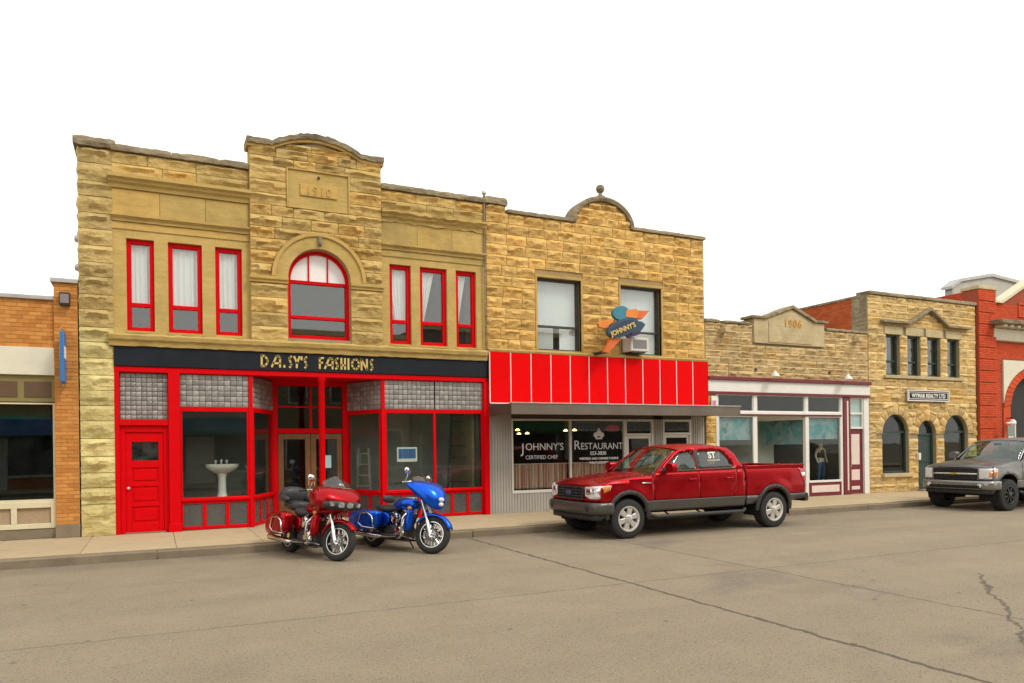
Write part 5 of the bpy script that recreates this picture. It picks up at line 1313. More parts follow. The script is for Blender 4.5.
MB().box(-1.70, -1.625, -.52, -.05, 3.30, 4.30).build('board', blu, bs, bevel=.008); MB().box(-1.704, -1.621, -.50, -.14, 3.78, 4.02).build('white_patch', M['paper'], bs)
MB().tube([(-1.665, .0, 4.36), (-1.665, -.56, 4.36)], .014, 8).build('bracket', M['steel'], bs); MB().tube([(-1.665, .0, 3.24), (-1.665, -.35, 3.24)], .014, 8).build('bracket', M['steel'], bs)
# round wall anchors on the side wall of the sandstone shop
for z, lab in ((6.35, 'upper round iron wall anchor on the left edge of the sandstone shop'), (5.75, 'lower round iron wall anchor on the left edge of the sandstone shop')):
    a_ = thing('wall_anchor', lab, 'wall anchor', (-1.42, .5, z), 'wall anchors'); MB().lathe([(0, -.09), (.06, -.08), (.08, -.03), (.08, 0)], (-1.40, .22, z), 'x', 16).build('boss', M['steel'], a_, sm=40)

# ------------------------------------------------------------------ opposite side of the street (seen in the shop windows)
def opp(label, name, x0, x1, h, wallm, storeys, awn=None, ped=False):
    T = thing(name, label, 'building', ((x0 + x1) / 2, -24.6, .15)); y = -24.6
    MB().box(x0, x1, y - 9, y, .15, h).build('wall', wallm, T)
    MB().box(x0 - .05, x1 + .05, y - .3, y + .2, h, h + .3).build('cornice', M['stone_plaque'], T)
    n = max(2, int((x1 - x0) / 2.2)); w = (x1 - x0) / n
    for s in range(1, storeys):
        for i in range(n):
            a = x0 + (i + .28) * w; z0 = 1.2 + s * 3.4
            q = MB(); frame_rect(q, a, a + w * .44, z0, z0 + 1.7, .08, y - .02, y + .06); wo = q.build('window', M['white'], T); MB().box(a + .08, a + w * .44 - .08, y, y + .02, z0 + .08, z0 + 1.62).build('pane', M['bulk_panel'], wo)
    q = MB(); frame_rect(q, x0 + .4, x1 - .4, .7, 3.0, .12, y - .02, y + .08); q.box((x0 + x1) / 2 - .7, (x0 + x1) / 2 + .7, y, y + .06, .15, 2.6); wo = q.build('shopfront', M['white'], T); MB().box(x0 + .5, x1 - .5, y, y + .03, .8, 2.9).build('pane', M['bulk_panel'], wo)
    if awn is not None: MB().prism([(y, 3.6), (y + 1.5, 2.9), (y + 1.5, 2.7), (y, 2.75)], x0 + .3, x1 - .3, 'x').build('awning', awn, T)
opp('tall red brick block across the street', 'far_brick_block', -12.0, -2.2, 9.2, M['brick_r'], 2, blu)
opp('cream rendered shop across the street with teal awning', 'far_cream_shop', -2.0, 6.2, 7.7, M['plaster'], 2, pm('teal awning cloth', (.02, .18, .24), .8))
opp('plain sandstone shop across the street', 'far_sandstone_shop', 6.4, 13.6, 8.3, M['mortar'], 2)
opp('two storey brown block across the street', 'far_slate_block', 13.8, 24.0, 9.0, M['canopy'], 2, pm('green awning cloth', (.02, .12, .05), .8))
opp('grey rendered block across the street', 'far_grey_block', 24.2, 36.0, 7.5, M['plaster'], 2)
# ------------------------------------------------------------------ pickups
def inside(p, poly):
    c = False; j = len(poly) - 1
    for i in range(len(poly)):
        (xi, yi), (xj, yj) = poly[i], poly[j]
        if (yi > p[1]) != (yj > p[1]) and p[0] < (xj - xi) * (p[1] - yi) / (yj - yi) + xi: c = not c
        j = i
    return c
def densify(poly, g):
    out = []
    for i in range(len(poly)):
        a, b = poly[i], poly[(i + 1) % len(poly)]; n = max(1, int(math.hypot(b[0] - a[0], b[1] - a[1]) / g))
        out += [(a[0] + (b[0] - a[0]) * k / n, a[1] + (b[1] - a[1]) * k / n) for k in range(n)]
    return out
def patch(name, outline, fn, mat, parent, th=.012, g=.08, holes=(), flip=False, ang=50):
    """curved sheet: 2D outline (with holes) mapped to 3D by fn, given real thickness"""
    loops = [densify(outline, g)] + [densify(h, g) for h in holes]
    pts = []; edges = []
    for lp in loops:
        k = len(pts); pts += [Vector(p) for p in lp]; edges += [(k + i, k + (i + 1) % len(lp)) for i in range(len(lp))]
    us = [p.x for p in pts]; vs2 = [p.y for p in pts]; nb = list(pts)
    u = min(us) + g * .5
    while u < max(us):
        v = min(vs2) + g * .5
        while v < max(vs2):
            if inside((u, v), loops[0]) and not any(inside((u, v), h) for h in loops[1:]):
                if min((q.x - u) ** 2 + (q.y - v) ** 2 for q in nb) > (g * .45) ** 2: pts.append(Vector((u, v)))
            v += g
        u += g
    vo, eo, fo, _, _, _ = geometry.delaunay_2d_cdt(pts, edges, [], 2, 1e-6)
    mb = MB(); mb.v = [tuple(fn(p.x, p.y)) for p in vo]
    for f in fo:
        c = (sum(vo[i].x for i in f) / len(f), sum(vo[i].y for i in f) / len(f))
        if inside(c, loops[0]) and not any(inside(c, h) for h in loops[1:]):
            mb.f.append(tuple(reversed(f)) if flip else tuple(f)); mb.m.append(0)
    o = mb.build(name, mat, parent, recalc=False); smooth(o.data, ang)
    if th:
        md = o.modifiers.new('solid', 'SOLIDIFY'); md.thickness = th; md.offset = -1
    return o
def arc(cx, cz, r, a0, a1, n=14): return [(cx + r * math.cos(R(a0 + (a1 - a0) * i / n)), cz + r * math.sin(R(a0 + (a1 - a0) * i / n))) for i in range(n + 1)]
def interp(tbl, x):
    if x <= tbl[0][0]: return tbl[0][1]
    for (a, b), (c, d) in zip(tbl, tbl[1:]):
        if x <= c:
            t = (x - a) / (c - a); t = t * t * (3 - 2 * t) * .4 + t * .6; return b + (d - b) * t
    return tbl[-1][1]
def car_paint(name, col, metal=.35, rough=.28):
    m, nt, p = new_mat(name); co = coord(nt, 'obj')
    c = mixc(nt, noise_n(nt, co, 1.2, 3), [k * .92 for k in col], [min(1, k * 1.08) for k in col])
    d = mapr(nt, noise_n(nt, co, 2.3, 6, .7), .5, .8, 0, .025); c = mixc(nt, d, c, (.20, .16, .11))
    nt.links.new(c, p.inputs['Base Color']); p.inputs['Metallic'].default_value = metal
    nt.links.new(mapr(nt, noise_n(nt, co, 3, 4), .3, .7, rough - .06, rough + .1), p.inputs['Roughness'])
    p.inputs['Coat Weight'].default_value = .22; p.inputs['Specular IOR Level'].default_value = .25; p.inputs['Coat Roughness'].default_value = .05
    return m
M['rubber'] = pm('tyre rubber', (.022, .021, .020), .85, var=.2, vs_=8, bmp=.002, bs=40, space='obj', dirt=.2)
M['trim'] = pm('black trim', (.020, .020, .020), .55, var=.15, space='obj')
M['well'] = pm('wheel well', (.010, .010, .010), .95, var=.1, space='obj')
M['chrome'] = pm('chrome', (.78, .78, .78), .08, metal=1.0, var=.02, space='obj')
M['silver'] = pm('silver alloy', (.62, .60, .56), .32, metal=.55, var=.05, space='obj')
M['lamp_glass'] = pm('headlamp glass', (.70, .70, .68), .12, var=.08, vs_=20, space='obj', coat=1)
M['amber'] = pm('amber lens', (.75, .22, .01), .2, var=.05, space='obj', coat=1)
M['taillight'] = pm('tail lamp lens', (.45, .006, .01), .15, var=.05, space='obj', coat=1)
M['seat'] = pm('grey seat cloth', (.09, .085, .08), .9, var=.1, space='obj')
M['car_glass'] = glass_mat('car glass', (.80, .92, .88), dirty=.01, f0=.06)
M['car_glass_dark'] = glass_mat('privacy glass', (.62, .68, .66), dirty=.01, f0=.07)
def make_wheel(parent, x, y, r, w, side, rim_mat, spokes=6, rr=.60, name='wheel', disc=True, spw=.055, hubdark=False):
    """wheel part > tyre, rim, hub; side -1 = outer face towards -y"""
    s = side
    pr = [(r * rr, -.5), (r * .80, -.5), (r * .93, -.47), (r * .985, -.40), (r, -.28), (r, .28), (r * .985, .40), (r * .93, .47), (r * .80, .5), (r * rr, .5)]
    W = MB(); W.lathe([(a, b * w + y) for a, b in pr], (x, 0, r), 'y', 40, closed=True)
    wo = W.build(name, M['rubber'], parent, sm=50)
    tr = MB(); n = 44
    for i in range(n):         # tread blocks
        a0, a1 = 2 * math.pi * i / n, 2 * math.pi * (i + .62) / n
        for b0, b1 in ((-.46, -.20), (-.12, .12), (.20, .46)):
            sh = .3 * (b0 > 0) 
            q = []
            for rad in (r * .985, r * 1.008):
                for a, bb in ((a0 + sh * .1, b0), (a1 + sh * .1, b0), (a1 + sh * .1, b1), (a0 + sh * .1, b1)):
                    rd = rad if abs(bb) < .3 else rad * .985
                    q.append((x + rd * math.cos(a), y + bb * w, r + rd * math.sin(a)))
            tr.hexa(q)
    tr.build('tread', M['rubber'], wo)
    yo = y + s * w * .5
    R1 = r * rr
    rm = MB(); rm.lathe([(R1 + .005, yo - s * .0), (R1 + .012, yo + s * .006), (R1 - .012, yo + s * .008), (R1 - .03, yo - s * .015), (R1 - .04, yo - s * .10), (R1 - .04, y - s * w * .45)], (x, 0, r), 'y', 36)
    rm.build('rim', rim_mat, wo, sm=45)
    MB().lathe([(0, yo - s * .13), (R1 - .03, yo - s * .13)], (x, 0, r), 'y', 30).build('brake_disc', M['trim'], wo)
    sp = MB()
    for i in range(spokes):
        a = 2 * math.pi * i / spokes + .3
        u = Vector((math.cos(a), 0, math.sin(a))); v = Vector((-math.sin(a), 0, math.cos(a))); c = Vector((x, yo, r)); Y = Vector((0, s, 0))
        def P(rad, hw, d): return c + u * rad + v * hw + Y * d
        sp.hexa([P(.04, -spw * .75, -.06), P(.04, spw * .75, -.06), P(R1 - .02, spw * 1.15, -.06), P(R1 - .02, -spw * 1.15, -.06), P(.04, -spw * .6, -.005), P(.04, spw * .6, -.005), P(R1 - .02, spw * .95, -.012), P(R1 - .02, -spw * .95, -.012)])
    sp.build('spokes', rim_mat, wo, bevel=.008)
    MB().lathe([(.085, yo - s * .06), (.085, yo + s * .0), (.06, yo + s * .012), (0, yo + s * .014)], (x, 0, r), 'y', 20).build('hub', M['trim'] if hubdark else rim_mat, wo, sm=40)
    return wo
def make_pickup(name, label, paint, cfg):
    T = thing(name, label, 'pickup truck'); dz = cfg['dz']; xf, xr, rw = .85, 4.83, cfg['rw']
    low = cfg['low']; ra = cfg['ra']; cz = cfg['cz']
    def S(x, z):
        w = .985
        if z < .9: w -= .05 * ((.9 - z) / .5) ** 2
        elif z <= 1.3: w -= .035 * ((z - .9) / .4) ** 2
        else: w -= .035 + (z - 1.3) * .36
        for xc in (xf, xr):        # swelling over the arches
            d = math.hypot(x - xc, (z - cz) * 1.0); w += .018 * max(0, 1 - abs(d - ra - .05) / .16)
        if .98 < z < 1.10: w -= .010 * math.sin((z - .98) / .12 * math.pi)
        if x < .6: w -= .08 * ((.6 - x) / .6) ** 2
        if x > 5.3: w -= .03 * ((x - 5.3) / .55) ** 2
        return w
    fz = cfg['fender_top']
    ztop = [(2.22, 1.755), (2.5, 1.805), (2.85, 1.828), (3.3, 1.825), (3.55, 1.80), (3.72, 1.755)]
    def zt(x): return interp(ztop, x)
    belt = lambda x: 1.285 + .015 * (x - 1.5)
    zl = .725
    for s in (-1, 1):
        fn = lambda x, z, s=s: (x, s * S(x, z), z + dz); fl = s > 0
        def side(nm, out, mat, off=0.0, th=.012, holes=(), g=.08):
            f2 = (lambda x, z: (x, s * (S(x, z) + off), z + dz)); return patch(nm, out, f2, mat, T, th, g, holes, fl)
        dx = math.sqrt(max(.0, ra * ra - (zl - cz) ** 2)); a_ = math.degrees(math.asin((zl - cz) / ra))
        side('fender', [(.20, zl), (.20, 1.0), (.28, interp(fz, .28)), (.6, interp(fz, .6)), (1.0, interp(fz, 1.0)), (1.50, interp(fz, 1.5)), (1.50, zl)] + arc(xf, cz, ra, a_, 180 - a_), paint)
        d1 = side('front_door', [(1.512, zl), (1.512, 1.235), (1.60, belt(1.6)), (2.70, belt(2.7)), (2.70, zl)], paint)
        d2 = side('rear_door', [(2.712, zl), (2.712, belt(2.71)), (3.76, belt(3.76)), (3.74, 1.0), (3.62, zl)], paint)
        side('cab_corner', [(3.632, zl), (3.752, 1.0), (3.772, belt(3.77)), (3.975, belt(3.97)), (3.985, zl)], paint)
        dxr = dx
        side('bed_side', [(4.010, zl), (4.010, 1.375), (5.78, 1.39), (5.83, 1.1), (5.83, zl)] + arc(xr, cz, ra, a_, 180 - a_), paint)
        side('sill_panel', [(1.26, .50), (1.26, zl - .006), (3.985, zl - .006), (3.96, .50)], low, .004)
        side('sill_panel', [(4.01, .52), (4.01, zl - .006), (4.38, zl - .006), (4.37, .55)], low, .004)
        side('bed_lower', [(5.30, .56), (5.31, zl - .006), (5.83, zl - .006), (5.84, .60)], low, .004)
        if cfg['flare'] is not None:
            for xc in (xf, xr):
                side('wheel_flare', arc(xc, cz, ra + .035, -6, 186, 22) + arc(xc, cz, ra - .05, 186, -6, 22), cfg['flare'], .028, .05, g=.05)
        # greenhouse
        out = [(1.60, belt(1.6) + .004), (1.92, 1.52), (2.22, 1.735)] + [(x, zt(x)) for x in (2.38, 2.55, 2.72, 2.9, 3.1, 3.3, 3.5, 3.66)] + [(3.80, 1.66), (3.975, belt(3.97) + .004)]
        w1 = [(1.74, 1.332), (2.02, 1.545), (2.27, 1.70), (2.50, 1.738), (2.67, 1.742), (2.67, 1.345)]
        w2 = [(2.77, 1.347), (2.77, 1.742), (3.42, 1.735), (3.54, 1.685), (3.72, 1.365)]
        gh = side('greenhouse', out, paint, 0, .03, [w1, w2])
        def win(nm, w, mat, par): 
            f2 = (lambda x, z: (x, s * (S(x, z) - .014), z + dz)); c = (sum(p[0] for p in w) / len(w), sum(p[1] for p in w) / len(w))
            return patch(nm, [(c[0] + (p[0] - c[0]) * 1.02, c[1] + (p[1] - c[1]) * 1.03) for p in w], f2, mat, par, .004, .12, (), fl)
        win('side_window', w1, M['car_glass'], T); win('side_window', w2, M['car_glass_dark'], T)
        side('pillar_trim', [(2.675, 1.345), (2.675, 1.742), (2.765, 1.742), (2.765, 1.347)], M['trim'], .004, .006)
        side('belt_trim', [(1.80, belt(1.8) + .012), (1.80, belt(1.8) + .034), (3.74, belt(3.74) + .034), (3.74, belt(3.74) + .012)], M['trim'], .006, .008)
        for xh in (2.50, 3.52):
            y0 = S(xh, 1.12); q = MB(); q.tube([(xh - .10, s * (y0 + .005), 1.13 + dz), (xh - .07, s * (y0 + .035), 1.13 + dz), (xh + .07, s * (y0 + .035), 1.135 + dz), (xh + .10, s * (y0 + .005), 1.135 + dz)], .016, 8); q.build('door_handle', cfg['handle'], d1 if xh < 3 else d2, sm=50)
        # mirror
        mx = 1.78; y0 = S(mx, 1.35)
        mo = MB().loft([se(mx - .02, s * (y0 + .20), 1.385 + dz, .115, .095, 16, 3.5), se(mx + .05, s * (y0 + .20), 1.39 + dz, .12, .10, 16, 3.5), se(mx + .12, s * (y0 + .19), 1.39 + dz, .115, .095, 16, 3.5)]).build('mirror', paint, T, sm=50)
        MB().box(mx + .12, mx + .125, s * (y0 + .19) - .10, s * (y0 + .19) + .10, 1.31 + dz, 1.47 + dz).build('mirror_glass', M['chrome'], mo)
        MB().loft([se(mx + .0, s * (y0 - .02), 1.35 + dz, .05, .05, 10, 3, 'y'), se(mx + .05, s * (y0 + .10), 1.35 + dz, .035, .04, 10, 3, 'y')]).build('mirror_arm', M['trim'], mo)
        # tail lamp, running board, wheel wells
        tl = side('tail_lamp', [(5.60, 1.30), (5.80, 1.34), (5.84, 1.34), (5.845, 1.0), (5.78, .98)], M['taillight'], .008, .03, g=.06)
        side('reverse_lens', [(5.70, 1.19), (5.838, 1.20), (5.838, 1.10), (5.74, 1.10)], M['lamp_glass'], .012, .01, g=.06)
        rb = MB().tube([(1.40, s * .94, .44 + dz * .6), (1.52, s * 1.01, .40 + dz * .6), (3.86, s * 1.01, .40 + dz * .6), (3.98, s * .94, .44 + dz * .6)], .042, 12).build('running_board', cfg['board'], T, sm=50)
        for xb in (1.9, 2.75, 3.6): MB().tube([(xb, s * .70, .50 + dz * .6), (xb, s * 1.0, .40 + dz * .6)], .02, 6).build('bracket', M['trim'], rb)
        for xc in (xf, xr):
            q = MB(); a0, a1 = -20, 200; n = 18
            P = []
            for yy in (s * .96, s * .52): P.append([(p[0], yy, p[1] + dz) for p in arc(xc, cz, ra - .012, a0, a1, n)])
            q.grid(P); q.prism(arc(xc, cz + dz, ra - .012, a0, a1, n), s * .50, s * .52); q.build('wheel_well', M['well'], T)
    # roof
    hwr = lambda x: S(x, zt(x))
    patch('roof', [(2.24, -.99), (2.22, 0), (2.24, .99), (3.66, .99), (3.70, 0), (3.66, -.99)], lambda x, t: (x + .0, t * hwr(x), zt(x) + dz + .062 * (1 - abs(t) ** 2.6)), paint, T, .02, .09)
    # windscreen and rear window
    def ws(sv, t):    # sv 0 bottom .. 1 top
        hw = .86 + (.735 - .86) * sv; x = 1.52 + (2.23 - 1.52) * sv + .10 * t * t * (1 - sv * .5) - .012 * math.sin(sv * math.pi); return (x, t * hw, 1.255 + (1.812 - 1.255) * sv - .045 * t * t * sv + .03 * math.sin(sv * math.pi) + dz)
    patch('windscreen', [(0, -.93), (0, .93), (1, .93), (1, -.93)], ws, M['car_glass'], T, .006, .1)
    patch('windscreen_trim', [(-.04, -1), (-.04, 1), (1.03, 1), (1.03, -1)], lambda a, t: (lambda p: (p[0] + .004, p[1], p[2] - .004))(ws(a, t)), paint, T, .02, .1, [[(.03, -.92), (.03, .92), (.97, .92), (.97, -.92)]])
    def rwf(sv, t): return (3.985 + (3.68 - 3.985) * sv, t * (.915 + (.74 - .915) * sv), 1.32 + (1.775 - 1.32) * sv + .04 * sv * (1 - t * t) + dz)
    patch('cab_rear', [(-.02, -1), (-.02, 1), (1.03, 1), (1.03, -1)], rwf, paint, T, .02, .1, [[(.12, -.8), (.12, .8), (.88, .8), (.88, -.8)]], flip=True)
    patch('rear_window', [(.1, -.82), (.1, .82), (.9, .82), (.9, -.82)], lambda a, t: (lambda p: (p[0] - .01, p[1], p[2]))(rwf(a, t)), M['car_glass_dark'], T, .004, .12, flip=True)
    MB().box(3.96, 3.985, -.93, .93, .72 + dz, 1.32 + dz).build('cab_back_wall', paint, T)
    # bonnet
    def hood(x, t):
        hw = S(x, interp(fz, x)) - .0; e = interp(fz, x); c = interp(cfg['hood'], x)
        dome = .028 * max(0, min(1, (.62 - abs(t)) / .14)) * max(0, min(1, (x - .10) / .35))
        return (x + (.10 * t * t if x > 1.3 else .10 * t * t * (x / 1.3 if x > .5 else .38)) - .02, t * hw, e + (c - e) * (1 - abs(t) ** 2.4) + dome + dz)
    patch('bonnet', [(.13, -.96), (.075, -.5), (.06, 0), (.075, .5), (.13, .96), (1.50, .985), (1.52, 0), (1.50, -.985)], hood, cfg['hood_paint'], T, .015, .07)
    patch('cowl', [(1.46, -.95), (1.46, .95), (1.66, .95), (1.66, -.95)], lambda x, t: (x + .10 * t * t - .02, t * .87, 1.238 + dz), M['trim'], T, .02, .12)
    # nose contour: s along the front from the centre line, then round the corner and back
    def nose(sv, k=0.0):
        a = abs(sv); sg = 1 if sv >= 0 else -1
        if a <= .80: y, x = a, .06 + .045 * (a / .8) ** 2; nx, ny = -1, .1 * a
        elif a <= 1.005: q = (a - .80) / .205 * math.pi / 2; x, y = .105 + .13 * (1 - math.cos(q)), .80 + .13 * math.sin(q); nx, ny = -math.cos(q), math.sin(q)
        else: x = .235 + (a - 1.005); y = max(.93, S(x, .9) - .0) if x > .35 else .93 + (S(.35, .9) - .93) * (x - .235) / .115; nx, ny = 0, 1
        return (x + nx * k, sg * (y + ny * k))
    def onnose(k): return lambda sv, z: (*nose(sv, k), z + dz)
    cfg['front'](T, onnose, dz, paint, cfg)
    # bumper: wrapped round the nose
    bp = [(.0, .475), (.055, .49), (.075, .56), (.075, .66), (.055, .715), (.0, .725)]
    q = MB(); svs = [-1.24 + 2.48 * i / 40 for i in range(41)]
    q.grid([[(*nose(sv, k * (1 if abs(sv) < 1.0 else .5)), z + dz) for sv in svs] for k, z in bp]); bo = q.build('front_bumper', cfg['bumper'], T, recalc=False); smooth(bo.data, 60); md = bo.modifiers.new('s', 'SOLIDIFY'); md.thickness = .03; md.offset = 1
    patch('valance', [(-1.0, .36), (1.0, .36), (1.15, .50), (-1.15, .50)], onnose(-.02), M['trim'], T, .02, .1)
    for s in (-1, 1):
        fl_ = MB().lathe([(0, -.0), (.055, .0), (.055, .03)], (0, 0, 0), 'x', 16).build('fog_lamp', M['lamp_glass'] if cfg.get('fog_bright') else M['trim'], bo, sm=40)
        p = nose(s * .70, .085); fl_.location = (p[0], p[1], .60 + dz)
    # bed
    b = MB(); b.box(4.03, 5.80, -.80, .80, .80 + dz, .83 + dz)
    b.box(4.02, 4.05, -.93, .93, .80 + dz, 1.37 + dz); b.build('bed_floor', M['trim'], T)
    for s in (-1, 1): MB().hexa([(4.03, s * .80, .8 + dz), (5.80, s * .80, .8 + dz), (5.80, s * .82, .8 + dz), (4.03, s * .82, .8 + dz), (4.03, s * .84, 1.38 + dz), (5.80, s * .84, 1.39 + dz), (5.80, s * .965, 1.39 + dz), (4.03, s * .965, 1.38 + dz)]).build('bed_rail', M['trim'] if not cfg.get('rail_paint') else paint, T, bevel=.012)
    MB().box(5.79, 5.85, -.91, .91, .74 + dz, 1.385 + dz).build('tailgate', paint, T, bevel=.02)
    MB().loft([[(5.83 + a, y, z + dz) for a, z in ((0, .52), (.10, .53), (.12, .62), (.10, .71), (0, .72))] for y in (-.95, -.5, 0, .5, .95)]).build('rear_bumper', cfg['bumper_r'], T, bevel=.01)
    # underbody and interior
    u = MB(); u.box(.35, 5.6, -.50, .50, .42 + dz, .78 + dz); u.box(1.45, 4.1, -.86, .86, .52 + dz, .72 + dz); u.box(.30, 1.45, -.49, .49, .5 + dz, 1.02 + dz); u.box(1.45, 1.60, -.85, .85, .6 + dz, 1.18 + dz); u.build('chassis', M['well'], T)
    for xc in (xf, xr): MB().tube([(xc, -.8, rw), (xc, .8, rw)], .06, 10).build('axle', M['well'], T)
    MB().box(1.62, 2.0, -.84, .84, .95 + dz, 1.25 + dz).build('dashboard', M['trim'], T, bevel=.05)
    for sx, sy in ((2.45, -.4), (2.45, .4), (3.3, -.42), (3.3, .42)):
        st = MB().box(sx, sx + .5, sy - .27, sy + .27, .80 + dz, 1.0 + dz); st.hexa([(sx + .38, sy - .27, .95 + dz), (sx + .55, sy - .27, .95 + dz), (sx + .55, sy + .27, .95 + dz), (sx + .38, sy + .27, .95 + dz), (sx + .52, sy - .24, 1.50 + dz), (sx + .64, sy - .24, 1.50 + dz), (sx + .64, sy + .24, 1.50 + dz), (sx + .52, sy + .24, 1.50 + dz)])
        st.box(sx + .55, sx + .65, sy - .13, sy + .13, 1.52 + dz, 1.70 + dz); st.build('seat', M['seat'], T, bevel=.03)
    sw = MB(); 
    ringp = [(2.12 + .07 * math.cos(a) * 1.0, -.42 + .19 * math.sin(a), 1.20 + dz + .17 * math.cos(a)) for a in [2 * math.pi * i / 20 for i in range(21)]]
    sw.tube(ringp, .014, 6).build('steering_wheel', M['trim'], T)
    MB().box(2.05, 2.10, -.10, .10, 1.66 + dz, 1.72 + dz).build('rear_view_mirror', M['trim'], T, bevel=.01)
    for xc in (xf, xr):
        for s in (-1, 1): make_wheel(T, xc, s * (cfg['track'] - cfg['ww'] / 2), rw, cfg['ww'], s, cfg['rim'], cfg['spokes'], cfg['rr'], spw=cfg['spw'], hubdark=cfg.get('hubdark', False))
    return T
def front_red(T, on, dz, paint, cfg):
    gr = patch('grille_surround', [(-1.0, .735), (-1.0, .86), (-.86, 1.045), (-.5, 1.06), (0, 1.065), (.5, 1.06), (.86, 1.045), (1.0, .86), (1.0, .735)], on(0), paint, T, .02, .08, flip=True)
    gb = patch('grille', [(-.50, .77), (-.53, 1.035), (.53, 1.035), (.50, .77)], on(.010), M['well'], T, .02, .1, flip=True)
    for z in (.79, .84, .90, .96, 1.015): patch('grille_bar', [(-.52, z - .013), (.52, z - .013), (.52, z + .013), (-.52, z + .013)], on(.030), cfg['gbar'], gb, .02, .12, flip=True)
    for sv in (-.51, -.26, .26, .51): patch('grille_bar', [(sv - .016, .775), (sv + .016, .775), (sv + .016, 1.03), (sv - .016, 1.03)], on(.026), cfg['gbar'], gb, .02, .12, flip=True)
    p = MB(); p.loft([se(0.012, 0, .905 + dz, .115, .047, 24), se(.045, 0, .905 + dz, .115, .047, 24)]).build('badge', M['chrome'], gb)
    p = MB(); p.loft([se(.008, 0, .905 + dz, .105, .039, 24), se(.02, 0, .905 + dz, .105, .039, 24)]); bd = p.build('badge_face', pm('blue enamel badge', (.015, .05, .20), .2, var=0, space='obj'), gb)
    text('Ford', .075, M['chrome'], gb, (.006, 0, .885 + dz), rot=(R(90), 0, -R(90)), ext=.001, name='badge_script')
    for s in (-1, 1):
        hl = patch('headlamp', [(s * a, b) for a, b in ((.57, .84), (.56, 1.03), (.86, 1.055), (1.20, 1.065), (1.17, .97), (1.02, .90), (.98, .80), (.72, .79))], on(.012), M['lamp_glass'], T, .03, .05, flip=True)
        patch('lamp_reflector', [(s * a, b) for a, b in ((.62, .88), (.62, 1.0), (.78, 1.0), (.78, .88))], on(.016), M['chrome'], hl, .006, .08, flip=True)
        patch('lamp_reflector', [(s * a, b) for a, b in ((.82, .88), (.82, 1.01), (.97, 1.02), (.97, .88))], on(.016), M['chrome'], hl, .006, .08, flip=True)
        patch('indicator_lens', [(s * a, b) for a, b in ((1.04, .915), (1.04, 1.05), (1.185, 1.055), (1.155, .97))], on(.018), M['amber'], hl, .01, .05, flip=True)
    MB().box(1.18, 1.42, -1.0, -.975, 1.075 + dz, 1.10 + dz).build('fender_badge', M['chrome'], T, bevel=.004)
low_grey = car_paint('grey lower paint', (.085, .080, .072), .35, .38)
F1 = dict(dz=0.03, rw=.405, ra=.50, cz=.42, low=low_grey, flare=pm('grey wheel flare', (.035, .033, .031), .5, var=.1, space='obj'), fender_top=[(.13, 1.02), (.3, 1.085), (.6, 1.15), (1.0, 1.20), (1.5, 1.235)],
          hood=[(.06, 1.075), (.25, 1.15), (.6, 1.20), (1.0, 1.235), (1.52, 1.265)], handle=None, board=M['trim'], bumper=low_grey, bumper_r=M['trim'], front=front_red, gbar=M['trim'], rim=M['silver'], spokes=6, rr=.62, ww=.275, track=.985, spw=.062, fog_bright=False, rail_paint=True)
red_paint = car_paint('candy red paint', (.38, .002, .007), .70, .28); F1['handle'] = red_paint; F1['hood_paint'] = red_paint
PT = make_pickup('pickup_truck', 'shiny red crew cab pickup with grey lower panels parked outside the restaurant', red_paint, F1)
text('ST', .20, M['white'], PT, (3.16, -.845, 1.60), rot=(R(90 - 19), 0, 0), ext=.001, name='window_sticker', offset=.006)
text('MOTORS', .06, M['white'], PT, (3.19, -.868, 1.52), rot=(R(90 - 19), 0, 0), ext=.001, name='window_sticker') if False else None
MB().box(3.02, 3.36, -.866, -.862, 1.545, 1.56).build('window_sticker', M['white'], PT)
PT.location = (8.63 - .85, -4.10, 0)
PT.rotation_euler = (0, 0, R(.5))
def front_grey(T, on, dz, paint, cfg):
    patch('grille_surround', [(-1.0, .735), (-1.0, .95), (-.86, 1.06), (-.5, 1.075), (0, 1.08), (.5, 1.075), (.86, 1.06), (1.0, .95), (1.0, .735)], on(0), paint, T, .02, .08, flip=True)
    gb = patch('grille', [(-.60, .75), (-.62, 1.06), (.62, 1.06), (.60, .75)], on(.010), M['well'], T, .02, .1, flip=True)
    for z in (.775, .81, .845, .97, 1.005, 1.04): patch('grille_bar', [(-.60, z - .009), (.60, z - .009), (.60, z + .009), (-.60, z + .009)], on(.024), M['trim'], gb, .02, .12, flip=True)
    patch('grille_bar', [(-.61, .885), (.61, .885), (.61, .93), (-.61, .93)], on(.034), cfg['gbar'], gb, .02, .12, flip=True)
    MB().prism([(a * .75, .908 + (b - .908) * .7 + dz) for a, b in ((-.13, .888), (-.045, .888), (-.03, .868), (.045, .868), (.06, .888), (.13, .888), (.115, .932), (.045, .932), (.03, .952), (-.045, .952), (-.06, .932), (-.115, .932))], .005, .03, 'x').build('badge', pm('gold badge', (.65, .42, .08), .3, metal=.6, var=0, space='obj'), gb)
    for s in (-1, 1):
        hl = patch('headlamp', [(s * a, b) for a, b in ((.66, .78), (.66, 1.05), (1.02, 1.06), (1.16, 1.05), (1.12, .80), (1.0, .77))], on(.012), M['lamp_glass'], T, .03, .05, flip=True)
        patch('indicator_lens', [(s * a, b) for a, b in ((.90, .83), (.90, .97), (1.13, .98), (1.10, .83))], on(.018), M['amber'], hl, .01, .05, flip=True)
    patch('lower_intake', [(-.75, .52), (.75, .52), (.72, .60), (-.72, .60)], on(.085), M['well'], T, .01, .12, flip=True)
M['lamp_glass2'] = pm('smoky headlamp', (.25, .25, .25), .12, var=.15, vs_=15, space='obj', coat=1)
gpaint = car_paint('grey metallic paint', (.20, .195, .19), .5, .30); gdark = car_paint('weathered dark grey paint', (.085, .083, .08), .4, .35)
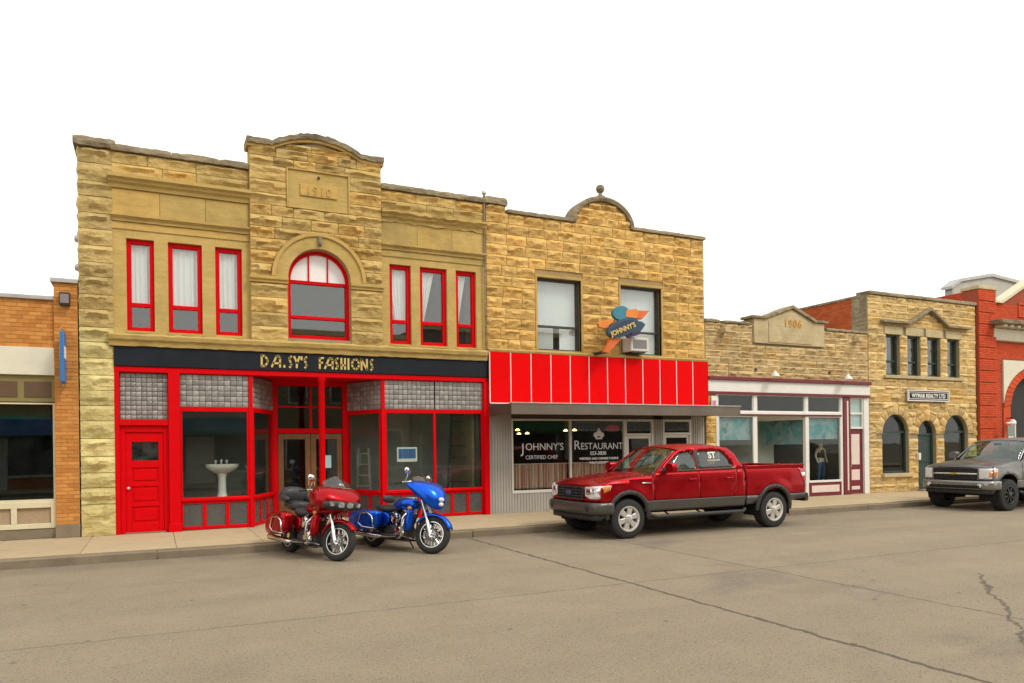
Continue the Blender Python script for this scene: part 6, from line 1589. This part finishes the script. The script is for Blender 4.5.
F2 = dict(dz=.10, rw=.43, ra=.54, cz=.36, low=gpaint, flare=None, fender_top=[(.13, 1.05), (.3, 1.10), (.6, 1.145), (1.0, 1.19), (1.5, 1.235)], hood=[(.06, 1.09), (.25, 1.15), (.6, 1.20), (1.0, 1.235), (1.52, 1.265)],
          handle=gpaint, board=M['trim'], bumper=car_paint('grey bumper', (.26, .255, .245), .6, .25), bumper_r=gpaint, front=front_grey, gbar=M['silver'], rim=pm('black alloy', (.02, .02, .02), .35, metal=.3, var=.1, space='obj'), spokes=8, rr=.56, ww=.31, track=1.02, spw=.035, fog_bright=True, hood_paint=gdark, rail_paint=True)
GT = make_pickup('pickup_truck', 'raised grey pickup with black wheels parked at the right edge by the arched stone office', gpaint, F2)
GT.location = (20.70 - .85, -4.42, 0); GT.rotation_euler = (0, 0, R(1.0))
# ------------------------------------------------------------------ motorcycles
M['chrome_b'] = pm('polished chrome', (.70, .70, .70), .12, metal=1.0, var=.05, space='obj')
M['leather'] = pm('black vinyl', (.022, .022, .023), .5, var=.15, vs_=14, bmp=.003, bs=30, space='obj')
M['engine'] = pm('cast engine metal', (.10, .10, .10), .4, metal=.7, var=.25, vs_=12, space='obj')
M['smoke'] = glass_mat('smoked screen', (.6, .6, .6), dirty=.005, f0=.07)
M['wheel_dark'] = pm('dark wheel metal', (.03, .03, .03), .35, metal=.5, var=.1, space='obj')
def bike_wheel(T, x, r, w, rim, nsp, name='wheel', spoke_w=.022):
    rt = r - .112
    prof = [(rt, -.36), (rt + .03, -.50), (r - .03, -.44), (r - .008, -.26), (r, 0), (r - .008, .26), (r - .03, .44), (rt + .03, .50), (rt, .36)]
    wo = MB().lathe([(a, b * w) for a, b in prof], (x, 0, r), 'y', 40, closed=True).build(name, M['rubber'], T, sm=60)
    MB().lathe([(rt + .012, -.40 * w), (rt - .012, -.42 * w), (rt - .02, -.3 * w), (rt - .035, 0), (rt - .02, .3 * w), (rt - .012, .42 * w), (rt + .012, .40 * w)], (x, 0, r), 'y', 36).build('rim', M['wheel_dark'], wo, sm=50)
    MB().lathe([(rt + .004, -.41 * w), (rt - .004, -.43 * w), (rt - .014, -.41 * w)], (x, 0, r), 'y', 36).build('rim_edge', rim, wo, sm=50)
    sp = MB()
    for i in range(nsp):
        a = 2 * math.pi * i / nsp
        for da, s in ((.10, 1), (-.10, -1)):
            p0 = Vector((x + .045 * math.cos(a), s * .03, r + .045 * math.sin(a))); p1 = Vector((x + (rt - .02) * math.cos(a + da), s * .02, r + (rt - .02) * math.sin(a + da)))
            sp.tube([p0, p1], [spoke_w, spoke_w * .75], 6)
    sp.build('spokes', rim, wo, sm=60)
    MB().lathe([(0, -.07), (.05, -.07), (.06, -.03), (.06, .03), (.05, .07), (0, .07)], (x, 0, r), 'y', 18).build('hub', M['chrome_b'], wo, sm=40)
    for s in (-1, 1):
        d = MB(); d.lathe([(.09, s * .072), (.125, s * .072), (.125, s * .078), (.09, s * .078)], (x, 0, r), 'y', 28, closed=True); d.build('brake_disc', M['engine'], wo, sm=40)
    return wo
def mudguard(T, x, z, r, a0, a1, hw, mat, name='mudguard', taper=.0, skirt=.05):
    P = []; n = 20
    for i in range(n + 1):
        t = i / n; a = R(a0 + (a1 - a0) * t); row = []
        ww = hw * (1 - taper * (abs(t - .5) * 2) ** 3)
        for k in range(9):
            q = -1 + 2 * k / 8; rr = r - (skirt if abs(q) == 1 else skirt * .35 * abs(q) ** 3)
            row.append((x + rr * math.cos(a), q * ww, z + rr * math.sin(a)))
        P.append(row)
    o = MB().grid(P).build(name, mat, T, recalc=False); o.data.shade_smooth(); md = o.modifiers.new('s', 'SOLIDIFY'); md.thickness = .006; md.offset = 0
    return o
def loft_e(T, name, secs, mat, n=20, sub=1):     # (x, cy, cz, hw, hh, exp)
    return MB().loft([se(x, cy, cz, hw, hh, n, e) for x, cy, cz, hw, hh, e in secs]).build(name, mat, T, sub=sub)
def make_bike(label, paint, cfg):
    T = thing('motorcycle', label, 'motorcycle', (0, 0, 0), 'motorcycles parked at the kerb'); ch = M['chrome_b']
    xf, xr, rf, rr = .84, -.80, cfg['rf'], .315
    steer = []
    steer.append(bike_wheel(T, xf, rf, .135, ch if cfg['rimc'] else M['silver'], cfg['nsp'], 'front_wheel'))
    bike_wheel(T, xr, rr, .17, M['silver'], 9, 'rear_wheel', .02)
    steer.append(mudguard(T, xf, rf, rf + .045, cfg['mg'][0], cfg['mg'][1], .092, paint, 'front_mudguard', .25))
    for s in (-1, 1):
        f = MB(); f.tube([(xf, s * .115, rf), (xf - .10, s * .115, rf + .24)], .036, 12); f.tube([(xf - .10, s * .115, rf + .24), (.56, s * .115, .98)], .024, 12)
        steer.append(f.build('fork_leg', cfg['fork'], T, sm=50))
        steer.append(MB().box(xf - .13, xf - .04, s * .082 - .02, s * .082 + .02, rf + .05, rf + .15).build('brake_caliper', M['engine'], T, bevel=.012))
    steer.append(MB().tube([(xf, -.14, rf), (xf, .14, rf)], .022, 12).build('front_axle', ch, T))
    # frame, engine
    fr = MB(); 
    for s in (-1, 1): fr.tube([(.56, s * .03, .95), (.44, s * .10, .50), (.38, s * .12, .20), (-.35, s * .13, .19), (-.55, s * .14, .40), (-.62, s * .13, .62), (.1, s * .08, .78), (.52, s * .03, .90)], .018, 8)
    fr.build('frame', M['trim'], T, sm=60)
    en = MB(); en.loft([se(x, 0, .34, hw, hh, 16, 3) for x, hw, hh in ((.30, .05, .06), (.26, .13, .12), (.05, .16, .15), (-.15, .16, .15), (-.34, .13, .13), (-.40, .06, .07))]); en.build('crankcase', M['engine'], T, sm=40)
    for sg in (-1, 1):
        c = MB(); ax = Vector((sg * math.sin(R(25)), 0, math.cos(R(25)))); base = Vector((.02 + sg * .05, 0, .44)); u = Vector((ax.z, 0, -ax.x)); v = Vector((0, 1, 0))
        for k in range(9):
            p = base + ax * (.02 + k * .028); hw = .10
            q = [p + u * (a * hw) + v * (b * hw * 1.1) + ax * h for h in (0, .012) for a, b in ((-1, -1), (1, -1), (1, 1), (-1, 1))]; c.hexa(q)
        c.tube([base, base + ax * .27], .075, 14); cy = c.build('cylinder', M['engine'], T)
        h = MB(); p = base + ax * .27; q = [p + u * (a * .105) + v * (b * .115) + ax * hh for hh in (0, .07) for a, b in ((-1, -1), (1, -1), (1, 1), (-1, 1))]; h.hexa(q).build('rocker_cover', ch, cy, bevel=.02)
        MB().tube([base + v * -.12 + u * .03, base + v * -.12 + u * .01 + ax * .28], .013, 8).build('pushrod_tube', ch, cy)
    MB().lathe([(0, -.25), (.085, -.245), (.10, -.22), (.10, -.16), (.05, -.12)], (.03, 0, .60), 'y', 24).build('air_cleaner', ch, T, sm=40)
    MB().lathe([(0, -.215), (.10, -.21), (.12, -.19), (.12, -.15)], (.12, 0, .33), 'y', 24).build('engine_cover', ch, T, sm=40)
    MB().lathe([(0, .215), (.11, .21), (.13, .19), (.13, .15)], (-.12, 0, .33), 'y', 24).build('primary_cover', ch, T, sm=40)
    # exhausts on both sides
    for s in (-1, 1):
        e = MB(); e.tube([(.17, s * .10, .60), (.24, s * .17, .52), (.20, s * .20, .36), (.05, s * .22, .26), (-.30, s * .25, .235)], .024, 10); ex = e.build('exhaust_pipe', ch, T, sm=60)
        MB().tube([(-.28, s * .27, .235), (-.36, s * .285, .235), (-1.02, s * .30, .265), (-1.10, s * .30, .27)], [.03, .050, .056, .050], 16).build('silencer', ch, ex, sm=50)
    # tank, seat, side covers, rear mudguard
    loft_e(T, 'fuel_tank', [(.44, 0, .86, .05, .05, 2.4), (.38, 0, .87, .13, .10, 2.4), (.18, 0, .875, .185, .125, 2.6), (-.04, 0, .86, .17, .115, 2.6), (-.20, 0, .82, .10, .07, 2.4), (-.24, 0, .80, .05, .04, 2.2)], paint)
    MB().box(-.10, .34, -.035, .035, .965, 1.0).build('tank_console', ch, T, bevel=.012)
    loft_e(T, 'rider_seat', cfg['seat'], M['leather'])
    if cfg['pillion']: loft_e(T, 'pillion_seat', cfg['pillion'], M['leather'])
    for nm, sc in cfg['rest']: loft_e(T, nm, sc, M['leather'])
    mudguard(T, xr, rr, rr + .06, 15, 165, .105, paint, 'rear_mudguard', .1)
    loft_e(T, 'side_cover', [(-.18, -.16, .56, .02, .06, 3), (-.25, -.165, .58, .03, .11, 3), (-.42, -.165, .58, .03, .12, 3), (-.48, -.16, .58, .02, .08, 3)], paint); loft_e(T, 'side_cover', [(-.18, .16, .56, .02, .06, 3), (-.25, .165, .58, .03, .11, 3), (-.42, .165, .58, .03, .12, 3), (-.48, .16, .58, .02, .08, 3)], paint)
    # saddlebags
    for s in (-1, 1):
        y = s * .335
        sb = loft_e(T, 'saddlebag', [(x, y, cz, hw, hh, 4) for x, cz, hw, hh in cfg['bag']], paint)
        lid = [(x, y, cz + hh * .55, hw * 1.03, hh * .48, 3.5) for x, cz, hw, hh in cfg['bag']]; loft_e(sb, 'lid', lid, paint)
        x0 = cfg['bag'][1][0]
        MB().tube([(x0 + .01, y + s * .05, .36), (x0 + .03, y + s * .125, .42), (x0 - .02, y + s * .135, .60), (x0 - .16, y + s * .135, .66), (x0 - .36, y + s * .135, .64), (x0 - .42, y + s * .13, .46), (x0 - .30, y + s * .125, .39), (x0 - .05, y + s * .125, .38), (x0 + .02, y + s * .10, .38)], .013, 8).build('bag_guard', ch, T, sm=60)
        MB().box(x0 - .50, x0 - .40, y + s * .11 - .005, y + s * .11 + .008, .60, .63).build('latch', ch, sb)
        # crash bar, floorboard, lower cowl
        MB().tube([(.44, s * .08, .70), (.46, s * .30, .72), (.47, s * .40, .62), (.45, s * .41, .45), (.42, s * .34, .30), (.40, s * .10, .24)], .017, 10).build('engine_guard', ch, T, sm=60)
        MB().box(-.12, .22, s * .22 if s > 0 else -.40, .40 if s > 0 else -.22, .27, .295).build('footboard', M['trim'], T, bevel=.01)
        if cfg['lowers']:
            loft_e(T, 'lower_cowl', [(.34, s * .22, .56, .04, .14, 2.6), (.40, s * .23, .57, .085, .22, 2.6), (.47, s * .22, .60, .08, .22, 2.6), (.53, s * .20, .64, .03, .14, 2.4)], paint)
        # bars, mirrors, indicators
        hb = MB().tube([(.50, 0, 1.08), (.47, s * .14, cfg['barz'] - .02), (.40, s * .28, cfg['barz'] + .03), (.28, s * .36, cfg['barz']), (.14, s * .41, cfg['barz'] - .03)], .014, 10).build('handlebar', ch, T, sm=60); steer.append(hb)
        MB().tube([(.26, s * .37, cfg['barz'] - .005), (.13, s * .415, cfg['barz'] - .035)], .021, 10).build('grip', M['leather'], hb)
        MB().tube([(.29, s * .36, cfg['barz']), (.36, s * .40, cfg['barz'] + .09), (.37, s * .41, cfg['barz'] + .16)], .008, 8).build('mirror_stalk', ch, hb)
        MB().loft([se(.365 + dx, s * .44, cfg['barz'] + .20, a, b, 18, 2.4) for dx, a, b in ((.045, .03, .02), (.035, .075, .05), (.01, .10, .066), (-.004, .098, .064))]).build('mirror', ch, hb, sm=50)
        MB().loft([se(.52 + dx, s * .30, .80, a, a, 14) for dx, a in ((.05, .012), (.035, .030), (-.02, .034), (-.04, .02))]).build('indicator', M['amber'], T, sm=50)
    cfg['fairing'](T, paint, ch, steer)
    MB().loft([se(xr - .34 + dx, 0, .56, .05, a, 14) for dx, a in ((-.04, .02), (-.03, .035), (.02, .035))]).build('tail_lamp', M['taillight'], T, sm=50)
    MB().box(-1.20, -1.185, -.10, .10, .40, .53).build('number_plate', M['white'], T)
    MB().tube([(-.05, .20, .24), (.02, .34, .02)], .014, 8).build('side_stand', M['trim'], T)
    # steering turned to the left: whole front end swings with the fork
    Ms = Matrix.Translation((.58, 0, .9)) @ Matrix.Rotation(R(cfg['steer']), 4, Vector((-.30, 0, 1)).normalized()) @ Matrix.Translation((-.58, 0, -.9))
    for o in steer: o.matrix_local = Ms
    return T
M['lamp_dim'] = pm('headlamp lens', (.42, .42, .42), .1, metal=.6, var=.5, vs_=25, space='obj', coat=1)
def fairing_red(T, paint, ch, steer):
    fa = loft_e(T, 'fairing', [(1.00, 0, 1.0, .06, .04, 2.2), (.97, 0, 1.01, .25, .085, 2.8), (.90, 0, 1.03, .37, .15, 3.0), (.78, 0, 1.05, .43, .21, 3.0), (.62, 0, 1.06, .445, .25, 2.6), (.48, 0, 1.06, .43, .24, 2.6), (.40, 0, 1.06, .36, .18, 2.5)], paint, 24, 2)
    loft_e(T, 'dashboard', [(.47, 0, 1.10, .34, .12, 2.6), (.38, 0, 1.10, .30, .09, 2.6)], M['trim'])
    loft_e(T, 'fairing_chin', [(.86, 0, .90, .06, .03, 2.4), (.80, 0, .88, .20, .07, 2.6), (.66, 0, .86, .26, .10, 2.6), (.52, 0, .86, .22, .10, 2.6), (.46, 0, .86, .12, .06, 2.4)], paint)
    mk = MB().loft([se(x, 0, .955, hw, hh, 24, 3) for x, hw, hh in ((1.004, .15, .03), (.995, .29, .07), (.955, .35, .082), (.88, .38, .085))]).build('headlamp_mask', M['trim'], T, sm=60)
    for s in (-1, 1):
        for yy in (.085, .235): MB().loft([se(x - .02 - .25 * yy * yy, s * yy, .96, hw, hh, 18, 3) for x, hw, hh in ((1.034, .02, .01), (1.028, .058, .044), (1.00, .068, .052), (.97, .068, .052))]).build('headlamp', M['lamp_dim'], T, sm=60)
    P = []
    for i in range(9):
        t = i / 8; row = []
        for k in range(13):
            q = -1 + k / 6; hw = .30 - .06 * t - (.10 * max(0, t - .6) / .4)
            row.append((.80 - .20 * t - .10 * q * q * (1 - .3 * t), q * hw, 1.24 + .21 * t - .04 * q * q * t))
        P.append(row)
    o = MB().grid(P).build('windscreen', M['smoke'], T, recalc=False); o.data.shade_smooth(); md = o.modifiers.new('s', 'SOLIDIFY'); md.thickness = .005
    MB().tube([(.79, -.2, 1.25), (.815, 0, 1.25), (.79, .2, 1.25)], .008, 6).build('screen_trim', ch, T)
def fairing_blue(T, paint, ch, steer):
    fa = loft_e(T, 'fairing', [(1.02, 0, .93, .05, .05, 2.2), (1.00, 0, .94, .13, .13, 2.4), (.93, 0, .98, .21, .20, 2.4), (.82, 0, 1.06, .30, .20, 2.5), (.68, 0, 1.14, .37, .16, 2.5), (.54, 0, 1.20, .40, .12, 2.5), (.42, 0, 1.24, .38, .07, 2.5), (.36, 0, 1.25, .30, .03, 2.3)], paint, 24, 2)
    loft_e(T, 'dashboard', [(.62, 0, 1.08, .30, .12, 2.6), (.44, 0, 1.14, .27, .08, 2.6)], M['trim'])
    for z, a in ((.985, .055), (.90, .05)):
        MB().loft([se(x, 0, z, hw, hw * .75, 18, 2.2) for x, hw in ((1.058, .01), (1.052, a * .8), (1.035, a), (.97, a))]).build('headlamp', M['lamp_glass'], T, sm=60)
    P = []
    for i in range(7):
        t = i / 6; P.append([(.66 - .18 * t - .08 * (q * q), q * (.25 - .05 * t), 1.28 + .12 * t - .03 * q * q) for q in [-1 + k / 6 for k in range(13)]])
    o = MB().grid(P).build('windscreen', M['smoke'], T, recalc=False); o.data.shade_smooth(); md = o.modifiers.new('s', 'SOLIDIFY'); md.thickness = .005
bag = [(-.32, .58, .05, .10), (-.35, .56, .105, .19), (-.55, .55, .118, .215), (-.85, .525, .118, .21), (-1.04, .50, .10, .17), (-1.12, .48, .05, .10)]
C1 = dict(rf=.335, rimc=False, nsp=7, mg=(35, 168), fork=M['chrome_b'], seat=[(.0, 0, .78, .06, .03, 2.5), (-.06, 0, .77, .14, .06, 2.6), (-.26, 0, .745, .19, .075, 2.8), (-.44, 0, .77, .20, .09, 2.8), (-.50, 0, .80, .15, .07, 2.6)],
          pillion=[(-.40, 0, .87, .10, .07, 2.6), (-.46, 0, .87, .19, .105, 2.8), (-.70, 0, .87, .21, .10, 2.8), (-.88, 0, .88, .20, .08, 2.6)],
          rest=[('backrest', [(-.74, 0, 1.06, .18, .10, 2.4), (-.80, 0, 1.06, .26, .17, 2.5), (-.92, 0, 1.06, .28, .18, 2.5), (-1.02, 0, 1.04, .22, .13, 2.4)]), ('arm_rest', [(-.60, -.24, .98, .03, .03, 2.5), (-.64, -.25, .99, .06, .055, 2.5), (-.88, -.25, 1.0, .07, .075, 2.5), (-.95, -.22, 1.0, .04, .05, 2.5)]), ('arm_rest', [(-.60, .24, .98, .03, .03, 2.5), (-.64, .25, .99, .06, .055, 2.5), (-.88, .25, 1.0, .07, .075, 2.5), (-.95, .22, 1.0, .04, .05, 2.5)])],
          bag=bag, lowers=True, barz=1.13, fairing=fairing_red, steer=24)
C2 = dict(C1); C2.update(rf=.345, rimc=True, nsp=9, mg=(20, 150), fork=pm('bright fork metal', (.75, .75, .75), .2, metal=.7, var=.03, space='obj'), pillion=None,
          seat=[(.06, 0, .80, .05, .03, 2.5), (.0, 0, .79, .13, .055, 2.6), (-.22, 0, .735, .19, .07, 2.8), (-.42, 0, .75, .20, .08, 2.8), (-.62, 0, .78, .16, .06, 2.8), (-.80, 0, .77, .11, .04, 2.6)],
          rest=[('backrest', [(-.40, 0, .93, .12, .05, 2.6), (-.43, 0, .94, .15, .075, 2.8), (-.48, 0, .95, .15, .075, 2.8), (-.51, 0, .95, .10, .05, 2.6)])],
          bag=[(-.28, .55, .05, .10), (-.32, .54, .105, .17), (-.55, .525, .12, .195), (-.88, .50, .12, .19), (-1.08, .475, .105, .16), (-1.16, .46, .05, .10)], barz=1.22, fairing=fairing_blue, steer=22)
bred = car_paint('candy red motorcycle paint', (.38, .002, .006), .75, .24); bblue = car_paint('cobalt blue motorcycle paint', (.006, .10, .66), .75, .24)
b1 = make_bike('red touring motorcycle with black seat, twin headlamps and chrome pipes', bred, C1)
b2 = make_bike('blue bagger motorcycle with swept fairing and chrome fork', bblue, C2)
for o, x, y, a in ((b1, 2.46, -4.22, -72), (b2, 4.08, -4.25, -67)):
    o.rotation_mode = 'XYZ'; o.location = (x, y, 0)
    o.matrix_basis = Matrix.Translation((x, y, 0)) @ Matrix.Rotation(R(a), 4, 'Z') @ Matrix.Rotation(-R(7), 4, 'X') @ Matrix.Scale(.99, 4)
